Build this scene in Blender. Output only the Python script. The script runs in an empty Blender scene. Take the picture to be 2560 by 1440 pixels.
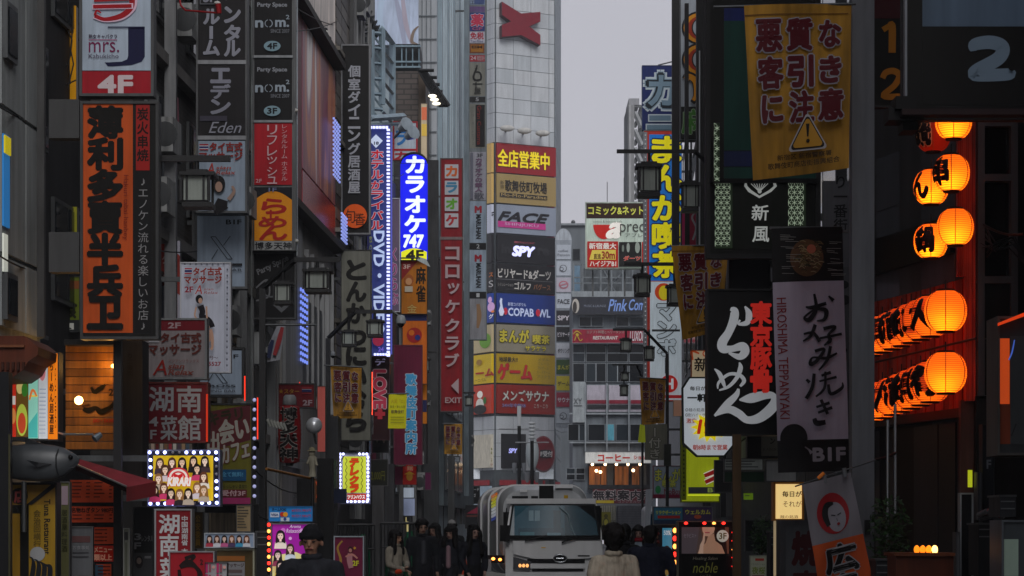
import bpy, bmesh, math, random
from mathutils import Vector, Matrix, noise
random.seed(7)
sc = bpy.context.scene
REAL = sc.collection
class _Defer:      # objects are linked in one go at the end: keeps the many glyph evaluations quick
    def __init__(s): s.objects = s; s.q = []
    def link(s, o): s.q.append(o)
COL = _Defer()
# ---------------------------------------------------------------- camera, sky, sun, exposure
F = 6000.0            # focal length in photograph pixels
CX, HY, EYE = 1280.0, 1330.0, 1.6
cam = bpy.data.objects.new('camera', bpy.data.cameras.new('camera')); REAL.objects.link(cam)
cam.location = (0, 0, EYE); cam.rotation_euler = (math.radians(90), 0, 0)
cam.data.sensor_width = 36; cam.data.lens = 36*F/2560; cam.data.shift_y = (HY-720)/2560
cam.data.clip_end = 6000; cam.data.clip_start = .5
sc.camera = cam
W_ = bpy.data.worlds.new('World'); sc.world = W_; W_.use_nodes = True
nt = W_.node_tree; bgn = nt.nodes['Background']
sky = nt.nodes.new('ShaderNodeTexSky'); sky.sky_type = 'NISHITA'; sky.sun_disc = False
sky.sun_elevation = math.radians(33); sky.sun_rotation = math.radians(168)
sky.dust_density = 4
mx = nt.nodes.new('ShaderNodeMix'); mx.data_type = 'RGBA'
mx.inputs[0].default_value = .95
nt.links.new(sky.outputs[0], mx.inputs[6])
cn = nt.nodes.new('ShaderNodeTexNoise'); cn.inputs['Scale'].default_value = 3; cn.inputs['Detail'].default_value = 4; ctc = nt.nodes.new('ShaderNodeTexCoord'); nt.links.new(ctc.outputs['Generated'], cn.inputs[0])
cm = nt.nodes.new('ShaderNodeMapRange'); cm.inputs[1].default_value = .3; cm.inputs[2].default_value = .7; cm.inputs[3].default_value = .93; cm.inputs[4].default_value = 1.06; nt.links.new(cn.outputs[0], cm.inputs[0])
cs = nt.nodes.new('ShaderNodeVectorMath'); cs.operation = 'SCALE'; cs.inputs[0].default_value = (5.0, 4.95, 5.45); nt.links.new(cm.outputs[0], cs.inputs['Scale']); nt.links.new(cs.outputs[0], mx.inputs[7])   # soft cloud deck over the clear sky
nt.links.new(mx.outputs[2], bgn.inputs[0]); bgn.inputs[1].default_value = .1
sun = bpy.data.objects.new('sun', bpy.data.lights.new('sun', 'SUN')); COL.objects.link(sun)
sun.data.energy = 1.5; sun.data.angle = math.radians(30); sun.data.color = (1, .97, .95)
sun.rotation_euler = (math.radians(57), 0, math.radians(12))
sc.view_settings.view_transform = 'Standard'; sc.view_settings.look = 'None'
sc.view_settings.gamma = 1; sc.view_settings.exposure = .12
sc.render.engine = 'CYCLES'
sc.cycles.use_denoising = True
sc.cycles.max_bounces = 5; sc.cycles.diffuse_bounces = 3; sc.cycles.glossy_bounces = 3
sc.cycles.sample_clamp_indirect = 3
sc.render.film_transparent = False
# ---------------------------------------------------------------- helpers
def lin(h):
    h = h.lstrip('#'); c = [int(h[i:i+2], 16)/255 for i in (0, 2, 4)]
    return [x/12.92 if x <= .04045 else ((x+.055)/1.055)**2.4 for x in c]
_m = {}
def M(h, e=0, r=.6, m=0, n=.25, ns=3., bump=0):
    """painted / printed / metal surface: colour h, glow e, roughness r, metal m, wear n"""
    k = (h, e, r, m, n, ns, bump)
    if k in _m: return _m[k]
    mt = bpy.data.materials.new('surface_'+h); mt.use_nodes = True; t = mt.node_tree
    b = t.nodes['Principled BSDF']; c = lin(h)
    b.inputs['Roughness'].default_value = r; b.inputs['Metallic'].default_value = m
    b.inputs['Specular IOR Level'].default_value = .16 if not m else .4
    if n:
        tc = t.nodes.new('ShaderNodeTexCoord'); nz = t.nodes.new('ShaderNodeTexNoise')
        nz.inputs['Scale'].default_value = ns; nz.inputs['Detail'].default_value = 6
        mp = t.nodes.new('ShaderNodeMapping'); mp.inputs['Scale'].default_value = (1, 1, .35)
        t.links.new(tc.outputs['Object'], mp.inputs[0]); t.links.new(mp.outputs[0], nz.inputs[0])
        cr = t.nodes.new('ShaderNodeMapRange'); cr.inputs[1].default_value = .3; cr.inputs[2].default_value = .7
        cr.inputs[3].default_value = 1-n*1.6; cr.inputs[4].default_value = 1+n*.5
        n3 = t.nodes.new('ShaderNodeTexNoise'); n3.inputs['Scale'].default_value = ns*5; n3.inputs['Detail'].default_value = 3
        m3 = t.nodes.new('ShaderNodeMapping'); m3.inputs['Scale'].default_value = (1, 1, .09); t.links.new(tc.outputs['Object'], m3.inputs[0]); t.links.new(m3.outputs[0], n3.inputs[0])
        av = t.nodes.new('ShaderNodeMix'); av.inputs[0].default_value = .4; t.links.new(nz.outputs[0], av.inputs[2]); t.links.new(n3.outputs[0], av.inputs[3])   # blotches and rain streaks
        t.links.new(av.outputs[0], cr.inputs[0])
        mi = t.nodes.new('ShaderNodeVectorMath'); mi.operation = 'SCALE'; mi.inputs[0].default_value = c
        t.links.new(cr.outputs[0], mi.inputs['Scale']); t.links.new(mi.outputs[0], b.inputs['Base Color'])
        if bump:
            n2 = t.nodes.new('ShaderNodeTexNoise'); n2.inputs['Scale'].default_value = 40
            bp = t.nodes.new('ShaderNodeBump'); bp.inputs['Strength'].default_value = bump; bp.inputs['Distance'].default_value = .02
            t.links.new(tc.outputs['Object'], n2.inputs[0]); t.links.new(n2.outputs[0], bp.inputs['Height'])
            t.links.new(bp.outputs[0], b.inputs['Normal'])
    else: b.inputs['Base Color'].default_value = (*c, 1)
    if e:
        b.inputs['Emission Color'].default_value = (*c, 1); b.inputs['Emission Strength'].default_value = e
    _m[k] = mt; return mt
def brickmat(h1, h2, hm, bw, bh, mortar=.012, r=.7, axis='y'):
    mt = bpy.data.materials.new('brick_courses'); mt.use_nodes = True; t = mt.node_tree; b = t.nodes['Principled BSDF']
    tc = t.nodes.new('ShaderNodeTexCoord'); se = t.nodes.new('ShaderNodeSeparateXYZ'); cb = t.nodes.new('ShaderNodeCombineXYZ')
    t.links.new(tc.outputs['Object'], se.inputs[0])
    if axis == 'y': t.links.new(se.outputs[1], cb.inputs[0])
    else: t.links.new(se.outputs[0], cb.inputs[0])
    t.links.new(se.outputs[2], cb.inputs[1])
    br = t.nodes.new('ShaderNodeTexBrick'); br.inputs['Scale'].default_value = 1
    br.inputs['Brick Width'].default_value = bw; br.inputs['Row Height'].default_value = bh; br.inputs['Mortar Size'].default_value = mortar
    br.inputs['Color1'].default_value = (*lin(h1), 1); br.inputs['Color2'].default_value = (*lin(h2), 1); br.inputs['Mortar'].default_value = (*lin(hm), 1)
    t.links.new(cb.outputs[0], br.inputs[0]); t.links.new(br.outputs[0], b.inputs['Base Color']); b.inputs['Roughness'].default_value = r
    bp = t.nodes.new('ShaderNodeBump'); bp.invert = True; bp.inputs['Strength'].default_value = .5
    t.links.new(br.outputs['Fac'], bp.inputs['Height']); t.links.new(bp.outputs[0], b.inputs['Normal'])
    return mt
def W(px, py, D): return Vector(((px-CX)*D/F, D, EYE+(HY-py)*D/F))
def wl(ob):
    v = Vector(ob.location)
    while ob.parent: ob = ob.parent; v += Vector(ob.location)
    return v
def tag(o, label=None, cat=None, group=None, kind=None):
    if label: o['label'] = label
    if cat: o['category'] = cat
    if group: o['group'] = group
    if kind: o['kind'] = kind
    return o
def empty(name, loc, label=None, cat=None, group=None, rz=0):
    o = bpy.data.objects.new(name, None); COL.objects.link(o); o.location = loc; o.empty_display_size = .2
    return tag(o, label, cat, group)
class MB:
    def __init__(s): s.v = []; s.f = []; s.mi = []; s.ms = []; s.sm = []
    def _m(s, m):
        if m not in s.ms: s.ms.append(m)
        return s.ms.index(m)
    def add(s, vs, fs, m, smooth=False):
        o = len(s.v); s.v += [Vector(v) for v in vs]; i = s._m(m)
        for f in fs: s.f.append([o+k for k in f]); s.mi.append(i); s.sm.append(smooth)
    def box(s, a, b, m):
        x0, y0, z0 = a; x1, y1, z1 = b
        s.add([(x0,y0,z0),(x1,y0,z0),(x1,y1,z0),(x0,y1,z0),(x0,y0,z1),(x1,y0,z1),(x1,y1,z1),(x0,y1,z1)],
              [(0,3,2,1),(4,5,6,7),(0,1,5,4),(1,2,6,5),(2,3,7,6),(3,0,4,7)], m); return s
    def pbox(s, x0, y0, x1, y1, D, d, m):
        a = W(x0, y1, D); b = W(x1, y0, D); return s.box((a.x, D, a.z), (b.x, D+d, b.z), m)
    def hexa(s, p, m):   # 8 corners: bottom 4, top 4
        s.add(p, [(0,3,2,1),(4,5,6,7),(0,1,5,4),(1,2,6,5),(2,3,7,6),(3,0,4,7)], m); return s
    def bar(s, p, q, r, m, n=6, r2=None, smooth=True):
        p = Vector(p); q = Vector(q); d = (q-p)
        if d.length < 1e-6: return s
        z = d.normalized(); x = z.orthogonal().normalized(); y = z.cross(x); r2 = r if r2 is None else r2
        vs = []
        for P_, R_ in ((p, r), (q, r2)):
            for i in range(n):
                a = 2*math.pi*(i+.5)/n; vs.append(P_+x*math.cos(a)*R_+y*math.sin(a)*R_)
        s.add(vs, [(i, (i+1) % n, n+(i+1) % n, n+i) for i in range(n)], m, smooth and n > 4)
        s.add(vs, [tuple(range(n))[::-1], tuple(range(n, 2*n))], m); return s
    def tube(s, pts, r, m, n=6):
        for a, b in zip(pts, pts[1:]): s.bar(a, b, r, m, n)
        return s
    def lathe(s, c, prof, m, n=20, axis='z', sx=1, sy=1):  # prof: (r,z)
        vs = []; c = Vector(c)
        for r, z in prof:
            for i in range(n):
                a = 2*math.pi*i/n; v = (r*math.cos(a)*sx, r*math.sin(a)*sy, z)
                if axis == 'y': v = (v[0], v[2], v[1])
                if axis == 'x': v = (v[2], v[0], v[1])
                vs.append(c+Vector(v))
        k = len(prof); fs = [(j*n+i, j*n+(i+1) % n, (j+1)*n+(i+1) % n, (j+1)*n+i) for j in range(k-1) for i in range(n)]
        s.add(vs, fs, m, True); s.add([vs[i] for i in range(n)], [tuple(range(n))[::-1]], m); s.add([vs[(k-1)*n+i] for i in range(n)], [tuple(range(n))], m); return s
    def ell(s, c, r, m, n=14, k=9):
        pr = [(max(math.sin(math.pi*j/k), .02), -math.cos(math.pi*j/k)) for j in range(k+1)]
        rx, ry, rz = r if hasattr(r, '__len__') else (r, r, r)
        return s.lathe(c, [(a, b*rz) for a, b in pr], m, n, 'z', rx, ry)
    def build(s, name, parent=None, label=None, cat=None, group=None, kind=None):
        me = bpy.data.meshes.new(name); 
        if parent: off = wl(parent)
        else:
            lo = [min(v[i] for v in s.v) for i in range(3)]; hi = [max(v[i] for v in s.v) for i in range(3)]
            off = Vector(((lo[0]+hi[0])/2, (lo[1]+hi[1])/2, lo[2]))
        me.from_pydata([v-off for v in s.v], [], s.f)
        for m in s.ms: me.materials.append(m)
        me.polygons.foreach_set('material_index', s.mi); me.polygons.foreach_set('use_smooth', s.sm)
        me.update()
        o = bpy.data.objects.new(name, me); COL.objects.link(o)
        if parent: o.parent = parent
        else: o.location = off
        return tag(o, label, cat, group, kind)
# ---- glyphs
_g = {}
def glyph(t, off=0.):
    k = (t, off)
    if k in _g: return _g[k]
    c = bpy.data.curves.new('t', 'FONT'); c.body = t; c.offset = off; c.resolution_u = 2 if len(t) > 6 else 3
    o = bpy.data.objects.new('t', c); REAL.objects.link(o)
    bpy.context.view_layer.update()
    me = bpy.data.meshes.new_from_object(o.evaluated_get(bpy.context.evaluated_depsgraph_get()))
    vs = [(v.co.x, v.co.y) for v in me.vertices]; fs = [tuple(p.vertices) for p in me.polygons]
    bpy.data.objects.remove(o); bpy.data.meshes.remove(me); bpy.data.curves.remove(c)
    _g[k] = (vs, fs); return _g[k]
def simple(t): return all(ord(ch) < 0x3100 for ch in t)
def layout(t, v, off):
    if not v: return glyph(t, off)
    if v == 2:   # latin line turned a quarter to read downwards
        vs, fs = glyph(t, off); return [(y, -x) for x, y in vs], fs
    V = []; Fs = []; y = 0
    for ch in t:
        if ch == ' ': y -= .45; continue
        rot = ch in 'ー～（）〜'
        vs, fs = glyph(ch, off)
        if not vs: y -= .8; continue
        cx = (min(a for a, b in vs)+max(a for a, b in vs))/2; cy = (min(b for a, b in vs)+max(b for a, b in vs))/2
        small = ch in 'ッャュョァィェォっゃゅょ'
        if ch in '・、。': cy = .3
        o = len(V)
        for a, b in vs:
            a -= cx; b -= cy
            if rot: a, b = -b, -a
            V.append((a+(.06 if small else 0), b+y))
        Fs += [tuple(o+i for i in f) for f in fs]; y -= 1.02
    return V, Fs
class Pr:
    """a printed face: draws in photograph pixels on the plane at distance D (or through map fn(x,y,h))"""
    def __init__(s, parent, D=0, fn=None, e=0., step=None, r=.6):
        s.p = parent; s.D = D; s.e = e; s.l = 0; s.step = step or max(.003, D*.0001); s.fn = fn; s.r = r; s.mb = None
    def P(s, x, y, l):
        if s.fn: return s.fn(x, y, l*s.step)
        return W(x, y, s.D)-Vector((0, l*s.step, 0))
    def mat(s, h, e=None): return h if not isinstance(h, str) else M(h, s.e if e is None else e, s.r, 0, .12, 2.)
    def poly(s, pts, col, e=None, l=None):
        if l is None: s.l += 1; l = s.l
        if s.mb is None: s.mb = MB()
        if s.fn and len(pts) > 2:   # follow the curved cloth: rings towards the centre
            Q = []
            for (xa, ya), (xb, yb) in zip(pts, pts[1:]+pts[:1]):
                q = max(1, int(math.hypot(xb-xa, yb-ya)/6)); Q += [(xa+(xb-xa)*i/q, ya+(yb-ya)*i/q) for i in range(q)]
            cx = sum(a for a, b in Q)/len(Q); cy = sum(b for a, b in Q)/len(Q); n = len(Q); K = (1, .75, .5, .25)
            V = [s.P(cx+(x-cx)*t, cy+(y-cy)*t, l) for t in K for x, y in Q]+[s.P(cx, cy, l)]
            s.mb.add(V, [(j*n+i, j*n+(i+1) % n, (j+1)*n+(i+1) % n, (j+1)*n+i) for j in range(3) for i in range(n)]+[(3*n+i, 3*n+(i+1) % n, 4*n) for i in range(n)], s.mat(col, e)); return s
        s.mb.add([s.P(x, y, l) for x, y in pts], [tuple(range(len(pts)))], s.mat(col, e)); return s
    def rect(s, x0, y0, x1, y1, col, e=None):
        if s.fn:
            s.l += 1; n = 10
            if s.mb is None: s.mb = MB()
            xs = [x0+(x1-x0)*i/n for i in range(n+1)]; ys = [y0+(y1-y0)*i/n for i in range(n+1)]
            s.mb.add([s.P(x, y, s.l) for y in ys for x in xs], [(j*(n+1)+i, (j+1)*(n+1)+i, (j+1)*(n+1)+i+1, j*(n+1)+i+1) for j in range(n) for i in range(n)], s.mat(col, e), True); return s
        return s.poly([(x0, y1), (x1, y1), (x1, y0), (x0, y0)], col, e)
    def circ(s, cx, cy, rx, col, ry=None, e=None, n=28, a0=0, a1=360):
        ry = ry or rx
        return s.poly([(cx+rx*math.cos(math.radians(a0+(a1-a0)*i/n)), cy+ry*math.sin(math.radians(a0+(a1-a0)*i/n))) for i in range(n+(a1-a0 < 360))], col, e)
    def line(s, pts, w, col, e=None):
        """brush stroke: pts (x,y[,w])"""
        s.l += 1
        if s.mb is None: s.mb = MB()
        P_ = [(p[0], p[1], p[2] if len(p) > 2 else w) for p in pts]
        if len(P_) > 2:   # catmull-rom
            Q = [P_[0]]+P_+[P_[-1]]; R = []
            for i in range(1, len(Q)-2):
                for k in range(6):
                    t = k/6; a, b, c, d = Q[i-1], Q[i], Q[i+1], Q[i+2]
                    R.append(tuple(.5*(2*b[j]+(c[j]-a[j])*t+(2*a[j]-5*b[j]+4*c[j]-d[j])*t*t+(3*b[j]-a[j]-3*c[j]+d[j])*t**3) for j in range(3)))
            R.append(P_[-1]); P_ = R
        L = []; Rr = []
        for i, p in enumerate(P_):
            a = P_[max(i-1, 0)]; b = P_[min(i+1, len(P_)-1)]; dx = b[0]-a[0]; dy = b[1]-a[1]; q = math.hypot(dx, dy) or 1
            nx, ny = -dy/q, dx/q; w2 = p[2]/2; L.append((p[0]+nx*w2, p[1]+ny*w2)); Rr.append((p[0]-nx*w2, p[1]-ny*w2))
        n = len(P_)
        s.mb.add([s.P(x, y, s.l+k*.0004) for k, (x, y) in enumerate(L+Rr)], [(i, i+1, n+i+1, n+i) for i in range(n-1)], s.mat(col, e)); return s
    def text(s, t, x0, y0, x1, y1, col, v=0, b=0., o=None, ow=.06, sh=0., e=None, asp=None, rot=0., name='lettering'):
        off = b if (b and b <= .03 and simple(t)) else 0.
        vs, fs = layout(t, v, off)
        if not vs: return s
        if sh: vs = [(a+sh*c, c) for a, c in vs]
        if rot:
            cr, sr = math.cos(math.radians(rot)), math.sin(math.radians(rot)); vs = [(a*cr-c*sr, a*sr+c*cr) for a, c in vs]
        X0 = min(a for a, c in vs); X1 = max(a for a, c in vs); Y0 = min(c for a, c in vs); Y1 = max(c for a, c in vs)
        sx = (x1-x0)/max(X1-X0, 1e-4); sy = (y1-y0)/max(Y1-Y0, 1e-4)
        if len(t) == 1 and t in 'ー一｜': 
            sx = sy = min(sx, sy)
        mb = MB()
        em = min(sx, sy)
        def ring(rad, n, c, l0):
            for k in range(n):
                dx = rad*em*math.cos(2*math.pi*(k+.5)/n) if rad else 0; dy = rad*em*math.sin(2*math.pi*(k+.5)/n) if rad else 0
                mb.add([s.P(x0+(a-X0)*sx+dx, y1-(q-Y0)*sy+dy, l0+k*.07) for a, q in vs], fs, s.mat(c, e))
        if o:
            s.l += 1; ring((0 if off else b)+ow, 8, o, s.l)
        s.l += 1
        if b and not off: ring(b, 8 if b > .035 else 4, col, s.l)
        else: ring(0, 1, col, s.l)
        mb.build(name, s.p); return s
    def done(s, name='artwork'):
        if s.mb and s.mb.f: ob = s.mb.build(name, s.p); s.mb = None; return ob
# ---- facade lines
def LX(D): return -6.5+.0433*(D-36)
def RX(D): return 3.004+.0433*D
METAL = M('55585a', 0, .45, .6, .3)
DARK = M('1c1e20', 0, .5, .2, .2)
class Sign:
    """box sign: cabinet, raised frame, face panels with their lettering, brackets to the facade"""
    def __init__(s, label, x0, y0, x1, y1, D, depth=.22, frame='4a4c4e', fw=4, face=None, e=0, cat='sign', name='hanging_sign', group=None, side=None, legs=False, base=None):
        a = W((x0+x1)/2, y1, D); s.D = D
        s.root = empty(name, (a.x, D, a.z if not legs else 0), label, cat, group)
        fm = M(frame, 0, .5, .3, .3); s.fm = fm
        k = D/F
        MB().pbox(x0, y0, x1, y1, D+.02, depth, fm).build('cabinet', s.root)
        if fw:
            m = MB(); q = .03
            m.pbox(x0, y0, x1, y0+fw, D-q, q+.018, fm); m.pbox(x0, y1-fw, x1, y1, D-q, q+.018, fm)
            m.pbox(x0, y0+fw, x0+fw, y1-fw, D-q+.002, q+.014, fm); m.pbox(x1-fw, y0+fw, x1, y1-fw, D-q+.002, q+.014, fm)
            m.build('frame', s.root)
        s.n = 0
        if side:
            xf = LX(D+depth/2)-.05 if side == 'L' else RX(D+depth/2)+.05
            xs = W(x0 if side == 'L' else x1, 0, D).x
            if (side == 'L' and xf < xs) or (side == 'R' and xf > xs):
                h = y1-y0
                for t in ((.15, .85) if h > 60 else (.5,)):
                    z = W(0, y0+h*t, D).z
                    MB().box((min(xf, xs), D+depth*.35, z-.04), (max(xf, xs), D+depth*.35+.08, z+.04), METAL).build('bracket', s.root)
        if legs:
            m0 = W(x0, 0, D).x; m1 = W(x1, 0, D).x
            for xx in (m0+.03, m1-.07):
                MB().box((xx, D+.05, 0), (xx+.04, D+.05+min(depth, .25), a.z), fm).build('leg', s.root)
        s.pr = None
        if face: s.panel(x0+fw, y0+fw, x1-fw, y1-fw, face, e)
    def panel(s, x0, y0, x1, y1, col, e=0, label=None):
        mt = M(col, e, .4, 0, .3, 2.2) if isinstance(col, str) else col
        o = MB().pbox(x0, y0, x1, y1, s.D-.004-.0012*s.n, .02, mt).build('face_panel', s.root); s.n += 1
        if label: o['label'] = label
        if s.pr: s.pr.done()
        s.pr = Pr(o, s.D-.006-.0012*s.n, e=e); return s.pr
    def end(s):
        if s.pr: s.pr.done()
        return s
# ---- copies
def copy_tree(o, parent=None):
    c = o.copy(); COL.objects.link(c)
    if parent: c.parent = parent
    for ch in o.children: copy_tree(ch, c)
    return c
# ================================================================ ground
def asphalt():
    mt = bpy.data.materials.new('asphalt_damp'); mt.use_nodes = True; t = mt.node_tree; b = t.nodes['Principled BSDF']
    tc = t.nodes.new('ShaderNodeTexCoord'); n1 = t.nodes.new('ShaderNodeTexNoise'); n1.inputs['Scale'].default_value = .4; n1.inputs['Detail'].default_value = 9
    cr = t.nodes.new('ShaderNodeValToRGB'); cr.color_ramp.elements[0].position = .3; cr.color_ramp.elements[0].color = (.035, .036, .04, 1); cr.color_ramp.elements[1].position = .7; cr.color_ramp.elements[1].color = (.08, .08, .085, 1)
    t.links.new(tc.outputs['Object'], n1.inputs[0]); t.links.new(n1.outputs[0], cr.inputs[0]); t.links.new(cr.outputs[0], b.inputs['Base Color'])
    rr = t.nodes.new('ShaderNodeMapRange'); rr.inputs[3].default_value = .35; rr.inputs[4].default_value = .8; t.links.new(n1.outputs[0], rr.inputs[0]); t.links.new(rr.outputs[0], b.inputs['Roughness'])
    return mt
m = MB(); A = asphalt(); m.add([(-250, -60, -.12), (290, -60, -.12), (290, 325, -.12), (-250, 325, -.12)], [(0, 1, 2, 3)], A); m.build('ground', kind='structure')
m = MB(); m.add([(LX(-40)+1.6, -40, -.004), (RX(-40)-1.2, -40, -.004), (RX(320)-1.2, 320, -.004), (LX(320)+1.6, 320, -.004)], [(0, 1, 2, 3)], A); m.build('road', kind='structure')
PAV = brickmat('6a6460', '5c5856', '3c3a39', .3, .15, .01)
for sd in (0, 1):
    m = MB()
    for a, b in ((-40, 255),):
        if sd == 0: q = [(LX(a)-1, a), (LX(a)+1.6, a), (LX(b)+1.6, b), (LX(b)-1, b)]
        else: q = [(RX(a)-1.2, a), (RX(a)+1, a), (RX(b)+1, b), (RX(b)-1.2, b)]
        m.hexa([(x, y, -.11) for x, y in q]+[(x, y, .02) for x, y in q], PAV)
    m.build('pavement', kind='structure')
m = MB()
for i in range(14):
    y = 84+i*.9
    m.box((LX(y)+1.9, y, .0), (RX(y)-1.5, y+.45, .002), M('b0b0aa', 0, .6, 0, .5, 6))
m.build('crossing_stripes', kind='structure')
# ================================================================ buildings along the street
def prism(mb, side, D0, D1, z0, z1, dx, mat, w=9):
    fx = LX if side == 'L' else RX; sg = -1 if side == 'L' else 1
    a, b = fx(D0)+dx*-sg, fx(D1)+dx*-sg     # dx>0 = towards the street
    o0, o1 = fx(D0)+sg*w, fx(D1)+sg*w
    if side == 'L': q = [(o0, D0), (a, D0), (b, D1), (o1, D1)]
    else: q = [(a, D0), (o0, D0), (o1, D1), (b, D1)]
    return mb.hexa([(x, y, z0) for x, y in q]+[(x, y, z1) for x, y in q], mat)
def block(label, side, D0, D1, z1, mat, dx=0, z0=-.1, name='building'):
    fx = LX if side == 'L' else RX
    r = empty(name, (fx(D0), D0, 0), label, 'building')
    prism(MB(), side, D0, D1, z0, z1, dx, mat).build('wall', r); return r
def fpiece(r, name, side, D0, D1, z0, z1, mat, pr=.03, dx=0, kind=None, par=None):
    """piece standing proud of a street facade"""
    mb = MB(); fx = LX if side == 'L' else RX; sg = 1 if side == 'L' else -1
    a0, a1 = fx(D0)+dx*sg, fx(D1)+dx*sg; b0, b1 = a0+pr*sg, a1+pr*sg
    q = [(a0, D0), (b0, D0), (b1, D1), (a1, D1)] if side == 'L' else [(b0, D0), (a0, D0), (a1, D1), (b1, D1)]
    mb.hexa([(x, y, z0) for x, y in q]+[(x, y, z1) for x, y in q], mat)
    return mb.build(name, par or r, kind=kind)
GLASS = M('10161c', 0, .08, 0, 0); 
def win(r, side, D0, D1, z0, z1, dx=0, fr=None, n=2, lit=None):
    fr = fr or METAL
    f = fpiece(r, 'window', side, D0, D1, z0, z1, fr, .06, dx)
    g = (D1-D0)/n
    for i in range(n):
        fpiece(r, 'pane', side, D0+i*g+.06, D0+(i+1)*g-.06, z0+.07, z1-.07, lit or GLASS, .012, dx+.062, par=f)
def awin(r, x0, y0, x1, y1, D, nx=1, ny=1, fr=METAL, gl=GLASS, d=.12):
    """window that faces the camera"""
    f = MB().pbox(x0, y0, x1, y1, D-d, d+.05, fr).build('window', r); gx = (x1-x0)/nx; gy = (y1-y0)/ny; q = .05*F/D
    for i in range(nx):
        for j in range(ny):
            MB().pbox(x0+i*gx+q, y0+j*gy+q, x0+(i+1)*gx-q, y0+(j+1)*gy-q, D-d-.02, .018, gl if not isinstance(gl, list) else random.choice(gl)).build('pane', f)
CONC = M('9a9f9f', 0, .8, 0, .35, 1.2, .3); CONCD = M('5a5856', 0, .8, 0, .35, 1.2, .3)
# canyon walls beside and behind the photographer
block('grey office block beside the photographer on the left', 'L', 6, 31.2, 21, CONCD)
block('dark office block beside the photographer on the right', 'R', 6, 17.5, 22, M('39383a', 0, .7, 0, .3))
# left building with large concrete panels
B1 = block('grey concrete panelled building above the red menu lightbox at far left', 'L', 31.25, 33.6, 24, CONC)
for k in range(-1, 9):
    z = 7.165-1.93+k*1.93
    if k == -1: z0, z1 = 4.3, z+1.9
    else: z0, z1 = z+.03, z+1.9
    for a, b in ((31.3, 32.55), (32.6, 33.55)):
        fpiece(B1, 'concrete_panel', 'L', a, b, z0, z1, CONC, .05)
for z0, z1 in ((7.8, 8.55), (4.38, 5.0)): win(B1, 'L', 31.35, 31.9, z0, z1, .052, n=1)
pst = fpiece(B1, 'window_poster', 'L', 31.3, 31.62, 5.6, 6.8, M('2f7fc4', .35, .5, 0, .1), .02, .054); 
pst2 = fpiece(B1, 'window_poster', 'L', 31.3, 31.6, 6.55, 6.78, M('e0cc20', .35, .5, 0, .1), .02, .076)
pst3 = fpiece(B1, 'window_poster', 'L', 31.3, 31.52, 5.0, 5.5, M('d8dcd0', .35, .5, 0, .1), .02, .055)
fpiece(B1, 'drain_pipe', 'L', 33.2, 33.3, 4.3, 24, M('4a4a4a'), .1, .05)
B2 = block('dark recessed building behind the tall orange sign', 'L', 33.65, 40, 22, M('2c2c2e', 0, .7, 0, .4), -.7)
for i in range(7): win(B2, 'L', 35+(i % 2)*2.2, 36.8+(i % 2)*2.2, 3+i*2.2, 4.6+i*2.2, -.7)
for x in (33.8, 34.6, 35.6): fpiece(B2, 'drain_pipe', 'L', x, x+.1, 0, 22, M('5a5a5c'), .12, -.7)
BRK = brickmat('35322f', '2a2826', '1a1918', .24, .09)
B3 = block('dark brick clad building behind the rental room signs', 'L', 40.05, 57.5, 24, BRK)
for j in range(6):
    for i in range(4): win(B3, 'L', 41+i*4, 43.4+i*4, 4.4+j*3.1, 6.2+j*3.1, n=2)
for j in range(7): fpiece(B3, 'ledge', 'L', 40.1, 57.4, 3.6+j*3.1, 3.8+j*3.1, M('6a6866'), .2)
STONE = M('6e6250', 0, .85, 0, .55, 2.5, .6)
for j in range(9): fpiece(B3, 'stone_slab', 'L', 47+(j % 2)*.0, 51.5, .1+j*.68, .72+j*.68, STONE, .12)
# mural building
def muralmat():
    mt = bpy.data.materials.new('printed_mural'); mt.use_nodes = True; t = mt.node_tree; b = t.nodes['Principled BSDF']
    tc = t.nodes.new('ShaderNodeTexCoord'); mp = t.nodes.new('ShaderNodeMapping'); mp.inputs['Scale'].default_value = (1, .55, .09)
    n1 = t.nodes.new('ShaderNodeTexNoise'); n1.inputs['Scale'].default_value = 1.1; n1.inputs['Detail'].default_value = 3; n1.inputs['Distortion'].default_value = 1.2
    cr = t.nodes.new('ShaderNodeValToRGB'); E_ = cr.color_ramp.elements
    E_[0].position = .3; E_[0].color = (*lin('6a3040'), 1); E_[1].position = .72; E_[1].color = (*lin('f0e8e0'), 1)
    for p, h in ((.42, '94405c'), (.5, '7c3444'), (.55, 'a05a5c'), (.6, 'd08048'), (.66, 'a06a84')):
        q = E_.new(p); q.color = (*lin(h), 1)
    t.links.new(tc.outputs['Object'], mp.inputs[0]); t.links.new(mp.outputs[0], n1.inputs[0]); t.links.new(n1.outputs[0], cr.inputs[0]); t.links.new(cr.outputs[0], b.inputs['Base Color'])
    b.inputs['Roughness'].default_value = .35; return mt
MUR = muralmat()
B4 = block('building with a dark red post and a tall printed mural', 'L', 57.9, 68.55, 26, M('868482', 0, .7, 0, .3, 1))
fpiece(B4, 'red_panel', 'L', 58.1, 61.2, 9.75, 24, M('6a1822', .0, .4, 0, .4), .05); fpiece(B4, 'mural_panel', 'L', 61.25, 64.7, 10.9, 14.7, MUR, .06); fpiece(B4, 'red_panel', 'L', 61.25, 68.4, 9.75, 10.85, M('8c1c2c', .03, .25, 0, .4), .06); fpiece(B4, 'mural_panel', 'L', 64.75, 68.4, 10.9, 14.7, MUR, .06)
fpiece(B4, 'mural_panel', 'L', 61.25, 68.4, 15, 21, M('e0d4c8', 0, .4, 0, .5, 1), .06)
xx = LX(57.8); MB().box((xx-.1, 57.5, 8.9), (xx+.16, 57.88, 24), M('6e1c24', 0, .5, 0, .3)).build('red_post', B4)
for z in (9.72, 14.95, 21.1): fpiece(B4, 'dark_beam', 'L', 58, 68.5, z-.18, z, M('26211f'), .35)
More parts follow.
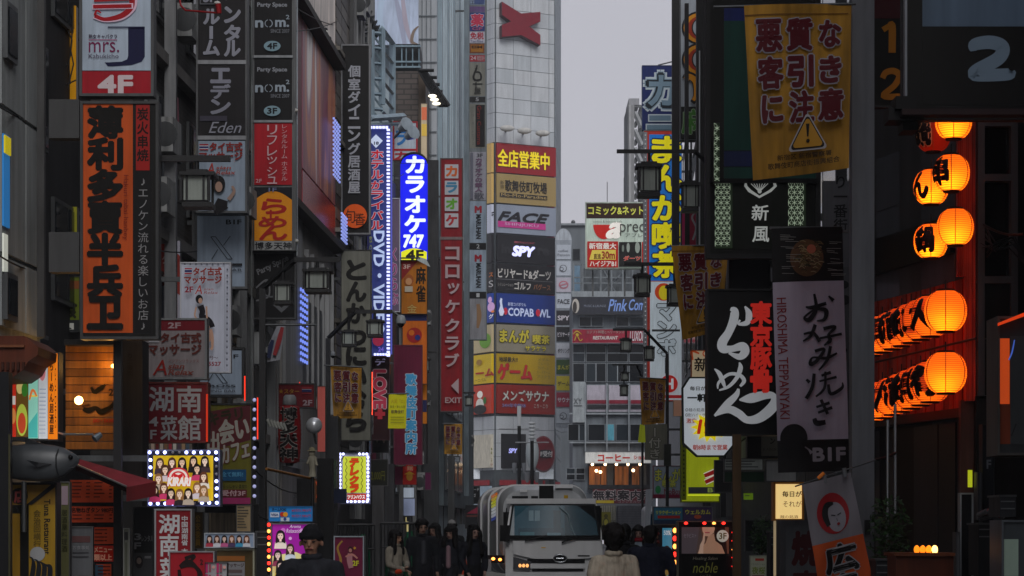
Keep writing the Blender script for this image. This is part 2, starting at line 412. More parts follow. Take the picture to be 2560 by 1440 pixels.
for (a, b) in ((58.6, 60.6), (61, 63), (63.4, 65.4)): win(B4, 'L', a, b, 5.2, 7.6, lit=M('1b2233', 0, .3, 0, 0))
for (a, b) in ((58.6, 60.6), (61, 63), (63.4, 65.4)): win(B4, 'L', a, b, 8.0, 8.7, lit=M('1b2233', 0, .3, 0, 0))
r = empty('window_lights', (LX(61)+.2, 61, 5.3), 'strings of blue and white lights in the window left of the large pale sign', 'lights')
m = MB()
for c in range(4):
    for j in range(12):
        m.box((LX(60.3+c*.4)+.12, 60.3+c*.4, 5.9+j*.16), (LX(60.3+c*.4)+.16, 60.42+c*.4, 5.98+j*.16), M('7f98ff', .6, .5, 0, 0))
m.build('light_bulbs', r, kind='stuff')
m = MB()
for c in range(5):
    for j in range(14):
        m.box((LX(66.6+c*.35)+.2, 66.6+c*.35, 11.5+j*.12), (LX(66.6+c*.35)+.25, 66.75+c*.35, 11.55+j*.12), M('9fb0ff', .38, .5, 0, 0))
        if j < 8: m.box((LX(66.8+c*.3)+.4, 66.8+c*.3, 9.75+j*.1), (LX(66.8+c*.3)+.45, 66.9+c*.3, 9.8+j*.1), M('9fb0ff', .38, .5, 0, 0))
m.v = m.v
tag(m.build('facade_lights', kind='stuff'), 'lattice of small bluish lights beside the mural', 'lights')
# tiled building
TILE = [M(h, 0, .5, 0, .25, 2) for h in ('5b5753', '4b4845', '67625c', '3f3d3b')]
B5 = block('narrow building clad in grey stone tiles behind the izakaya signs', 'L', 68.65, 75.8, 23, M('2b2a29'))
for j in range(44):
    for i in range(3):
        z = 3.4+j*.36
        fpiece(B5, 'tile', 'L', 68.75+i*1.35, 70.05+i*1.35, z, z+.33, random.choice(TILE), .04+random.random()*.02)
B5b = block('lower grey building behind the lit video sign', 'L', 75.85, 86, 14.3, M('3c3c3e', 0, .7, 0, .4))
for j in range(3): win(B5b, 'L', 77, 80, 3.5+j*3.6, 5.4+j*3.6); win(B5b, 'L', 82, 85, 3.5+j*3.6, 5.4+j*3.6)
B6 = block('grey building with neon signs further up the left side', 'L', 86.1, 100.8, 14.3, M('4a4a4b'))
for j in range(3):
    for i in range(4): win(B6, 'L', 87+i*3.4, 89.6+i*3.4, 3+j*3.4, 5+j*3.4)
# brick front and steel frame above
B6b = empty('building', (W(1010, 0, 101).x, 101, 0), 'brown brick building behind the blue karaoke sign', 'building')
MB().pbox(984, 178, 1062, 400, 101, 6, brickmat('4c4440', '3d3734', '262220', .6, .22, .03, axis='x')).build('wall', B6b)
MB().pbox(1046, 178, 1064, 900, 100.8, .15, M('4b4239')).build('corner_pier', B6b)
MB().pbox(984, 400, 1064, 1300, 101, 6, M('3a3a3c')).build('lower_wall', B6b)
m = MB().pbox(984, 110, 1050, 178, 102, 3, M('1d2226')); m.build('roof_screen', B6b)
for x in (986, 1003, 1014, 1030, 1046): MB().pbox(x, 112, x+3, 168, 101.6, .1, M('6f8490')).build('screen_post', B6b)
for y in (113, 152, 165): MB().pbox(984, y, 1052, y+4, 101.5, .1, M('7d929e')).build('screen_rail', B6b)
# lattice awning with spots
aw = empty('lattice_awning', W(1085, 265, 99), 'black lattice awning with lit spotlights on the brick building corner', 'awning')
for i in range(6):
    t = i/5; MB().bar(W(1048+t*14+0, 176, 100), W(1096+t*27, 264, 99.5), .07, DARK, 4).build('lattice_bar', aw)
for i in range(6):
    t = i/5; MB().bar(W(1048+48*t, 176+88*t, 99.9), W(1085+36*t, 176+88*t, 99.9), .07, DARK, 4).build('lattice_bar', aw)
for x, y in ((1081, 240), (1086, 249), (1091, 259)):
    m = MB(); m.ell(W(x, y, 99.4), (.18, .12, .07), M('fff4dc', 1.4, .5, 0, 0)); m.build('spotlight', aw)
# steel billboard truss
tr = empty('steel_truss', W(955, 290, 93), 'pale blue grey steel truss above the lit vertical video sign', 'truss')
ST = M('8ba0ac', 0, .5, .3, .3)
for x, y0, y1, D in ((928, 75, 290, 92), (955, 72, 262, 92.5), (981, 108, 288, 96)): MB().bar(W(x, y0, D), W(x, y1, D), .13, ST, 4).build('post', tr)
for i in range(6):
    y = 82+i*38; MB().bar(W(928, y, 92), W(955, y+2, 92.5), .07, ST, 4).build('rung', tr); MB().bar(W(955, y+5, 92.5), W(981, y+38 if i else 108, 96), .08, ST, 4).build('rung', tr)
    MB().bar(W(928, y, 92), W(955, y+36, 92.5), .05, ST, 4).build('brace', tr)
MB().bar(W(955, 72, 92.5), W(981, 108, 96), .12, ST, 4).build('rung', tr)
MB().bar(W(926, 296, 90), W(1010, 290, 94), .12, ST, 4).build('rung', tr); MB().bar(W(926, 313, 90), W(1000, 309, 94), .07, ST, 4).build('rung', tr)
# black spotlights on rods
for i in range(7):
    x, y = 897+i*6.5-(i > 5)*4, 6+i*12
    o = empty('billboard_spotlight', W(x, y, 88+i), 'black spotlight on a long thin rod from the mural wall, '+['uppermost', 'second', 'third', 'fourth', 'fifth', 'sixth', 'lowest'][i], 'spotlight', 'black billboard spotlights on rods')
    o['label'] = ['uppermost', 'second highest', 'third highest', 'middle', 'third lowest', 'second lowest', 'lowest'][i]+' black billboard spotlight on a thin rod'
    D = 88+i; MB().bar(W(x-86+i*4, y+8, D-16), W(x, y, D), .025, DARK, 5).build('rod', o)
    m = MB(); m.bar(W(x, y, D), W(x+14, y+9, D), .07, DARK, 8, .2); m.build('lamp_head', o)
    MB().bar(W(x+8, y+9, D), W(x+20, y-3, D), .03, DARK, 4).build('bracket', o)
for i in range(6):
    x, y = 785+i*9.4, 8+i*22; D = 66
    o = empty('roof_lamp', W(x, y, D), ['uppermost', 'second highest', 'third highest', 'third lowest', 'second lowest', 'lowest'][i]+' small dark lamp along the mural roof edge', 'lamp', 'small lamps along the mural roof')
    MB().bar(W(x-30, y+6, D), W(x, y, D), .02, DARK, 5).build('rod', o); MB().ell(W(x, y, D), (.07, .07, .06), DARK).build('lamp_head', o)
    MB().ell(W(x+2, y+4, D-.02), (.035, .035, .03), M('e8e8e0', .6, .5, 0, 0)).build('lens', o)
bal = empty('balcony', W(865, 108, 84), 'small balcony with a black mesh railing left of the sky poster', 'balcony')
for i in range(8): MB().bar(W(838+i*5, 54, 84), W(850+i*5 if i < 6 else 884, 108, 84), .02, DARK, 4).build('mesh_wire', bal); MB().bar(W(850+i*5, 54, 84.1), W(838+i*5, 108, 84.1), .02, DARK, 4).build('mesh_wire', bal)
for p in ((836, 54, 888, 54), (836, 108, 888, 108), (836, 54, 836, 108), (868, 54, 868, 108), (888, 56, 888, 108)): MB().bar(W(p[0], p[1], 84), W(p[2], p[3], 84), .05, DARK, 4).build('rail', bal)
up = empty('building', (W(880, 0, 90).x, 90, 0), 'pale upper wall behind the mesh balcony', 'building')
MB().pbox(800, -60, 922, 118, 90, 4, M('8c8c8a', 0, .8, 0, .3, .6)).build('wall', up); MB().pbox(898, -60, 906, 118, 89.7, .3, M('b8bcc0')).build('corner_strip', up)
awin(up, 845, -20, 870, 45, 90, 1, 2); awin(up, 907, 20, 920, 60, 90, 1, 2); awin(up, 907, 70, 920, 108, 90, 1, 2)
for x in (1052, 1062, 1072, 1082): MB().pbox(x, -60, x+1.5, 700, 107.4, .08, M('8c9298')).build('seam', B7) if 0 else None
# big sky poster
bb = Sign('huge pale poster of draped cloth above the steel truss', 922, -160, 1046, 112, 106, .6, 'c8ccd0', 0, 'a5b2c8', .16, 'billboard', 'billboard')
for pts, w, c in (([(985, -20, 5), (1000, 40, 14), (1012, 112, 10)], 9, '8f94a8'), ([(1005, -20, 8), (1015, 60, 12), (1030, 110, 6)], 9, '9a93a0'), ([(960, -20, 9), (950, 50, 16), (975, 112, 6)], 9, '9daec2')): bb.pr.line(pts, w, c)
bb.pr.line([(1046, 66, 3), (1034, 80, 7), (1030, 104, 8), (1044, 112, 5)], 5, '6f6258'); bb.end()
# silver tower
B7 = block('tall silvery corrugated tower on the left', 'L', 108, 131, 62, M('8d9da6', 0, .45, .25, .25, .4), 0)
for i in range(16): 
    D = 108.4+i*1.4; fpiece(B7, 'rib', 'L', D, D+.5, 14, 62, M('9fb0b9' if i % 3 else '7b8c96', 0, .45, .3, .2), .22)
MB().pbox(1046, -60, 1092, 1200, 107.5, 8, M('a9afb5', 0, .6, 0, .35, .5)).build('end_wall', B7)
for x in (1055, 1066, 1077): MB().pbox(x, -60, x+1.2, 1200, 107.42, .06, M('6a7278')).build('seam', B7)
for y in range(-20, 700, 58): MB().pbox(1046, y, 1092, y+1.4, 107.4, .06, M('747c82')).build('seam', B7)
fpiece(B7, 'lower_cladding', 'L', 108.1, 130.9, 2.8, 13.9, M('57646b', 0, .5, .2, .4), .3)
for j in range(3):
    for i in range(3): win(B7, 'L', 109+i*4, 112+i*4, 3.5+j*3.5, 6+j*3.5, .31)
# ================================================================ far building with tenant signs
k0 = 260/F
HPL = [(1182, 264), (1237, 260), (1385, 263.6), (1401, 290)]
def hf(x, y, h=0):
    if x < 1237: t = (x-1182)/55; D = 264-4*t
    elif x <= 1386: t = (x-1237)/148; D = 260+3.6*t
    else: D = 263.6+(x-1385)*26/16
    return Vector(((x-CX)*D/F, D-h, EYE+(HY-y)*k0))
H = empty('building', (0, 264, 0), 'white panelled tower with a red cross emblem and stacked tenant signs', 'building')
HW = M('b4babf', 0, .5, 0, .16, .35); HWs = [HW, M('acb3b8', 0, .5, 0, .2, .5), M('babfc3', 0, .5, 0, .18, .6)]; HJ = M('4c5458', 0, .7)
def hblock(x0, y0, x1, y1, mat, name, h0=.0, h=.12, par=H):
    a, b = hf(x0, y0), hf(x1, y0); z0, z1 = hf(0, y1).z, hf(0, y0).z
    d = Vector((b.x-a.x, b.y-a.y)); n = Vector((d.y, -d.x)).normalized()   # towards the camera
    q = [(a.x+n.x*(h0+h), a.y+n.y*(h0+h)), (b.x+n.x*(h0+h), b.y+n.y*(h0+h)), (b.x+n.x*h0, b.y+n.y*h0), (a.x+n.x*h0, a.y+n.y*h0)]
    return MB().hexa([(x, y, z0) for x, y in q]+[(x, y, z1) for x, y in q], mat).build(name, par)
m = MB(); z1 = 72
pp = [hf(1182, 0), hf(1237, 0), hf(1385, 0), hf(1401, 0), Vector((hf(1182, 0).x, 292, 0))]
m.add([(p.x, p.y, 0) for p in pp]+[(p.x, p.y, z1) for p in pp], [(4, 3, 2, 1, 0), (5, 6, 7, 8, 9)]+[(i, (i+1) % 5, 5+(i+1) % 5, 5+i) for i in range(5)], HJ); m.build('wall', H)
xs = [1239, 1282, 1326, 1371, 1384.5]
for r in range(14):
    y1 = 355-r*37.2; y0 = y1-36
    for a, b in zip(xs, xs[1:]): hblock(a+.5, y0, b-.5, y1, random.choice(HWs), 'wall_panel')
    hblock(1183, y0, 1210, y1, HW, 'wall_panel'); hblock(1211, y0, 1227, y1, HW, 'wall_panel'); hblock(1228, y0, 1236.6, y1, HW, 'wall_panel')
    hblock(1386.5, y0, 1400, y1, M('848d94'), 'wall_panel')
for y0 in range(1040, 1165, 34):
    for a, b in zip([1183, 1210]+xs, [1209, 1236.6]+xs[1:]): hblock(a+.3, y0, b-.5, y0+33, HW, 'wall_panel')
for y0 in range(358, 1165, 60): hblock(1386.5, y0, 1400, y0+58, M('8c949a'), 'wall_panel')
hblock(1183, 1172, 1384, 1196, M('d4dce4', .16), 'canopy_band', 0, 1.2)
hblock(1183, 1198, 1384, 1300, M('26282a'), 'shopfront', 0, .3)
for x in (1190, 1245, 1300, 1350): hblock(x, 1200, x+40, 1213, M('7a1c24', .2), 'shop_fascia', .3, .2)
hblock(1183, 1215, 1236, 1330, M('8fa0ae', .1), 'shop_panel', .3, .2)
# red X emblem
m = MB(); XR = M('741424', 0, .5, 0, .1); XW = M('c9c9c4')
P2 = [(1248, 8), (1296, 32), (1344, 22), (1344, 46), (1316, 62), (1344, 80), (1344, 106), (1296, 86), (1248, 96), (1248, 66), (1271, 55), (1248, 41)]
f = [hf(x, y)+Vector((.3, -1.1, 0)) for x, y in P2]; b = [hf(x, y)+Vector((0, -.1, 0)) for x, y in P2]; n = len(P2)
m.add(f, [(0, 1, 10, 11), (1, 2, 3, 4), (1, 4, 7, 10), (4, 5, 6, 7), (10, 7, 8, 9)], XR)
m.add(f+b, [(i, n+i, n+(i+1) % n, (i+1) % n) for i in range(n)], XW if 0 else M('46282c')); m.build('cross_emblem', H)
for x, y in ((1264, 326), (1307, 328), (1352, 330)):
    o = MB(); o.bar(hf(x, y), hf(x+3, y)+Vector((0, -2, 0)), .12, METAL, 6); o.ell(hf(x+4, y)+Vector((0, -2.1, 0)), (.8, .4, .35), M('b8b8b4')); o.build('floodlight', H)
def dim(h, f=.86): return ''.join('%02x' % int(int(h[i:i+2], 16)*f) for i in (0, 2, 4))
def band(y0, y1, bg, e=0, x0=1238, x1=1385, left=None):
    bg = dim(bg); e *= .3; left = dim(left, .92) if left else None
    o = hblock(x0, y0, x1, y1, M(bg, e, .4, 0, .1, .4), 'tenant_sign', .12, .3)
    if left: hblock(1184, y0, 1236.8, y1, M(left, e*1.6+.04, .4, 0, .1, .4), 'tenant_sign', .12, .3)
    return Pr(o, 0, lambda x, y, h: hf(x, y, .5+h), e, step=.06)
for y in (356, 432, 509, 584, 657, 731, 808, 882, 959):
    hblock(1184, y-1.5, 1385, y+1.5, M('6a2038'), 'trim_rail', .12, .36) if y != 356 else None
p = band(358, 431, 'a01822', .06, left='d9b56a'); p.text('全店営業中', 1245, 374, 1373, 416, 'f0d818', b=.04, o='2a1a10', ow=.03, e=.2).done()
p = band(434, 507, 'b39a62', .02, left='d9b56a'); p.text('歌舞伎町牧場', 1263, 449, 1367, 477, '1c1814', b=.03); p.rect(1250, 482, 1368, 492, '26211c'); p.text('Mo-Mo-Paradise', 1253, 483, 1366, 491, 'b39a62').text('新宿', 1251, 452, 1260, 472, '1c1814', v=1).done()
p = band(511, 582, '9aa4b6', .12, left='cfd6e8'); p.text('FACE', 1246, 529, 1372, 552, '141218', b=.05, sh=.35); p.rect(1245, 553, 1364, 568, 'b0307c', .12); p.text('SHINJUKU', 1262, 556, 1346, 565, 'c8a8c8').text('F', 1220, 532, 1236, 546, '222228', b=.04, sh=.3).done()
p = band(586, 655, '17161a', 0, left='201f24'); p.text('SPY', 1282, 614, 1336, 637, 'c9ccff', b=.07, sh=.2, e=.9); p.text('新宿アクションインスペア', 1286, 601, 1336, 606, 'c05868', e=.3); p.text('in', 1255, 612, 1275, 632, '2c2c30', b=.05).text('re', 1345, 616, 1371, 632, '2c2c30', b=.05).done()
p = band(659, 729, '121114', 0, left='1a191c'); p.text('ビリヤード&ダーツ', 1245, 670, 1377, 695, 'b4b2ae', b=.02, e=.12); p.text('シミュレーション', 1245, 708, 1284, 715, 'a4a29e').text('ゴルフ', 1286, 703, 1327, 722, 'b4b2ae', b=.02, e=.12).text('バグース', 1334, 706, 1376, 721, 'a06a4a', b=.01); p.rect(1241, 698, 1382, 699, '77767a')
p.text('ス', 1222, 682, 1233, 693, 'd87a2a', b=.02).text('S', 1222, 702, 1233, 718, 'c8c8c8').done()
p = band(733, 806, '163a94', .07, left='2a4aa8'); p.text('COPAB  WL', 1270, 768, 1376, 789, 'b8c4e4', b=.03, e=.2); p.text('新宿コパボウル', 1270, 755, 1315, 764, 'b8c4e4', b=.01, e=.2)
p.circ(1264, 778, 5, 'b02038', 9, e=.2).circ(1345, 778, 5.5, 'b02038', 9, e=.2); p.poly([(1250, 790), (1247, 778), (1251, 765), (1249, 754), (1252, 745), (1256, 748), (1255, 756), (1257, 768), (1261, 780), (1257, 790)], 'c8d0e8', e=.2); p.circ(1228, 768, 9, 'c9a0d0', 12, e=.3).circ(1225, 750, 5, 'c9a0d0', 8, e=.3).circ(1232, 780, 4, 'e08030', 3, e=.3).text('グ', 1222, 786, 1234, 797, 'f0f0f0', b=.02, e=.3).done()
p = band(811, 879, '9c9684', .02, left='cfbf94'); p.text('まんが', 1250, 823, 1322, 855, 'c2b432', b=.05, o='33301e', ow=.06).text('喫茶', 1332, 834, 1374, 856, 'c2b432', b=.04, o='33301e', ow=.05).text('サラケラ', 1313, 862, 1365, 875, 'c2b432', b=.03, o='33301e', ow=.05); p.circ(1213, 850, 14, '6ea03a', 19, e=.06).done()
p = band(884, 957, 'c9a616', .05, left='e6c414'); p.text('ゲーム', 1246, 909, 1329, 948, 'b81e22', b=.06, o='5c1410', ow=.02).text('地球最大!!', 1248, 892, 1294, 904, '2a2414', b=.03)
for i, t in enumerate(('メダル', 'クレーン', 'TVゲーム', 'カードゲーム', 'プリクラ')): p.text(t, 1345-(3 if i > 2 else 0), 891+i*11, 1372+(i > 2)*3, 899+i*11, '6b6a3a')
p.text('ーム', 1190, 922, 1234, 940, 'b81e22', b=.05).circ(1198, 903, 7, 'a8823a').text('ーニバル', 1188, 944, 1215, 952, '3a3414').done()
p = band(961, 1033, '9a2216', .06, left='c83a1c'); p.text('メンズサウナ', 1256, 974, 1372, 1002, 'b8bab4', b=.03, o='2a1614', ow=.03, e=.05).text('24H年中無休', 1256, 1008, 1315, 1018, '6f7cae', b=.02).text('こり・こり', 1335, 1008, 1369, 1018, 'a8aaa4', b=.02)
p.circ(1211, 998, 15, 'e07a1a', 26, e=.2).circ(1200, 984, 7, 'e8e4dc', 9, e=.15).circ(1200, 1010, 10, 'd8d4cc', 16, e=.1).circ(1200, 1022, 16, '2e2c2e', 12, e=0).circ(1212, 1000, 4, '3f7a3a', 9).done()
hblock(1190, 1086, 1236, 1169, M('c9c4b4', .05), 'manga_poster', .12, .4)
p = Pr(H.children[-1], 0, lambda x, y, h: hf(x, y, .6+h), .04, step=.06); p.circ(1215, 1103, 12, '9a2a22', 14).text('24', 1208, 1097, 1224, 1109, 'd8d0c8', b=.03).text('んが', 1192, 1120, 1230, 1142, '6f7a22', b=.05).text('喫茶', 1203, 1145, 1230, 1156, '8a7a22', b=.03).circ(1194, 1100, 7, '2f6a3a', 14).text('サラケラ', 1203, 1159, 1232, 1165, 'b06a5a', b=.02).done()
o = hblock(1251, 1084, 1310, 1170, M('1b1b1e'), 'black_panel', .12, .3); p = Pr(o, 0, lambda x, y, h: hf(x, y, .5+h), .5, step=.06); p.text('SPY', 1272, 1121, 1293, 1132, 'b9bcff', b=.05, sh=.2).done()
m = MB(); c = hf(1358, 1134)+Vector((0, -1, 0)); m.lathe(c, [(1.6, .9), (1.75, .2), (1.6, -.8)], M('6a1620', .03, .5), 24, 'y', .75, 1.15); o = m.build('round_emblem', H)
p = Pr(o, 0, lambda x, y, h: hf(x, y, 2.2+h), .05, step=.06); p.rect(1350, 1124, 1384, 1144, '1d1c20'); p.text('F受付', 1351, 1127, 1381, 1141, 'c8c8c8', b=.02).done()
# blade column of small signs right of the tower
bl = empty('hanging_sign', (W(1408, 0, 258).x, 258, W(0, 1080, 258).z), 'narrow white column of stacked small square signs between two far buildings', 'sign')
MB().pbox(1388, 600, 1429, 1068, 258, 1.2, M('8c949c')).build('cabinet', bl)
MB().lathe(W(1408.5, 1066, 258.6), [(.9, -.55), (.9, .55)], M('a8b0b8'), 24, 'y', 1.0, .7).build('rounded_end', bl); MB().lathe(W(1408.5, 606, 258.6), [(.9, -.55), (.9, .55)], M('a8b0b8'), 24, 'y', 1., 1.6).build('rounded_end', bl)
cells = [('a8b0ba', ''), ('a8b0ba', 'o'), ('a9a6b2', 'r'), ('a8b0ba', 'FACE'), ('1e1c22', 'SPY'), ('1a1a1c', 'ビリヤード'), ('b4b8c0', 'ボウリング'), ('2e4a1c', 'まんが'), ('b6a61c', 'ゲーム'), ('8c2438', 'サウナ'), ('a0a8b0', 'o')]
for i, (c, t) in enumerate(cells):
    y = 612+i*41; o = MB().pbox(1391, y, 1427, y+36, 257.9, .15, M(c, .02, .4, 0, .1)).build('face_panel', bl); p = Pr(o, 257.88, e=.02, step=.04)
    dk = 'c8c4cc' if c < '9' else '2a2a30'
    if t == 'o': p.circ(1408, y+18, 9, '3a3c42').circ(1408, y+18, 7.5, c).circ(1404, y+20, 5, '3a3c42').circ(1404, y+20, 3.5, c)
    elif t == 'r': p.circ(1409, y+18, 12, 'b06a78', 10).circ(1409, y+18, 9, c, 7).line([(1400, y+20), (1418, y+15)], 3, 'b06a78')
    elif t: p.text(t, 1394, y+13, 1424, y+25, dk if t != 'まんが' else 'b8b030', b=.02)
    else: p.text('coffee', 1396, y+12, 1420, y+18, '50545c').text('Pension', 1394, y+22, 1424, y+28, '50545c')
    p.done()
# ================================================================ middle distance buildings
GB = M('7e868c', 0, .8, 0, .2, .3)
C0 = empty('building', (W(1440, 0, 300).x, 300, 0), 'plain pale grey block behind the small square signs', 'building')
MB().pbox(1384, 562, 1600, 1330, 300, 20, GB).build('wall', C0); MB().pbox(1384, 558, 1602, 563, 299.5, 21, M('9aa2a8')).build('parapet', C0)
MB().ell(W(1433, 556, 302), (.28, .28, .3), METAL).build('roof_vent', C0)
for x, y in ((1518, 455), (1560, 445), (1393, 500)): MB().bar(W(x, 562, 305), W(x, y, 305), .05, METAL, 5).build('antenna', C0)
awin(C0, 1432, 622, 1450, 650, 300); awin(C0, 1432, 690, 1450, 725, 300)
C1 = empty('building', (W(1520, 0, 240).x, 240, 0), 'low grey block with a red restaurant awning and rooftop platform', 'building')
MB().pbox(1432, 740, 1640, 1330, 240, 14, M('6c747b', 0, .7, 0, .35, .5)).build('wall', C1)
SR = M('6f777c', 0, .6, .2, .3)
for y in (660, 692, 706, 733): MB().pbox(1432, y, 1620, y+3, 239.5, .2, SR).build('rail', C1)
for x in (1432, 1455, 1480, 1500, 1527, 1555, 1580, 1605): MB().pbox(x, 625 if x in (1455, 1527) else 655, x+4, 740, 239.3, .3, SR).build('platform_post', C1)
for a, b in (((1502, 735), (1560, 680)), ((1540, 735), (1500, 660))): MB().bar(W(*a, 240), W(*b, 240), .12, SR, 4).build('brace', C1)
MB().pbox(1432, 664, 1450, 735, 242, 2, M('6d8aa0', 0, .5)).build('water_tank', C1); MB().pbox(1460, 670, 1600, 738, 243, 2, M('565c60', 0, .7, 0, .4)).build('plant_room', C1)
MB().pbox(1430, 728, 1625, 742, 238.6, 3, M('8f979c', 0, .6)).build('roof_slab', C1)
WG = [M('14181c', 0, .15, 0, 0), M('222a30', 0, .2, 0, 0), M('0e1114', 0, .15, 0, 0)]
LF = M('8f979d', 0, .5)
for x0, x1 in ((1448, 1508), (1540, 1572), (1574, 1610)): awin(C1, x0, 792, x1, 816, 240, 2 if x1-x0 > 40 else 1, 1, LF, WG, .3)
for x0, x1 in ((1432, 1462), (1465, 1515), (1518, 1570), (1573, 1612)):
    awin(C1, x0, 860, x1, 905, 240, 1, 2, LF, WG, .3); awin(C1, x0, 908, x1, 955, 240, 2 if x1-x0 > 40 else 1, 1, LF, WG, .3)
for i, (x0, x1) in enumerate(((1466, 1518), (1521, 1572), (1575, 1612))):
    awin(C1, x0, 962, x1, 1030, 240, 1, 1, LF, M('a9a4b0', .06), .3)
    o = MB().pbox(x0+2, 1000, x1-2, 1009, 239.5, .1, M('7c1c30', .05)).build('window_sign', C1)
    MB().pbox(x0+2, 1012, x1-2, 1022, 239.5, .1, M('26282c')).build('window_sill', C1)
BLU = M('58a0b4', .06, .4)
for x0, x1, g in ((1420, 1447, 'B'), (1448, 1462, 'D'), (1470, 1512, 'D'), (1513, 1536, 'B'), (1540, 1572, 'D'), (1575, 1612, 'D')): awin(C1, x0, 1060, x1, 1102, 240, 1, 1, LF, BLU if g == 'B' and x0 > 1500 else WG, .3)
MB().pbox(1424, 1032, 1620, 1036, 239.4, .5, LF).build('ledge', C1); MB().pbox(1424, 1104, 1620, 1108, 239.4, .5, LF).build('ledge', C1)
for x in (1462, 1516, 1571): MB().pbox(x, 958, x+3, 1128, 239.2, .6, LF).build('pier', C1)
MB().pbox(1432, 955, 1464, 1056, 239.3, .6, M('9aa2a6')).build('face_panel', C1); p = Pr(C1.children[-1], 239.25, step=.04); p.text('XY', 1434, 996, 1455, 1010, '4a4c50').rect(1434, 1013, 1455, 1015, '4a4c50').done()
for x in (1416, 1440): awin(C1, x, 1170, x+22, 1200, 240, 1, 2, LF, WG, .3)
# cafe level
cf = MB().pbox(1470, 1160, 1625, 1222, 239.6, .35, M('1a1210')).build('cafe_front', C1)
for x0, x1 in ((1473, 1500), (1502, 1516), (1537, 1571), (1580, 1598)): MB().pbox(x0, 1166, x1, 1212, 239.3, .1, M('9a5824', .17, .5, 0, .8, .9)).build('lit_window', C1)
for x0 in (1517, 1600): MB().pbox(x0, 1162, x0+16, 1220, 239.2, .2, M('4a4640')).build('pier', C1)
for i, x in enumerate((1481, 1513, 1541, 1570, 1600)): MB().ell(W(x, 1161, 238.8), .14, M('ffd9a8', 6, .5, 0, 0), 8, 6).build('lamp_bulb', C1)
for x, y in ((1491, 1177), (1501, 1180), (1583, 1176)): MB().ell(W(x, y, 239), .16, M('ffd9a8', 5, .5, 0, 0), 8, 6).build('lamp_bulb', C1)
MB().pbox(1470, 1212, 1625, 1224, 239.1, .4, M('2b2c2e')).build('ledge', C1)
MB().pbox(1500, 1262, 1540, 1340, 239.4, .4, M('6b6a60', 0, .7)).build('gate', C1)
for i in range(9): MB().pbox(1502+i*4.3, 1264, 1503.6+i*4.3, 1300, 239.2, .2, M('a8a898')).build('gate_bar', C1)
MB().pbox(1543, 1264, 1625, 1345, 239.4, .4, M('55575c', 0, .7, 0, .3)).build('shutter', C1)
for i in range(12): MB().pbox(1543, 1266+i*6, 1625, 1268+i*6, 239.35, .05, M('45474c')).build('shutter_slat', C1)
s = Sign('dark grey bar sign with flowing blue script under the rooftop platform', 1432, 742, 1614, 786, 238.5, .5, '3a3c40', 1, '2c2f38', .0); p = s.pr
p.text('Pink', 1520, 748, 1568, 778, '6f8cc8', sh=.3, b=.015, e=.2).text('Com', 1572, 748, 1612, 776, '6f8cc8', sh=.3, b=.015, e=.2).text('MUSIC & LAUNGE', 1460, 762, 1515, 768, '8890a0').circ(1439, 765, 9, 'b8b4ac', 18).circ(1437, 768, 5, '3a3634', 14); s.end()
s = Sign('crimson restaurant awning sign with a yellow eye emblem', 1430, 822, 1612, 858, 238.2, .6, '8c949c', 1, '8e1430', .02); p = s.pr
p.text('RESTAURANT', 1482, 840, 1545, 849, 'c8c4c0', b=.03, sh=.15).text('エジプト料理とベリーダンス', 1467, 826, 1560, 834, 'a8a098').text('LUXOR', 1574, 828, 1612, 853, 'c8c4c8', b=.02, sh=.2)
p.line([(1433, 836, 1), (1442, 828, 3), (1454, 836, 1)], 2, 'b8a02a').circ(1443, 837, 4, 'b8a02a').line([(1440, 841), (1436, 852)], 2, 'b8a02a').line([(1444, 841), (1450, 852), (1456, 848)], 2, 'b8a02a'); s.end()
s = Sign('white coffee shop fascia with red lettering above the warm lit cafe', 1463, 1130, 1628, 1158, 238, .5, 'c8c8c4', 1, 'd4d4d0', .25); p = s.pr
p.text('コーヒー', 1495, 1136, 1574, 1153, 'c02a14', b=.04, e=.15).text('ショップ', 1584, 1138, 1626, 1149, 'c02a14', b=.03, e=.15); s.end()
s = Sign('dark red fascia with heavy outlined characters at the street end', 1482, 1222, 1628, 1259, 236, .5, '40181c', 1, '5e141e', .02); p = s.pr
p.text('無料案内所', 1483, 1226, 1634, 1250, '1c1418', b=.04, o='b8b0b0', ow=.045); p.rect(1490, 1251, 1535, 1258, 'b09a20').text('コンシェルジュ', 1545, 1251, 1610, 1257, '9a9498'); s.end()
s = Sign('yellow figure banner beside the gate at the street end', 1503, 1280, 1527, 1326, 180, .15, '3a3a3a', 0, '6e6a1e', 0); s.pr.circ(1515, 1290, 5, '3e3a1a').circ(1515, 1307, 8, '3e3a1a', 13).circ(1515, 1306, 5, '8c8726', 8); s.end()
# ================================================================ right side buildings
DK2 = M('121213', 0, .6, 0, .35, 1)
RB1 = empty('building', (RX(20), 20, 0), 'dark shopfront pier with tall window frames at far right', 'building')
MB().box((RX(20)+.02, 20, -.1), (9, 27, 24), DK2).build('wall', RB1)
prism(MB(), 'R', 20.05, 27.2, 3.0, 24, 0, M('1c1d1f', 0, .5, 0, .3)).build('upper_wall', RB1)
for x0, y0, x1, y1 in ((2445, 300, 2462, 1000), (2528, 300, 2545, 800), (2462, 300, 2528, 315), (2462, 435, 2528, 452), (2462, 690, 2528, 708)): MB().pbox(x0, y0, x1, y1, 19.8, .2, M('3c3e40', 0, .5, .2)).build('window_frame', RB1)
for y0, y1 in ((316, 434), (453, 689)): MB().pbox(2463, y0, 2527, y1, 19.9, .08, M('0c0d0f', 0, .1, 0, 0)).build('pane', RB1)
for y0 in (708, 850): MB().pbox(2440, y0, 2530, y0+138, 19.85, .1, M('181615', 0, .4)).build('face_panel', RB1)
MB().pbox(2440, 990, 2600, 1440, 19.8, .2, M('201e1d', 0, .5, 0, .5)).build('dark_panel', RB1)
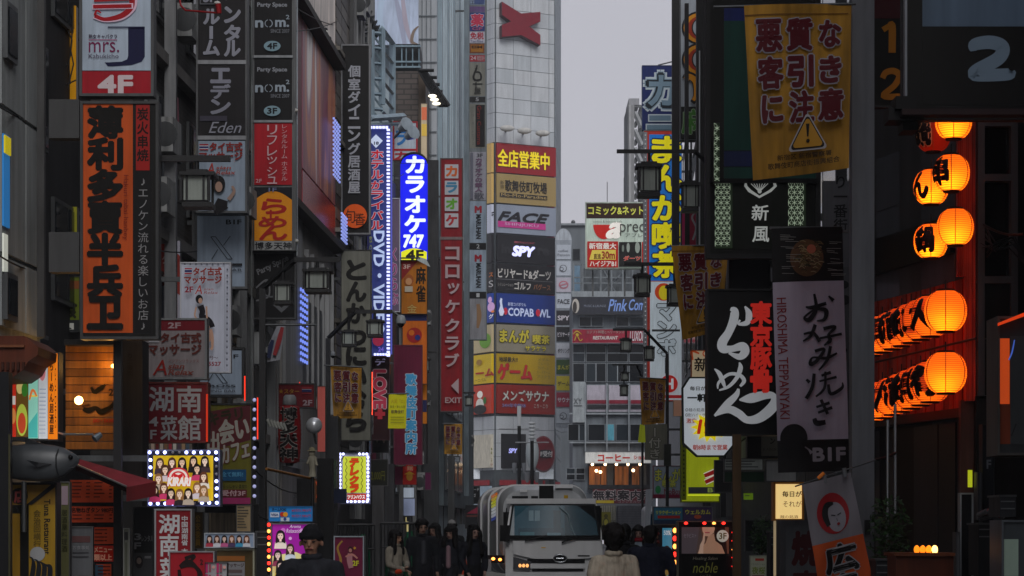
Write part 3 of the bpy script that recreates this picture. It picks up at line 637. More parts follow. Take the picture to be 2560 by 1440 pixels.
WR = M('7a1c10', .0, .5, 0, .5, 5)
def sl(px, py, h=0):   # splayed shopfront running back from the corner pier
    t = (2440-px)/250; D = 20.0+2.3*t; p = W(px, 0, D); n = Vector((-2.3, -.62, 0)).normalized(); return Vector((p.x, p.y, EYE+(HY-py)*20/F))+n*h
def slb(x0, y0, x1, y1, mat, name, h=.03, par=None, h0=0):
    a, b, c, d = sl(x0, y1, h), sl(x1, y1, h), sl(x1, y1, h0), sl(x0, y1, h0); up_ = Vector((0, 0, (y1-y0)*20/F))
    return MB().hexa([a, b, c, d, a+up_, b+up_, c+up_, d+up_], mat).build(name, par or RB1)
slb(2180, -100, 2440, 1460, M('37393c', 0, .5, 0, .4, 1), 'shop_front', 0, None, -.5)
RW = [M(h, 0, .5, 0, .5, 5) for h in ('a03420', '8c2a1a', 'b03c24')]
for i in range(22): slb(2182+i*11.7, 690, 2192.8+i*11.7, 1018, RW[i % 3], 'wood_board', .03+.008*(i % 2))
for i in range(9):
    x = 2394+i*5; MB().pbox(x, 290, x+4.6, 1002 if i > 3 else 690, 19.85, .07, random.choice(RW)).build('wood_board', RB1)
MB().pbox(2402, 1000, 2440, 1440, 19.9, .1, M('5a3a30', 0, .5, 0, .5)).build('door_post', RB1)
GP = M('505358', 0, .12, 0, .2, 2)
for y0, y1 in ((296, 440), (444, 515), (620, 688)):
    for x0, x1 in ((2196, 2262), (2266, 2392)): slb(x0, y0, x1, y1, GP, 'pane', .02)
slb(2184, 520, 2392, 616, M('0e0e10', 0, .4), 'dark_fascia', .06)
slb(2180, 1019, 2440, 1042, M('2a1a12', 0, .5, 0, .4), 'lintel', .12)
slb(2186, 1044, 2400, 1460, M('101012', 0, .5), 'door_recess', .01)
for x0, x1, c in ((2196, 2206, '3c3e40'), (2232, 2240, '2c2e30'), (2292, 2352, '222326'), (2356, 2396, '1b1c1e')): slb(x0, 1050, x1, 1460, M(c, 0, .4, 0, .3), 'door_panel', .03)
s27 = block('dark narrow building right of the street pole', 'R', 27.3, 38, 18, M('2a2b2d', 0, .6, 0, .3), 0)
for j in range(6): win(s27, 'R', 28, 30.5, 3+j*2.6, 4.8+j*2.6); win(s27, 'R', 32, 36, 3+j*2.6, 4.8+j*2.6)
for x in (27.6, 31.2): fpiece(s27, 'drain_pipe', 'R', x, x+.12, 0, 18, M('55585a'), .14)
s38 = block('grey green striped building behind the ramen sign', 'R', 38.1, 58, 20, M('4c5050', 0, .6, 0, .3), 0)
for j, c in enumerate(('6f7674', '2f4a3c', '6f7674')): fpiece(s38, 'fascia_board', 'R', 38.2, 57.8, 3.1+j*.62, 3.68+j*.62, M(c, 0, .6), .1)
for j in range(5):
    for i in range(4): win(s38, 'R', 39+i*4.6, 42+i*4.6, 5.4+j*2.9, 7.2+j*2.9)
s58 = block('grey building behind the octagonal price sign', 'R', 58.1, 84, 17, M('5a5c5e', 0, .7, 0, .3), 0)
for j in range(5):
    for i in range(5): win(s58, 'R', 59+i*5, 62+i*5, 3.4+j*2.9, 5.2+j*2.9)
s84 = block('building behind the yellow and blue comic cafe sign', 'R', 84.1, 130, 22, M('62656a', 0, .7, 0, .3), -.6)
for j in range(6):
    for i in range(6): win(s84, 'R', 86+i*7, 90+i*7, 3.4+j*3.1, 5.4+j*3.1, -.6)
block('far grey building on the right side of the street', 'R', 130.2, 225, 20, M('6a6e72', 0, .7, 0, .3), -.9)
tw = empty('building', (W(1590, 0, 275).x, 275, 0), 'slim concrete stair tower with steel braces left of the blue katakana sign', 'building')
MB().pbox(1569, 262, 1586, 1250, 275, 9, M('8a8c8e', 0, .8, 0, .3, .5)).build('wall', tw); MB().pbox(1572, 246, 1598, 262, 275, 7, M('94969a')).build('tower_cap', tw); MB().pbox(1572, 262, 1578, 520, 274.5, .4, M('a0a2a4')).build('corner_strip', tw)
MB().pbox(1600, 262, 1616, 1000, 279, 5, M('4c4e50')).build('rear_wall', tw)
for i in range(6): MB().bar(W(1586, 280+i*45, 275.2), W(1604, 318+i*45, 275.2), .3, M('9a9ea0'), 4).build('brace', tw); MB().bar(W(1604, 280+i*45, 275.6), W(1586, 318+i*45, 275.6), .22, M('6a6e70'), 4).build('brace', tw)
MB().pbox(1584, 262, 1604, 268, 275.1, .3, METAL).build('rail', tw)
# ================================================================ left side signs
def portrait(p, cx, cy, s, hair, skin, cloth, face=True):
    """small printed person: bust, hair, face; s = face half width"""
    p.poly([(cx-2*s, cy+4.2*s), (cx-1.7*s, cy+2.2*s), (cx-.6*s, cy+1.5*s), (cx+.6*s, cy+1.5*s), (cx+1.7*s, cy+2.2*s), (cx+2*s, cy+4.2*s)], cloth)
    p.circ(cx, cy+.1*s, 1.4*s, hair, 1.75*s, n=14).poly([(cx-1.4*s, cy), (cx-1.6*s, cy+2.6*s), (cx-.7*s, cy+2.2*s), (cx+.7*s, cy+2.2*s), (cx+1.6*s, cy+2.6*s), (cx+1.4*s, cy)], hair)
    p.rect(cx-.35*s, cy+.8*s, cx+.35*s, cy+2*s, skin).circ(cx, cy+.25*s, .88*s, skin, 1.2*s, n=14)
    if face: p.rect(cx-.6*s, cy, cx-.2*s, cy+.2*s, '3a2a26').rect(cx+.2*s, cy, cx+.6*s, cy+.2*s, '3a2a26').rect(cx-.25*s, cy+.8*s, cx+.25*s, cy+.95*s, 'a04a48')
    p.poly([(cx-1.1*s, cy-.1*s), (cx-.9*s, cy-1.2*s), (cx, cy-1.6*s), (cx+.9*s, cy-1.2*s), (cx+1.1*s, cy-.1*s), (cx+.5*s, cy-.7*s), (cx-.4*s, cy-.6*s)], hair)
HUM = 'e0b8a0'
# --- orange tower
s = Sign('tall orange vertical sign with six bold black brush characters', 200, 252, 396, 848, 31, .25, '3c3d3e', 7, '141312', 0)
p = s.panel(208, 260, 332, 832, 'c0501a', .03)
for i, ch in enumerate('薄利多賣半兵卫'[:7]):
    y = 268+i*79.5; p.text(ch, 222, y, 304, y+75, '0c0a08', b=.06)
p.text('Hakuri tabai hanbey', 306, 438, 322, 600, '7a1e10', v=2, sh=0)
p.done(); q = s.panel(340, 262, 374, 408, '8c1a16', .1); q.text('炭火串焼', 343, 270, 371, 404, '1a0c0a', v=1, b=.03); q.rect(340, 403, 374, 426, '8c1a16').done()
q = s.panel(338, 430, 380, 834, '101012', 0); q.text('♪エノケン流れる楽しいお店♪', 345, 446, 371, 824, '8a8a8c', v=1, b=.0); q.done()
s.end()
for y0, y1 in ((248, 345), (580, 680)): MB().pbox(122, y0, 198, y1, 31.05, .25, M('3c3d3e', 0, .5, .2)).build('bracket_box', s.root)
s = Sign('white vertical sign with a big navy letter J above a red 4F panel', 198, -120, 384, 240, 31, .25, '4a4c4e', 7)
p = s.panel(203, -110, 377, 176, 'aab8c8', .05)
p.text('J', 262, 68, 362, 166, '181a3c').text('mrs.', 222, 105, 298, 131, '6e2048', sh=0).text('熟女キャバクラ', 222, 86, 293, 97, '3c2a40', b=.02).rect(222, 99, 293, 101, '9a4a70').text('Kabukicho', 222, 135, 297, 146, '4a3c50')
p.rect(270, 67, 362, 70, '181a3c')
p.line([(236, 40, 14), (262, 50, 12), (300, 44, 17), (326, 26, 19), (334, 6, 20), (330, -30, 20)], 14, 'd8b8cc').line([(238, 40, 10), (262, 49, 9), (300, 42, 13), (324, 25, 14), (331, 6, 14), (328, -30, 14)], 10, '9c1620').line([(232, 18, 14), (334, 16, 14)], 14, 'd8b8cc').line([(236, 2, 8), (330, -2, 8)], 8, '9c1620').line([(234, 18, 9), (330, 16, 9)], 9, '9c1620').line([(238, 40, 6), (243, 28, 5), (254, 34, 3)], 5, '9c1620').done()
p = s.panel(203, 178, 377, 236, '9e1424', .06); p.text('4F', 247, 190, 330, 232, 'c8b8bc', b=.05).done(); s.end()
s = Sign('narrow yellow lit sign seen in the gap left of the red 4F panel', 150, 14, 190, 250, 38.5, .2, 'aeb0b2', 0, 'c2880c', .22)
s.end(); m = MB()
for pts in ([(150, 20), (168, 70), (180, 100), (176, 140), (160, 180)], [(182, 20), (180, 90), (172, 160), (176, 210)], [(150, 185), (162, 212), (180, 205), (190, 200)], [(176, 120), (184, 160), (170, 220)]): m.tube([W(x, y, 38.2) for x, y in pts], .012, DARK, 5)
tag(m.build('cables'), 'tangle of black cables hanging before the yellow lit sign', 'cables')
s = Sign('small yellow green panel left of the orange sign', 158, 517, 192, 580, 38.5, .2, '6a6c6e', 0, '8c8a24', .12); s.end()
s = Sign('green and brown food sign behind the lower left of the orange sign', 158, 690, 200, 830, 38.5, .2, '3a3c3e', 2, '5e6a20', .12); p = s.pr
p.rect(160, 702, 198, 722, '7a4424').text('食', 164, 748, 192, 795, '1a1c10', b=.06).rect(160, 800, 198, 830, '26282a').rect(165, 808, 185, 824, 'b8b8b0').line([(170, 811), (172, 819), (179, 822)], 3, '26282a'); s.end()
# --- rental room stack
s = Sign('tall sign tower whose top black panels read rental room in white katakana', 490, -80, 618, 532, 44, .35, '4c4e50', 5, side='L')
p = s.panel(496, -75, 613, 149, '1c1a1d', 0)
for y, ch in ((-40, 'レ'), (18, 'ン'), (64, 'タ'), (102, 'ル')): p.text(ch, 562, y, 600, y+38, '8a8c98', b=.05)
for y, ch in ((24, 'ル'), (102, 'ム')): p.text(ch, 510, y, 548, y+36, '8a8c98', b=.05)
p.rect(524, 66, 533, 98, '8a8c98').rect(500, -20, 546, 12, '5a5c62').rect(503, -18, 543, 9, '1c1a1d').text('5F', 510, -14, 538, 6, '8a8c98', b=.04)
MB().pbox(494, 150, 615, 160, 43.97, .04, M('7c7e82', 0, .4, .5)).build('divider', s.root)
p = s.panel(496, 162, 613, 338, '1b191c', 0)
for y, ch in ((172, 'エ'), (212, 'デ'), (250, 'ン')): p.text(ch, 528, y, 575, y+34, '858794', b=.05)
p.text('Eden', 522, 305, 604, 333, '8a8c98', sh=.35).rect(500, 290, 568, 303, '3c3a46').done()
MB().pbox(494, 339, 615, 349, 43.97, .04, M('7c7e82', 0, .4, .5)).build('divider', s.root)
p = s.panel(496, 352, 613, 528, '8694a4', .04)
p.rect(499, 360, 521, 364, '8a1c28').rect(499, 364, 521, 366, 'b8bcc4').rect(499, 366, 521, 371, '22285c').rect(499, 371, 521, 373, 'b8bcc4').rect(499, 373, 521, 376, '8a1c28')
p.text('タイ古式', 525, 357, 606, 378, '7a2420', b=.05).text('マッサージ', 499, 381, 606, 401, '7a2420', b=.05).text('A', 517, 408, 537, 437, '9a2c20', sh=.2).text('sian', 540, 416, 578, 424, '8c3a30', sh=.2, b=.02).text('Relax', 540, 427, 590, 437, '8c3a30', sh=.2, b=.02)
p.line([(558, 500, 26), (552, 520, 34), (556, 530, 36)], 30, '131216').line([(572, 500, 10), (586, 480, 8), (581, 466, 6)], 8, '8c7468').circ(548, 462, 16, '100e10', 22).circ(548, 468, 9, '94786a', 13).done(); s.end()
s = Sign('pale grey B1F sign with a thin outlined letter X', 480, 525, 618, 722, 45, .3, '4c4e50', 6, side='L')
p = s.panel(493, 540, 613, 716, '8795a6', .04); p.text('B1F', 565, 549, 604, 561, '1a1c20', b=.02)
def XO(p, x, y, k=1):
    for a, b in (((0, 0), (12, 0)), ((0, 0), (42, 56)), ((12, 0), (54, 56)), ((42, 56), (54, 56)), ((48, 0), (32, 22)), ((3, 56), (18, 32)), ((48, 0), (50, 0))):
        p.line([(x+a[0]*k, y+a[1]*k), (x+b[0]*k, y+b[1]*k)], 1.6, '15171c')
XO(p, 527, 592); p.rect(570, 659, 606, 665, '15171c').text('BAR', 570, 672, 606, 679, '2a2c32').done(); s.end()
s = Sign('second pale B1F sign with a cut off outlined X beside the 4F red sign', 470, 868, 610, 992, 45, .3, '222426', 5, side='L')
p = s.panel(500, 876, 604, 986, '8795a6', .03); p.text('1F', 572, 886, 596, 896, '1a1c20', b=.02); XO(p, 515, 902); p.text('ROSS', 524, 962, 590, 968, '15171c', b=.03).text('ING BAR', 528, 974, 590, 981, '2a2c32').done(); s.end()
s = Sign('tall white massage sign with a woman in a black dress', 450, 655, 577, 932, 40.5, .2, 'b8bac0', 3, 'aeb2c0', .1, side='L')
p = s.pr; 
for i in range(8): p.rect(460+i*14, 658, 464+i*14, 662, '5a5c68')
for i in range(17): p.rect(567, 672+i*15, 571, 677+i*15, '5a5c68')
p.rect(563, 668, 564, 925, '8c8e98').rect(462, 668, 563, 669, '8c8e98')
p.rect(464, 672, 482, 675, '9a1c28').rect(464, 677, 482, 682, '22285c').rect(464, 684, 482, 687, '9a1c28').text('タイ古式', 486, 671, 556, 690, '842c20', b=.05).text('マッサージ', 464, 693, 556, 711, '842c20', b=.05).text('2F', 464, 718, 486, 733, '842030', b=.03).text('A', 490, 715, 508, 737, 'a02c1c', sh=.2).text('sian', 512, 722, 536, 728, '8c3a30', sh=.2).text('Relax', 512, 730, 548, 737, '8c3a30', sh=.2)
p.line([(504, 766, 16), (509, 780, 14), (508, 792, 16), (519, 808, 30), (524, 823, 34)], 16, '15131a').circ(501, 750, 9, '120f12', 11).circ(504, 754, 5, 'b08c78', 7).line([(494, 770, 4), (490, 790, 4), (497, 800, 3)], 4, 'b08c78').line([(519, 768, 5), (521, 800, 4), (526, 822, 4)], 5, 'b08c78').line([(528, 826, 11), (533, 845, 9), (534, 868, 6), (530, 876, 8)], 9, 'a98470').line([(518, 826, 11), (528, 845, 8), (516, 866, 7), (512, 874, 6)], 9, 'a07c6a')
p.text('500円～', 505, 892, 548, 901, '4a2428', b=.02).text('0317-5527', 488, 906, 556, 917, '7a2430', b=.03); s.end()
s = Sign('red and white food board behind the lower edge of the white massage sign', 398, 602, 450, 796, 42.5, .2, '5c5e62', 0, '9a9aa6', .04, side='L')
s.pr.poly([(398, 602), (398, 702), (450, 738), (450, 640), (425, 618)], '7e2c26').text('タイ', 405, 636, 440, 660, 'a88c88', b=.03).rect(402, 730, 412, 790, '6c5c5c').rect(420, 745, 428, 792, '4c4444').rect(435, 750, 444, 794, '8a5c54'); s.end()
s = Sign('grey massage sign with a dark red 2F header', 361, 795, 517, 948, 37, .3, '7c7e80', 5, '8e8688', .02, side='L')
p = s.pr; p.rect(366, 800, 512, 826, '6c1420').text('2F', 420, 806, 452, 821, 'a48c90', b=.03).rect(372, 842, 398, 848, '7a2028').rect(372, 851, 398, 856, 'a4a4a8')
p.text('タイ古式', 402, 833, 503, 857, '5c2a24', b=.05).text('マッサージ', 372, 862, 503, 887, '5c2a24', b=.05).text('A', 382, 900, 418, 938, '8c2018', sh=.2).text('sian', 420, 910, 462, 922, '7a3a30', sh=.25, b=.02).text('Relax', 420, 924, 486, 938, '7a3a30', sh=.25, b=.02).text('アジアンリラックス', 422, 899, 498, 907, '7a3a30'); s.end()
s = Sign('square dark red 4F sign with silver Chinese brush characters', 360, 955, 520, 1107, 35, .3, '6a2420', 4, '6c1420', .01, side='L')
p = s.pr
for ch, b_ in (('湖', (374, 968, 433, 1028)), ('南', (443, 966, 503, 1030)), ('菜', (402, 1040, 443, 1100)), ('館', (446, 1040, 502, 1100))): p.text(ch, *b_, '9a9ca0', b=.025)
p.text('4', 372, 1042, 396, 1066, '9a9ca0', b=.02).text('F', 376, 1075, 392, 1098, '9a9ca0', b=.02)
s.end(); MB().pbox(515, 985, 519, 1104, 34.9, .05, M('e83a1c', .3, .5, 0, 0)).build('neon_strip', s.root)
# LED photo sign
s = Sign('lit photo sign of many hostess portraits framed by blue white bulbs', 368, 1124, 550, 1266, 32, .3, '6a6e80', 4, '2c2e3a', 0, side='L')
p = s.panel(383, 1139, 533, 1252, 'd8b418', .4)
rr = random.Random(3)
HC = ['2a1a14', '4a2c1c', '6a4428', '1c1412', '8a6238', '5c3420']; CC = ['17151a', 'd8d4cc', '2a2226', 'b0a090', '3c2c30', 'c8c0c8', 'c03a68']
for i, (x, y) in enumerate([(400, 1156), (431, 1155), (457, 1155), (486, 1152), (515, 1152), (417, 1174), (497, 1172), (402, 1196), (515, 1192), (417, 1219), (500, 1218), (396, 1226), (437, 1233), (459, 1235), (481, 1233), (520, 1226)]):
    portrait(p, x, y, 7.2, rr.choice(HC), rr.choice(['ead0b8', 'f0d8c4', 'e4c4a8']), rr.choice(CC))
p.circ(458, 1196, 27, 'c8323a', 25, a0=180, a1=360).circ(458, 1196, 23, 'e8dcd4', 21, a0=180, a1=360).circ(458, 1196, 18, 'c8323a', 16, a0=180, a1=360).circ(458, 1196, 13, 'ece0d8', 12, a0=180, a1=360).poly([(458, 1202), (446, 1192), (449, 1186), (458, 1190), (467, 1186), (470, 1192)], 'c81c24')
p.text('KIRARI', 432, 1196, 489, 1216, 'f0e8e4', b=.07, sh=.2, o='c8323a', ow=.05); s.end()
bulbs = [(374+i*19, 1131) for i in range(3)]+[(466+i*18.5, 1131) for i in range(5)]+[(376, 1150+i*18.5) for i in range(3)]+[(541, 1148), (541, 1203), (542, 1221), (541, 1239)]+[(376+i*18.5, 1259) for i in range(5)]+[(505, 1257), (523, 1257), (542, 1257)]
LED = M('a8b0ff', 5, .5, 0, 0)
for x, y in bulbs: MB().ell(W(x, y, 31.93), (.024, .02, .024), LED, 8, 5).build('bulb', s.root)
for x, y in [(376, 1205), (376, 1224), (541, 1166), (541, 1185), (412+20, 1131), (448, 1131), (468, 1259), (486, 1259)]: MB().ell(W(x, y, 31.93), (.02, .02, .02), M('9a9ca8', 0, .3), 8, 5).build('bulb', s.root)
s = Sign('purple grey lit board behind the red 4F sign', 346, 1040, 372, 1146, 38, .2, '3c3e44', 0, '8c94c4', .25); s.end()
s = Sign('strip of small photo posters under the square red 4F sign', 372, 1107, 480, 1126, 37.5, .2, '2a2c2e', 0, '6c645c', .05)
for i in range(9): s.pr.rect(378+i*11, 1108, 386+i*11, 1124, ['b8a090', '6a2424', 'c0b4a8', '8c6a50', 'a83848', 'd0c8c0', '5c4c5c', 'b09070', '4c5c6c'][i])
s.end()
# encounter cafe board
s = Sign('large dark yellow cafe board with outlined characters and a pink base', 512, 1008, 632, 1262, 38, .25, '1c1c1e', 4, '5e5a18', .03, side='L')
p = s.pr; p.poly([(516, 1030), (626, 1012), (626, 1100), (516, 1130)], '4c1a20').text('キラリ', 520, 1020, 606, 1062, '26220e', b=.05, rot=10).text('会い', 548, 1050, 622, 1108, '8e8c84', b=.06, rot=8, o='5a1a1c').text('カフェ', 553, 1108, 624, 1160, '8e8c84', b=.06, rot=8, o='5a1a1c').text('出', 520, 1080, 548, 1128, '8e8c84', b=.05, o='5a1a1c')
p.rect(550, 1174, 616, 1202, '124468').text('全て無料!', 555, 1180, 608, 1192, '4a86a8', b=.03).text('いらっしゃいませ!!', 550, 1211, 617, 1221, '26240e', b=.02).rect(552, 1224, 618, 1242, '5a1c24').text('受付3F', 554, 1226, 614, 1240, 'a88c90', b=.04).rect(516, 1244, 627, 1260, '8c2858').done(); s.end()
for y in range(1000, 1262, 24): MB().ell(W(636, y, 37.8), .03, M('c8ccff', .3, .5, 0, 0), 8, 5).build('bulb', s.root)
s = Sign('dark strip sign with small outlined lettering behind the lit photo sign', 512, 1262, 640, 1282, 39, .2, '1c1c1e', 0, '2a2a2e', 0); s.end()
# neon verticals
for x, y0, y1, D, lb in ((612, 940, 1002, 39, 'short red neon tube beside the second pale B1F sign'), (644, 994, 1098, 41, 'red neon tube on the post left of the red lantern'), (749, 955, 965, 60, 'tiny red neon tube over the star sign')):
    tag(MB().bar(W(x, y0, D), W(x, y1, D), .010, M('ff3820', 1.1, .5, 0, 0), 6).build('neon_tube'), lb, 'neon tube')
# --- bottom left signs
s = Sign('vertical red Chinese restaurant sign standing at the kerb', 386, 1272, 480, 1452, 29, .25, '8a8a8c', 4, '7a121c', .1, legs=True)
p = s.pr; p.text('湖', 398, 1287, 448, 1333, 'b0b0b2', b=.03).text('南', 400, 1336, 446, 1390, 'b0b0b2', b=.03).text('菜', 400, 1396, 446, 1446, 'b0b0b2', b=.03).text('中国湖南省 本場', 454, 1290, 470, 1400, 'b0b0b2', v=1, b=.03); s.end()
s = Sign('red sign board with a black dragon stroke and 2F at bottom left', 422, 1378, 536, 1500, 23, .2, '8c8c90', 3, '8c1420', .12, legs=True)
p = s.pr; p.line([(462, 1396, 8), (485, 1390, 10), (478, 1402, 6)], 8, '1a0c0c').line([(450, 1418, 10), (470, 1408, 20), (490, 1418, 10), (500, 1440, 14), (480, 1470, 10)], 12, '1a0c0c').line([(448, 1424, 8), (452, 1450, 10), (470, 1490, 8)], 8, '1a0c0c').text('2', 500, 1398, 508, 1412, '2a1010', b=.03); s.end()
s = Sign('small stack of pink magazine covers at the corner of the red board', 512, 1406, 568, 1460, 22, .1, '2a2a2c', 1, 'a0a0a4', .05)
for i in range(2):
    for j in range(2): s.pr.rect(514+i*28, 1408+j*27, 520+i*28, 1432+j*27, 'a82860').rect(522+i*28, 1410+j*27, 528+i*28, 1430+j*27, '8c4a58').circ(534+i*28, 1418+j*27, 4, 'c89890')
s.end()
s = Sign('glossy white headed poster board of posing women near the kerb', 510, 1332, 636, 1370, 27, .3, 'a8b0b8', 3, '8c9cb4', .1, legs=False)
for i, (c, h) in enumerate((('a83848', '2a1a18'), ('c8c8d0', '4a2c1c'), ('b85a88', '1c1412'), ('4c3c5c', '6a4428'), ('3c8cb0', '2a1a14'), ('c0c4cc', '5c3420'))): portrait(s.pr, 524+i*19, 1346, 5, h, 'd8b8a8', c, False)
s.end(); r0 = s.root
s = Sign('menu board stand below the white headed poster board', 512, 1372, 636, 1470, 27.05, .2, '9a9a84', 4, '4a3c20', .05, legs=True)
s.pr.rect(530, 1390, 612, 1402, '8c5424').rect(530, 1405, 612, 1462, '78787c').text('古式マッサージ', 548, 1408, 610, 1418, '3c2420', b=.03).rect(536, 1424, 606, 1432, '5a4c4c').rect(536, 1438, 606, 1446, '5a4c4c'); s.end()
s = Sign('dark 3F rental room board behind the red Chinese sign', 332, 1268, 384, 1450, 31, .2, '26282a', 3, '17181b', .0, legs=True)
p = s.pr; p.text('3F', 336, 1334, 352, 1372, '88898c', v=1, b=.04).text('レンタル', 354, 1338, 384, 1354, '6c6d70', b=.03).rect(336, 1382, 382, 1440, '3c3d40').circ(348, 1405, 10, '1c1a1c', 16).circ(348, 1402, 6, '7c6c64', 8).rect(362, 1390, 378, 1396, '77787a'); s.end()
# --- restaurant at far left
s = Sign('horizontal run of lit ramen menu photos under the concrete building', 20, 880, 147, 1102, 30.4, .3, '2a2a2c', 3, '3a3a3a', 0, cat='menu', name='menu_lightbox')
p = s.panel(23, 930, 40, 1092, 'c8301c', .5); p.text('特', 25, 935, 40, 960, 'ffffff', b=.05).rect(24, 990, 39, 1012, 'd8d0c8').circ(32, 1040, 8, 'd88a4a', 20)
p = s.panel(41, 925, 70, 1092, '6a4c1c', .5); p.circ(50, 968, 9, 'd8c078', 17).circ(62, 975, 8, '3a7a2a', 17).circ(55, 1050, 14, 'b8c84a', 40).circ(55, 1058, 10, 'c84a2a', 26).rect(42, 926, 68, 945, 'e82a7a')
p = s.panel(71, 900, 95, 1096, '8fd0bc', .55); p.line([(74, 915, 5), (85, 905, 8), (93, 930, 5)], 5, '3a7a4a').rect(72, 988, 94, 992, 'e8c84a').poly([(72, 1060), (94, 1030), (94, 1094), (72, 1094)], '4ab0a8').line([(74, 1000, 4), (82, 975, 6), (92, 990, 4)], 4, 'e87a3a')
p = s.panel(96, 888, 119, 1097, 'c8ccd0', .5); p.circ(106, 930, 8, 'c87a80', 22)
for i in range(12): p.rect(99, 972+i*10, 115, 974+i*10, '8a94a8')
p = s.panel(120, 882, 145, 1098, 'e87a10', .6); p.text('らーめん居酒屋', 124, 905, 134, 1085, '2a1408', v=1, b=.05).text('GOLDING', 137, 920, 141, 1070, '2a1408', v=2); s.end()
cn = empty('canopy', W(40, 940, 29), 'curved reddish brown canopy roof above the lit ramen menus', 'canopy')
m = MB(); cp = [(-90, 838), (60, 840), (96, 868), (94, 888), (70, 903), (58, 925), (30, 944), (-90, 950)]
m.add([W(x, y, 29.2) for x, y in cp]+[W(x, y, 29.2)+Vector((0, 1.5, 0)) for x, y in cp], [tuple(range(8))]+[(i, 8+i, 8+(i+1) % 8, (i+1) % 8) for i in range(8)], M('5a2c1c', 0, .6, 0, .4)); m.build('fascia', cn)
MB().pbox(-90, 862, 60, 868, 29.15, .05, M('7a4a30')).build('trim', cn)
for i in range(12): MB().pbox(-88+i*13, 905, -82+i*13, 925, 29.15, .04, M('3a1c12')).build('trim', cn)
post = tag(MB().box((W(-20, 0, 27).x, 27, 0), (W(22, 0, 27).x, 27.2, W(0, 930, 27).z), M('1c1d20', 0, .4, 0, .3)).build('post'), 'dark post at the extreme left edge beside the fish', 'post')
tag(MB().box((W(21, 0, 26.9).x, 26.9, 0), (W(25, 0, 26.9).x, 26.95, W(0, 1085, 26.9).z), M('5c5a40', 0, .3, .7)).build('pipe'), 'thin shiny pipe running down next to the fish', 'pipe')
# fish
fr = empty('fish_model', W(110, 1205, 28), 'large grey tuna model with its head pointing right', 'fish model')
m = MB(); FM = M('3e4246', 0, .4, .1, .25, 2); FD = M('26282b', 0, .35)
prof = [(198, 1150, 4), (190, 1151, 14), (178, 1153, 24), (160, 1155, 36), (135, 1157, 44), (100, 1157, 47), (60, 1156, 46), (20, 1155, 40), (-30, 1154, 28), (-80, 1152, 14), (-110, 1150, 5)]
vs = []; n = 20
for x, y, r in prof:
    c = W(x, y, 28); R = r*28/F
    for i in range(n):
        a = 2*math.pi*i/n; vs.append(c+Vector((0, math.cos(a)*R*.62, math.sin(a)*R)))
m.add(vs, [(j*n+i, j*n+(i+1) % n, (j+1)*n+(i+1) % n, (j+1)*n+i) for j in range(len(prof)-1) for i in range(n)], FM, True); m.build('body', fr)
m = MB(); m.lathe(W(176, 1143, 27.92), [(.012, -.02), (.03, 0), (.012, .012)], M('08080a', 0, .1), 12, 'y'); m.ell(W(176, 1143, 27.9), (.022, .02, .022), M('0a0a0c', 0, .05)); m.build('eye', fr)
m = MB(); m.tube([W(x, y, d) for x, y, d in ((146, 1122, 27.9), (140, 1140, 27.87), (140, 1165, 27.86), (146, 1188, 27.9))], .008, FD); m.build('gill_cover', fr)
m = MB(); m.tube([W(x, y, d) for x, y, d in ((196, 1156, 27.97), (186, 1168, 27.93), (176, 1170, 27.92))], .009, FD); m.build('mouth', fr)
m = MB(); a = [W(128, 1160, 27.84), W(96, 1156, 27.82), (W(66, 1150, 27.72)), W(92, 1168, 27.82)]; m.add(a+[v+Vector((0, .03, 0)) for v in a], [(0, 1, 2, 3), (7, 6, 5, 4), (0, 4, 5, 1), (1, 5, 6, 2), (2, 6, 7, 3), (3, 7, 4, 0)], FD); m.build('side_fin', fr)
m = MB(); a = [W(120, 1114, 28), W(60, 1092, 28), W(64, 1112, 28)]; m.add(a+[v+Vector((0, .04, 0)) for v in a], [(0, 1, 2), (5, 4, 3), (0, 3, 4, 1), (1, 4, 5, 2), (2, 5, 3, 0)], FD); m.build('back_fin', fr)
MB().bar(W(60, 1204, 28), W(60, 1330, 28), .03, METAL).build('stand', fr)
# gooseneck spot
o = empty('spotlight', W(195, 1090, 30), 'silver gooseneck spotlight above the fish head', 'spotlight')
MB().tube([W(148, 1082, 30.3), W(160, 1086, 30), W(232, 1086, 29.6)], .013, M('a8b0b8', 0, .3, .6)).build('arm', o); MB().bar(W(252, 1086, 29.5), W(236, 1098, 29.45), .034, M('8c98a0', 0, .3, .6), 12, .05).build('lamp_head', o)
# yellow tuna sign
s = Sign('dark and yellow restaurant sign with a wave drawing under the fish', 22, 1206, 142, 1470, 28.3, .25, '121214', 4, '121212', 0, legs=True)
p = s.panel(30, 1212, 138, 1262, '8c6a1c', .0); p.circ(48, 1240, 22, '1a1614', 20).text('店', 36, 1226, 66, 1256, '8a3a3a', b=.04, o='1a1412'); p.poly([(138, 1212), (138, 1218), (80, 1262), (66, 1262), (128, 1212)], '141212')
p = s.panel(72, 1262, 138, 1460, '96761c', .02); p.text('Tuna Restaurant', 110, 1248, 126, 1386, '141210', v=2, b=.02, sh=0).text('会治回横行', 84, 1275, 102, 1370, '5a4814', v=1, b=.03)
p.circ(94, 1385, 19, '8c8e90', 18); 
for i in range(4): p.line([(76+i*16, 1460, 12), (84+i*14, 1420, 12), (82+i*12, 1398+i*5, 5), (74+i*12, 1392+i*6, 2)], 8, '15171c')
p = s.panel(28, 1284, 50, 1460, '8c6a1a', .02); s.end()
s = Sign('grey column sign strip with rounded top beside the yellow tuna sign', 150, 1204, 174, 1470, 30, .15, '5c5c5c', 2, '5a5a38', .03, legs=True); s.pr.text('居酒屋料理酒', 154, 1275, 168, 1380, '26260e', v=1, b=.02).rect(154, 1215, 170, 1262, '8c7a84'); s.end()
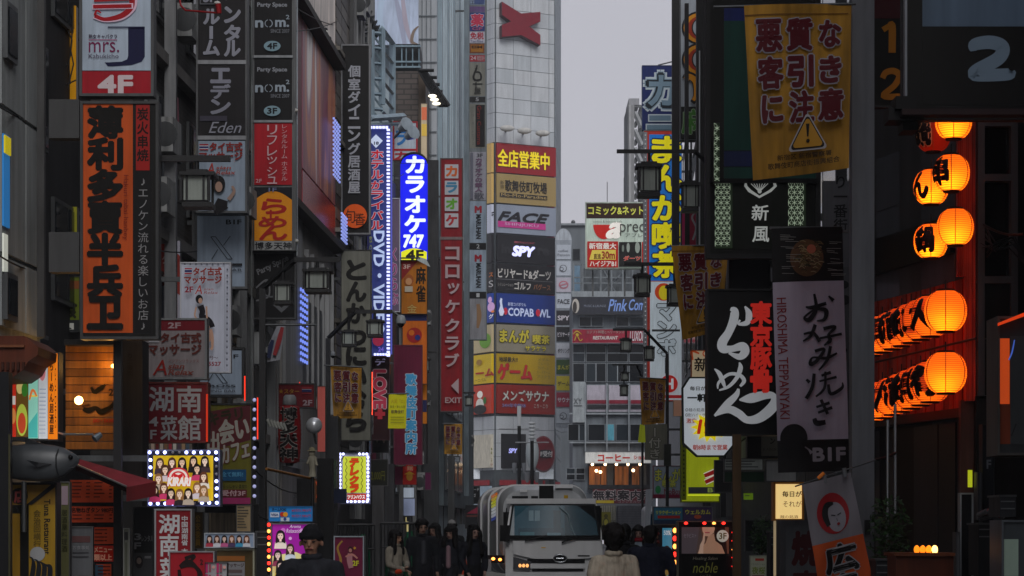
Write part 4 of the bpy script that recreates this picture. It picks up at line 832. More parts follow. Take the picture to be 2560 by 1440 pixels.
# wooden lit wall
wd = empty('wooden_sign', W(225, 1120, 33.3), 'warm lit wooden plank wall sign with black brush strokes and a 2', 'sign')
WM = [M(h, 0, .5, 0, .5, 4) for h in ('8a5a24', '7c4e1e', '94622a', '704818')]
for i in range(13): MB().pbox(164, 862+i*20.2, 286, 880.5+i*20.2, 33.3, .06, WM[i % 4]).build('plank', wd)
p = Pr(wd, 33.28, r=1.); p.line([(228, 968, 6), (236, 980, 10), (250, 972, 12), (264, 962, 5)], 8, '141008').line([(240, 985, 4), (246, 972, 8)], 6, '141008').line([(208, 1022, 9), (222, 1026, 14), (240, 1020, 10), (252, 1030, 14), (276, 1018, 10), (284, 1006, 5)], 10, '141008').line([(206, 1016, 4), (224, 1012, 6)], 5, '3a2008').text('DO・DON', 234, 1048, 284, 1056, '8a1c14', b=.04).text('2', 272, 972, 284, 990, '1a1008', b=.03); p.done()
o = tag(MB().ell(W(197, 1001, 33.0), .06, M('ffc070', 9, .5, 0, 0), 12, 8).build('lamp_bulb'), 'bare glowing bulb in front of the wooden plank sign', 'lamp')
L = bpy.data.lights.new('bulb_light', 'POINT'); L.energy = 9; L.color = (1, .55, .15); L.shadow_soft_size = .1; lo = bpy.data.objects.new('bulb_light', L); COL.objects.link(lo); lo.location = W(197, 1001, 32.85)
L = bpy.data.lights.new('eave_light', 'POINT'); L.energy = 9; L.color = (1, .5, .12); L.shadow_soft_size = .08; lo = bpy.data.objects.new('eave_light', L); COL.objects.link(lo); lo.location = W(280, 915, 33.12)
tag(MB().ell(W(283, 915, 33.1), .03, M('ffc070', 5, .5, 0, 0), 8, 6).build('lamp_bulb'), 'small lamp at the right edge of the wooden plank sign', 'lamp')
tag(MB().pbox(160, 848, 290, 862, 33, .5, DARK).build('beam'), 'dark beam above the wooden plank sign', 'beam')
# post + text
pp_ = empty('wall_board', W(331, 1440, 34), 'dark wall board with a faded vertical street name right of the plank sign', 'board')
MB().pbox(306, 850, 356, 1440, 34, .6, M('2e2e30', 0, .7, 0, .4)).build('board', pp_); p = Pr(pp_, 33.99); p.text('り二番街', 318, 884, 333, 940, '1a1a1c', v=1, b=.03)
# awning
aw2 = empty('awning', W(300, 1250, 30), 'faded red fabric awning sloping down to the right', 'awning')
m = MB(); q = [W(176, 1148, 31.5), W(200, 1148, 30), W(392, 1204, 29.2), W(390, 1212, 31.5)]; q2 = [W(190, 1175, 30), W(316, 1218, 29.3)]
RA = M('7c2830', 0, .7, 0, .25); RA2 = M('5c1a1e', 0, .7, 0, .3)
m.add([q[0], q[1], q[2], q[3]], [(0, 1, 2, 3)], RA, False); m.add([W(200, 1148, 30), W(392, 1204, 29.2), W(316, 1218, 29.0), W(190, 1165, 29.8)], [(0, 1, 2, 3)], RA)
m.build('canopy', aw2)
m = MB(); m.hexa([W(316, 1254, 29), W(390, 1240, 29.2), W(390, 1240, 29.4), W(316, 1254, 29.2), W(316, 1218, 29), W(390, 1204, 29.2), W(390, 1204, 29.4), W(316, 1218, 29.2)], RA2); m.build('valance', aw2)
MB().hexa([W(190, 1176, 29.85), W(316, 1230, 29.05), W(316, 1230, 29.15), W(190, 1176, 29.95), W(190, 1165, 29.8), W(316, 1218, 29.0), W(316, 1218, 29.1), W(190, 1165, 29.9)], M('2a1414')).build('valance', aw2)
MB().bar(W(188, 1160, 29.8), W(316, 1216, 28.95), .012, M('c8c8c8', 0, .3, .8)).build('edge_rail', aw2)
# menus
MEN = 'a03a1c'
s = Sign('wall of orange paper menus below the red awning', 174, 1198, 290, 1460, 31.8, .1, '1c1818', 0, '181414', 0, cat='menu', name='menu_board')
for (x0, y0, x1, y1, h) in ((176, 1200, 284, 1256, 'に'), (176, 1266, 284, 1306, 'ね'), (232, 1318, 284, 1360, 'ア'), (232, 1364, 284, 1404, 'ニ'), (240, 1410, 278, 1456, '')):
    p = s.panel(x0, y0, x1, y1, MEN, .1)
    if h == 'ね': p.text('名物ねぎタン 980円', x0+3, y0+3, x1-2, y0+16, '2a0e08', b=.04)
    elif h == 'ニ': p.rect(x0, y0, x1, y1, '9a1c0c').text('メニュー', x0+4, y0+3, x1-4, y0+17, 'c89a80', b=.04).text('類以上', x0+3, y0+22, x1-4, y1-3, 'd89a80', b=.04)
    k = y0+(20 if h == 'ね' else 5)
    while k < y1-6 and h != 'ニ':
        p.rect(x0+5, k, x0+5+random.randint(18, 30), k+3, '4a1810').rect(x0+40 if x1-x0 > 60 else x0+30, k, x0+50 if x1-x0 > 60 else x0+36, k+3, '4a1810')
        if x1-x0 > 60: p.rect(x0+60, k, x0+60+random.randint(16, 28), k+3, '4a1810').rect(x1-10, k, x1-3, k+3, '4a1810')
        k += 9
s.panel(238, 1412, 258, 1440, '3a5a70', .05); s.end()
s = Sign('grey menu placard standing before the orange paper menus', 174, 1316, 232, 1440, 30.5, .1, '6a6a6a', 2, '626468', .02, legs=True); s.pr.rect(180, 1340, 226, 1356, '5a3c3c').text('お食事処', 182, 1364, 224, 1374, '8a8c90').rect(182, 1380, 222, 1383, '3c3c40').rect(182, 1390, 222, 1393, '3c3c40'); s.end()
s = Sign('tall thin grey sign column right of the menus', 308, 1320, 324, 1470, 30.2, .15, '8a8c88', 2, '6c6e64', .03, legs=True); s.pr.rect(311, 1330, 320, 1350, '2a2a2c').rect(313, 1356, 318, 1440, '4a4c40'); s.end()
# --- party space tower
s = Sign('tall black sign tower with stacked party space panels', 628, -120, 740, 626, 52, .35, '5c5e60', 5, side='L')
def nomp(y, fl):
    p = s.panel(636, y, 730, y+153, '101013', 0)
    p.text('Party Space', 643, y+22, 718, y+36, '8c9098', b=.03).text('n', 639, y+68, 657, y+84, '94a0ac', b=.04).text('m.', 688, y+66, 723, y+84, '94a0ac', b=.03).circ(672, y+75, 10, '94a0ac').circ(672, y+75, 8, '101013').rect(670, y+62, 674, y+90, '101013').text('2', 715, y+54, 724, y+65, '94a0ac', b=.02).text('SINCE 2007', 677, y+90, 724, y+99, '7c8088').circ(681, y+132, 21, '7c98a4', 13).text(fl, 669, y+125, 693, y+139, '101418', b=.04); p.done()
nomp(-16, '4F'); nomp(146, '3F'); s.panel(636, -110, 730, -18, '101013', 0)
for y in (138, 300): MB().pbox(634, y, 732, y+6, 51.96, .05, M('7c8084', 0, .4, .5)).build('divider', s.root)
p = s.panel(636, 308, 730, 462, '9a1420', .06)
for i, ch in enumerate('リフレッシュ'): 
    h = 24 if ch not in 'ッュ' else 16; p.text(ch, 668, [312, 339, 365, 392, 418, 442][i], 693, [336, 362, 390, 410, 440, 460][i], 'b89aa0', b=.005)
p.text('レンタルルーム ホステル', 704, 312, 719, 452, 'b89aa0', v=1).text('2F', 640, 448, 655, 457, 'b89aa0'); p.done()
p = s.panel(636, 468, 730, 626, '14141c', 0); p.poly([(636, 500)]+[(636+94*i/12, 500-22*math.sin(math.pi*i/12)) for i in range(13)]+[(730, 602), (636, 602)], 'c07a10', .1)
p.text('ら', 655, 498, 715, 534, 'a0221a', b=.05).text('ー', 676, 526, 690, 546, 'a0221a', v=1, b=.06).text('め', 648, 542, 716, 568, 'a0221a', b=.05).text('ん', 650, 566, 717, 599, 'a0221a', b=.05)
p.line([(690, 500, 1), (691, 500, 1)], 1, 'a0221a')
p.rect(636, 603, 730, 626, '8a8c8c').text('博多天神', 638, 606, 729, 624, '17171a', b=.03).text('1F', 672, 470, 692, 480, '6a7090', b=.02).done(); s.end()
s = Sign('black party space sign with slanted text and a downward arrow', 630, 630, 740, 798, 52.4, .3, '3c3e40', 4, '141416', 0, side='L')
p = s.pr; p.text('Party Space', 640, 642, 722, 688, '77797e', b=.03, rot=24).line([(640, 720), (668, 700), (672, 740), (640, 752)], 4, '6c6e72').line([(662, 704), (690, 702), (684, 740), (664, 738)], 4, '5c5e62').poly([(682, 762), (726, 762), (704, 782)], '5c5e62').poly([(692, 758), (716, 758), (704, 770)], '141416'); s.end()
tag(MB().pbox(627, -60, 631, 1300, 51.7, .05, M('a8b0b0', 0, .2, .7, .5)).build('pipe'), 'shiny vertical pipe between the rental room and party space signs', 'pipe')
tag(MB().pbox(741, -60, 744, 640, 51.9, .05, M('9aa4a8', 0, .2, .7, .5)).build('pipe'), 'thin pipe along the right edge of the party space tower', 'pipe')
# red thai star sign
s = Sign('dark red star sign with a Thai flag and 2F above the red lantern', 690, 958, 788, 1020, 56, .3, '2c2a2c', 3, '5c0e16', .04, side='L')
p = s.pr; p.text('★スター', 696, 972, 748, 984, '8a6a20', b=.02).rect(755, 968, 779, 972, '7a2028').rect(755, 973, 779, 974, '9a9ca4').rect(755, 974, 779, 980, '1c2048').rect(755, 982, 779, 985, '7a2028').text('2F', 757, 1000, 781, 1014, '8a7a80', b=.03); s.end()
s = Sign('pink lit panel beside the round mirror ball', 793, 965, 814, 1130, 57, .2, '2c2a2c', 1, 'b0544c', .15); s.end()
# black dining sign
s = Sign('tall black sign with white characters and an orange disc at its foot', 852, 110, 926, 586, 70, .35, '6a6c70', 4, '0e0e10', 0, side='L')
p = s.pr; 
for i, ch in enumerate('個室ダイニング居酒屋'):
    y = 164+i*32.4; p.text(ch, 871, y, 900, y+28, '9a9da6', b=.035)
p.circ(888, 541, 30, 'c04c14', e=.15).text('旬', 863, 524, 888, 558, '2a140a', b=.0).text('香', 886, 536, 914, 564, '2a140a', b=.0).text('SHUNKA', 886, 534, 908, 538, '2a140a'); s.end()
# tonkatsu sign
s = Sign('tall pale grey sign with large black hiragana for cutlets', 852, 624, 928, 1102, 68, .3, '2e2e2c', 2, '6e6f66', .0, side='L')
p = s.pr; BK = '100f0e'
for ch, y in zip('とんかつにいむら', (652, 706, 760, 822, 866, 920, 974, 1030)): p.text(ch, 868, y+(6 if ch == 'つ' else 0), 914, y+(40 if ch == 'つ' else 46), BK, b=.055)
p.done(); s.end()
# DVD sign
s = Sign('glowing vertical video sign bordered by white light bulbs', 923, 312, 976, 890, 76, .3, '4a4e78', 1, '2c3670', .34, side='L')
p = s.pr; p.poly([(940, 336), (957, 352), (940, 370), (924, 352)], 'b8c4d8', .45).text('18', 935, 354, 947, 362, '181a3c', b=.03)
for i, ch in enumerate('ホテルがライバル'):
    p.text(ch, 927, 375+i*25.5, 959, 397+i*25.5, 'b01828', b=.03, o='a8acc0', ow=.05, e=.35)
p.text('DVD・VIDEO', 934, 578, 962, 840, 'a8b8dc', v=2, b=.03, e=.6); p.circ(946, 852, 14, 'a02848', e=.25).text('24', 946, 868, 960, 880, '6a5ac0', b=.03, e=.4); s.end()
p = Pr(s.root, 75.9, e=.1); p.text('BS CS COMIC INTERNET', 924, 592, 930, 770, 'a0a820', v=2, name='lettering')
m = MB(); LB = M('c4c8ff', 1.3, .5, 0, 0)
for i in range(63): m.box(W(967, 322+i*9.1+5.5, 75.9), W(974.5, 322+i*9.1, 75.8), LB)
for i in range(6): m.box(W(924+i*8, 322, 75.9), W(930+i*8, 315, 75.8), LB); m.box(W(935+i*7, 889, 75.9), W(940+i*7, 883, 75.8), LB)
m.build('bulb_border', s.root, kind='stuff')
m = MB(); m.pbox(976, 330, 980, 885, 76.2, .2, M('5a60c8', .35, .5, 0, .3)); m.pbox(918, 316, 923, 640, 76.2, .2, M('3a3c70', .2)); m.build('side_glow_panel', s.root)
s = Sign('vertical sign with pink LOVE lettering and a plus under the video sign', 926, 892, 974, 1100, 77, .25, '4a2a34', 1, '2c1418', .02, side='L')
p = s.pr; p.text('デ', 938, 896, 964, 914, 'a8a0c8', b=.03, e=.2).text('LOVE', 935, 926, 964, 1020, 'a83850', v=2, b=.06, o='b8a8ac', ow=.04, e=.12).rect(944, 1022, 956, 1048, 'a02c38', .12).rect(937, 1030, 963, 1040, 'a02c38', .12); s.end()
tag(MB().bar(W(930, 930, 76.6), W(930, 1080, 76.6), .02, M('ff4a30', 2, .5, 0, 0)).build('neon_tube'), 'red neon tube on the left edge of the LOVE sign', 'neon tube')
s = Sign('small grey poster of faces below the LOVE sign', 931, 1082, 972, 1132, 78, .2, '3a3a3c', 1, '2c2c30', .0); portrait(s.pr, 943, 1096, 5, '1a1614', '7c7068', '3a3438'); portrait(s.pr, 960, 1098, 5, '1a1614', '7c7068', '2a2428'); s.end()
s = Sign('dark notice board with dull yellow price digits', 926, 1148, 970, 1215, 74, .2, '4a4a4c', 2, '222420', .0); s.pr.text('2,000円', 928, 1178, 962, 1202, '6a6a20', b=.0); s.end()
# tall pinkish banner + frame
s = Sign('narrow white framed sign with magenta lettering right of the bulbs', 974, 495, 1000, 780, 84, .2, 'b4b8c4', 2, '6a5c74', .06, side='L')
s.pr.text('くりらぶ', 978, 620, 995, 762, '9a4478', v=1, b=.04, o='b8a8c0', ow=.06); s.end()
# karaoke
s = Sign('rounded bright blue karaoke sign with a yellow 4F base', 1000, 408, 1070, 650, 88, .3, '2a2e60', 1, '0e18d8', .75, side='L')
MB().lathe(W(1035, 410, 88.1), [(.515, -.06), (.515, .28)], M('26282c'), 28, 'y', 1, .85).build('arched_top', s.root)
p = s.pr; p.circ(1035, 411, 32.5, '0e18d8', 25, a0=180, a1=360); p.text('カラオケ', 1013, 392, 1062, 580, 'dce4f4', v=1, b=.05, e=.8).text('747', 1010, 588, 1058, 618, 'dce4f4', b=.06, sh=.1, e=.8)
p.poly([(1003, 650), (1003, 630)]+[(1003+64*i/10, 630-9*math.sin(math.pi*i/10)) for i in range(11)]+[(1067, 650)], 'd8d820', .6).text('4F', 1016, 626, 1058, 650, '2a2a20', b=.04, e=.05); s.end()
s = Sign('orange mahjong parlour sign below the blue karaoke sign', 1003, 652, 1068, 785, 88.2, .3, '5a4420', 1, 'a86410', .08, side='L')
p = s.pr; p.text('麻雀', 1040, 668, 1064, 755, '17120c', v=1, b=.04).poly([(1004, 653), (1044, 653), (1004, 700)], '7a1c1c').text('3F', 1008, 661, 1026, 672, 'c0a8a0', b=.02).circ(1022, 700, 12, '8a4a1c', 14).circ(1022, 704, 8, 'b08058', 9).rect(1012, 716, 1032, 730, 'a8a090').text('金', 1018, 762, 1042, 782, 'a89a60'); s.end()
s = Sign('orange sign with a red circle and a dark blue bar below the mahjong sign', 1006, 786, 1068, 960, 88.4, .3, '5a3c1c', 1, 'b85c10', .1, side='L')
p = s.pr; p.rect(1006, 787, 1067, 802, '1c2450').circ(1036, 838, 19, '8c1c1a').circ(1029, 832, 7, 'b85c10').circ(1044, 844, 7, '1c2868'); s.end()
s = Sign('orange strip sign behind the pink guide sign', 1044, 960, 1068, 1060, 89, .25, '5a3c1c', 1, 'b86a10', .08, side='L'); s.pr.rect(1045, 1000, 1067, 1030, '1c2048'); s.end()
# guide sign
s = Sign('magenta vertical information office sign with sky blue characters', 984, 862, 1056, 1162, 84, .3, '5a1630', 3, '5c1430', .05, side='L')
p = s.pr
for i, ch in enumerate('歌舞伎町案内所'): p.text(ch, 1015, 935+i*29, 1041, 961+i*29, '3a88b4', b=.05, o='b0bcc4', ow=.05, e=.12)
p.text('無料', 998, 876, 1026, 925, 'a8aca4', v=1, b=.05, o='26402a', ow=.05).text('無料', 990, 952, 1010, 982, '3a8a90', v=1, b=.04).rect(986, 1138, 1054, 1160, '5a1438').rect(994, 880, 1030, 934, '6c6a20') if 0 else None
s.end()
s = Sign('small red sign with a gold figure under the information sign', 1006, 1165, 1042, 1212, 85, .2, '6a1c1a', 1, '9a1c18', .15); s.pr.circ(1024, 1170, 11, 'b03028', e=.2).text('館', 1018, 1164, 1032, 1176, 'c8b090', b=.02).circ(1024, 1192, 8, 'a8782a', 10).poly([(1010, 1186), (1024, 1178), (1038, 1186)], 'b8902a'); s.end()
s = Sign('plain magenta panel left of the small red sign', 986, 1166, 1006, 1212, 85.2, .2, '4a1a30', 1, '6a2444', .05); s.end()
# inner teleclub
s = Sign('bright lime sign with red katakana bordered by white bulbs', 844, 1132, 926, 1260, 60, .25, '5a5e70', 3, 'a8a8b8', .1, side='L')
p = s.panel(857, 1141, 915, 1232, 'c4cc3a', .5)
for i, ch in enumerate('テレクラ'): p.text(ch, 875+(i % 2), 1147+i*21.5, 896, 1166+i*21.5, 'c83a0c', b=.07, sh=.2, o='3a1808', ow=.02, e=.5)
for x in (866, 905): p.line([(x+(2 if k % 2 else -2), 1144+k*8) for k in range(12)], 1.3, '2a2c14')
p = s.panel(868, 1234, 915, 1250, 'b82a14', .45); p.text('ツリンハウス', 869, 1237, 912, 1247, 'f0e8e0', b=.04, o='2a0c08', ow=.03, e=.6); s.end()
LB2 = M('c8ccff', 3.2, .5, 0, 0)
for i in range(12):
    for x in (850, 920):
        if x == 850 and i > 9: continue
        MB().ell(W(x, 1143+i*9.6, 59.9), (.032, .03, .036), LB2, 8, 5).build('bulb', s.root)
for x in (850, 858, 899, 908, 917): MB().ell(W(x, 1135, 59.9), .032, LB2, 8, 5).build('bulb', s.root)
for x in (868, 878, 888, 898, 908, 918): MB().ell(W(x, 1254, 59.9), .032, LB2, 8, 5).build('bulb', s.root)
s = Sign('dark blue blank board hanging by the lime sign', 832, 1222, 866, 1258, 56, .1, '16203a', 0, '16203a', 0); s.end()
# red sign column
s = Sign('tall dark red club sign in pale angular katakana', 1100, 395, 1158, 1030, 105, .35, '4a3c3c', 3, '7c0e18', .05, side='L')
p = s.pr
for i, (ch, c) in enumerate(zip('カラオケ', ('c05a20', '3a7a9c', '5a9a2a', 'a02a30'))):
    y = 411+i*41; p.rect(1112, y, 1146, y+35, 'a8a8ae', .06).text(ch, 1116, y+5, 1142, y+29, c, b=.05)
MB().pbox(1100, 592, 1158, 599, 104.95, .05, M('6a5c5c', 0, .4, .4)).build('divider', s.root)
for i, ch in enumerate('コロッケクラブ'): 
    yy = [617, 662, 708, 750, 797, 842, 884][i]; p.text(ch, 1113+(6 if ch == 'ッ' else 0), yy, 1149, yy+(34 if ch != 'ッ' else 28), 'a08c90', b=.03)
p.poly([(1147, 946), (1147, 985), (1128, 965)], 'a08c90').text('EXIT', 1113, 994, 1154, 1008, '9a8a8c', b=.02); s.end()
s = Sign('narrow grey sign tower with stacked tenant panels on its tall face', 1172, -120, 1217, 850, 118, .4, '5a6468', 2, '6a7074', 0, side='L')
p = s.panel(1174, -100, 1212, 12, '7888a0', .05); p.text('工', 1175, 2, 1188, 10, '20222a').rect(1186, -4, 1211, 10, '3a4a74')
p = s.panel(1173, 16, 1212, 30, '5a4470', .05); 
p = s.panel(1173, 31, 1212, 78, '20306c', .06); p.text('薬', 1178, 36, 1208, 65, 'a8304a', b=.04, o='a8a8bc', ow=.04).text('GF', 1180, 68, 1206, 76, '8a4a6a', b=.03)
p = s.panel(1173, 79, 1212, 107, 'a8a8b4', .05); p.text('免税', 1176, 81, 1209, 98, '9a2030', b=.03).text('Tax-Free', 1176, 100, 1208, 106, '4a4870')
p = s.panel(1174, 109, 1211, 133, '6a3818', .05); p.rect(1177, 112, 1208, 130, '8a5a1c').text('EIM', 1179, 114, 1206, 121, '3a2010', b=.03)
p = s.panel(1174, 138, 1212, 154, '8a1424', .04); p.text('24', 1176, 140, 1190, 150, 'b09aa0', b=.01).text('時間営業中', 1192, 140, 1211, 152, 'a8989c')
p = s.panel(1173, 157, 1213, 240, '74756e', 0); p.circ(1192, 165, 3, '3a3a38').line([(1188, 173, 2), (1192, 170, 4), (1184, 190, 5), (1188, 200, 5), (1202, 198, 5), (1200, 182, 4), (1188, 180, 3)], 4, '1a1a18').line([(1182, 210, 2), (1206, 210, 3)], 3, '1a1a18').line([(1190, 206, 3), (1190, 222, 3)], 3, '1a1a18').text('屋', 1186, 220, 1202, 235, '2a2a28', b=.03)
p = s.panel(1173, 242, 1213, 256, '17181a', 0); p.text('5', 1189, 244, 1197, 253, '8a8c90', b=.02)
p = s.panel(1174, 260, 1213, 370, '74756e', 0); p.rect(1189, 262, 1212, 367, '141214').text('Gran Custama', 1193, 264, 1203, 362, '7a2824', v=2).text('インターネットカフェ', 1179, 264, 1186, 362, '5c5d58', v=1)
p = s.panel(1173, 380, 1215, 500, '8c8c96', .02); p.text('3F', 1192, 384, 1207, 393, '33343a', b=.02).text('カラオケの鉄人', 1188, 396, 1206, 480, '6a4a66', v=1, b=.02, o='504a5a', ow=.03).rect(1176, 382, 1183, 498, '5a5c68').text('歌', 1186, 482, 1210, 498, '4a4a54', b=.02)
for y in (503, 625):
    p = s.panel(1174, y, 1216, y+104 if y < 600 else y+104, '8796a6', .02); p.text('M', 1188, y+13, 1203, y+28, '8a1c2a', b=.07).text('MARUHAN', 1190, y+33, 1203, y+94, '17181c', v=2, b=.03)
    p = s.panel(1174, y+105, 1216, y+121, '121316', 0); p.text('2' if y < 600 else '1', 1191, y+108, 1199, y+118, 'a8acb0')
p = s.panel(1175, 747, 1216, 848, '87888e', .0); p.line([(1195, 760, 8), (1198, 790, 12), (1194, 820, 6)], 8, '8a6c50'); s.end()
tag(MB().pbox(1160, -60, 1172, 1240, 117, .3, M('5e6a72', 0, .4, .4, .3)).build('drain_pipe'), 'grey vertical duct left of the narrow tenant sign tower', 'duct')
tag(MB().pbox(1068, 400, 1096, 1240, 104, .4, M('3c3d3f', 0, .6, 0, .4)).build('column'), 'dark grey column between the blue and red karaoke signs', 'column')
# red frame box behind karaoke
s = Sign('red bordered white sign with blue katakana behind the karaoke sign', 982, 303, 1044, 400, 94, .25, '9a1420', 4, 'a8b4c0', .05, side='L')
s.pr.text('ラ', 988, 328, 1016, 362, '2a6aa8', b=.05).rect(982, 372, 1040, 377, '9a1420').text('カ', 988, 380, 1020, 398, '9a1c28', b=.05); s.end()
s = Sign('tall lit food poster on the brick corner below the lattice awning', 1052, 258, 1068, 400, 98, .2, '6a6058', 1, 'b8a88c', .25); s.pr.rect(1054, 268, 1067, 300, 'c86a4a').rect(1054, 310, 1067, 340, 'c8a84a'); s.end()
# twin flood lamps
o = empty('floodlight', W(1010, 330, 87), 'pair of silver floodlights beside the red bordered sign', 'floodlight')
for x, y in ((1002, 322), (1018, 342)): 
    m = MB(); m.bar(W(x, y, 87), W(x+16, y-12, 86.7), .14, M('8c98a0', 0, .3, .3), 10, .28); m.build('lamp_head', o)
MB().bar(W(985, 345, 87.4), W(1020, 308, 87.2), .05, METAL).build('arm', o)
o = empty('floodlight', W(1020, 640, 86), 'white hooded floodlight at the foot of the blue karaoke sign', 'floodlight')
MB().bar(W(1000, 645, 86.3), W(1050, 645, 86), .03, METAL).build('arm', o); MB().hexa([W(1042, 650, 86), W(1076, 668, 86), W(1076, 668, 86.3), W(1042, 650, 86.3), W(1048, 642, 86), W(1066, 648, 86), W(1066, 648, 86.2), W(1048, 642, 86.2)], M('aab4b4', 0, .3)).build('lamp_head', o)
# ================================================================ right side signs
s = Sign('tall yellow and blue comic cafe sign over a white katakana section', 1609, 326, 1705, 1004, 95, .35, '8c8e90', 1, 'c0392a', .1, side='R')
MB().pbox(1609, 330, 1618, 1000, 94.9, .1, M('8c9096', 0, .5)).build('light_rail', s.root)
p = s.panel(1623, 336, 1704, 702, '1560a8', .5)
for i, ch in enumerate('まんが喫茶'): 
    y = 343+i*72; p.text(ch, 1632, y, 1702, y+62, 'd8cc10', b=.045, o='0a1a48', ow=.05, e=.4)
p = s.panel(1625, 704, 1704, 1000, 'b8c4cc', .3); p.circ(1659, 730, 22, 'b8401c').circ(1660, 732, 13, 'c8b820', 18)
for i, ch in enumerate('マンボ'): p.text(ch, 1645, 762+i*44, 1688, 800+i*44, 'a8b4bc', b=.05, o='16181c', ow=.04)
p.rect(1662, 895, 1672, 934, '16181c').rect(1665, 898, 1669, 931, 'b8c4cc').circ(1672, 960, 22, 'b02420').text('H', 1662, 948, 1682, 972, 'c8ccd0', b=.04).rect(1626, 988, 1704, 996, '9a1c20'); s.end()
m = MB()
for i in range(60): m.ell(W(1613.5, 338+i*11, 94.85), .025, M('c8ccd0', .3), 6, 4)
m.build('bulb_row', s.root, kind='stuff')
s = Sign('deep blue sign with silver outlined katakana above the comic cafe sign', 1605, 163, 1710, 325, 96, .35, '2c3c5c', 1, '08205c', .04, side='R')
p = s.pr; p.text('カ', 1617, 186, 1690, 268, '7890a0', b=.08, o='b0bcc4', ow=.05).text('カ', 1617, 186, 1690, 268, '1c242c', b=.055).text('カ', 1619, 188, 1688, 266, '6c8494', b=.03)
p.rect(1620, 286, 1680, 305, 'a8b4bc').rect(1623, 289, 1677, 302, '5c7484').rect(1614, 310, 1684, 325, 'a8b4bc').rect(1617, 313, 1682, 325, '5c7484'); s.end()
MB().bar(W(1645, 163, 96), W(1685, 153, 96), .03, METAL).build('stay_rod', s.root)
s = Sign('white comic and net cafe sign with a red bowl logo and 30m arrow', 1463, 505, 1612, 673, 150, .4, 'a8b4ac', 3, 'b8c8bc', .2)
p = s.pr; p.rect(1466, 508, 1610, 546, '2c1a14').text('コミック&ネット', 1471, 516, 1608, 537, 'b8bc50', b=.035, e=.3).circ(1510, 562, 27, 'b82018', 36, a0=0, a1=180, e=.2).text('a', 1517, 558, 1552, 594, 'e8e4dc', b=.04, sh=.4, e=.3).text('prec', 1550, 560, 1611, 590, '3a3c38', b=-.0).text('アプレ', 1563, 583, 1607, 593, '3a3c38').text('comics & internet cafe', 1482, 551, 1555, 557, '6a6c64')
p.rect(1468, 604, 1545, 669, 'a8201a').text('新宿最大', 1473, 608, 1540, 623, 'd8d4cc', b=.03, e=.25).poly([(1473, 650), (1480, 626), (1539, 625), (1539, 650)], 'd0bc50').text('直進', 1484, 635, 1502, 648, '4a1814', b=.02).text('30m', 1504, 629, 1537, 648, '8a241c', b=.03).text('ハイジアB1', 1474, 653, 1540, 667, 'd8d4cc', b=.02, e=.25)
p.rect(1547, 606, 1603, 668, '1a1a1a').circ(1570, 620, 4, '8a948c', 12).circ(1593, 620, 6, '8a948c', 14).circ(1557, 622, 3, '6a746c', 9).text('ダーツ', 1558, 641, 1601, 653, 'b82818', b=.03, o='c8c0b8', ow=.03).rect(1604, 606, 1610, 668, 'a8201a'); s.end()
for x in (1480, 1520, 1560, 1600): MB().pbox(x, 673, x+4, 740, 151, .3, METAL).build('support_post', s.root)
# white/orange rounded letters sign
s = Sign('white sign with rounded orange and yellow outlined letters above a green character', 1700, -60, 1762, 352, 68, .3, '3a3c40', 2, '8c949c', .04, side='R')
p = s.pr
for y in (70, 150): p.circ(1748, y, 44, '16181c', 42).circ(1748, y, 39, 'b87a14', 37).circ(1752, y, 33, '8c2c14', 30).circ(1756, y, 27, '16181c', 27).circ(1756, y, 24, '8c949c', 24)
p.line([(1714, 200, 22), (1722, 190, 20), (1740, 205, 22), (1742, 240, 20), (1730, 258, 12)], 20, '16181c').line([(1715, 200, 15), (1722, 192, 13), (1739, 206, 15), (1740, 238, 12), (1732, 252, 8)], 13, 'b87a14')
p.rect(1702, 268, 1760, 350, '141614').text('麻', 1705, 276, 1758, 335, '3a6a2a', b=.03, o='7c8c78', ow=.03); s.end()
for x0, x1, D, c, lb in ((1680, 1699, 64, '1c1c1f', 'dark steel upright just left of the rounded orange letters sign'), (1741, 1764, 52, '141416', 'black steel upright between the orange letters sign and the big orange banner'), ):
    tag(MB().box((W(x0, 0, D).x, D, W(0, 640, D).z), (W(x1, 0, D).x, D+.15, W(0, -80, D).z), M(c, 0, .5, .2)).build('upright'), lb, 'post')
tag(MB().box((W(1747, 0, 51.9).x, 51.85, W(0, 640, 52).z), (W(1750, 0, 51.9).x, 51.95, 12), M('a8acb0', 0, .3, .5)).build('conduit'), 'thin pale conduit on the black upright', 'conduit')
s = Sign('dark magenta sign fragment with white curved letters behind the second banner', 1702, 525, 1765, 620, 70, .3, '2a2c2e', 2, '1c1a1c', .0, side='R'); s.pr.rect(1705, 528, 1712, 616, 'a02858').rect(1724, 528, 1740, 616, '7c1430').line([(1738, 530, 4), (1730, 545, 5), (1740, 570, 5), (1732, 600, 5)], 4, '8a8c90').rect(1752, 570, 1762, 616, '6c7c90'); s.end()
s = Sign('cream box sign with one black character in an orange surround', 1728, 875, 1775, 946, 60, .25, 'c05a1c', 2, 'd8c4a0', .2, side='R'); s.pr.line([(1732, 900, 4), (1730, 878, 6), (1748, 884, 4)], 4, 'c8501c').circ(1764, 884, 8, 'c8501c').circ(1764, 884, 5, 'd8c4a0').text('新', 1736, 894, 1775, 928, '1c1410', b=.02); s.end()
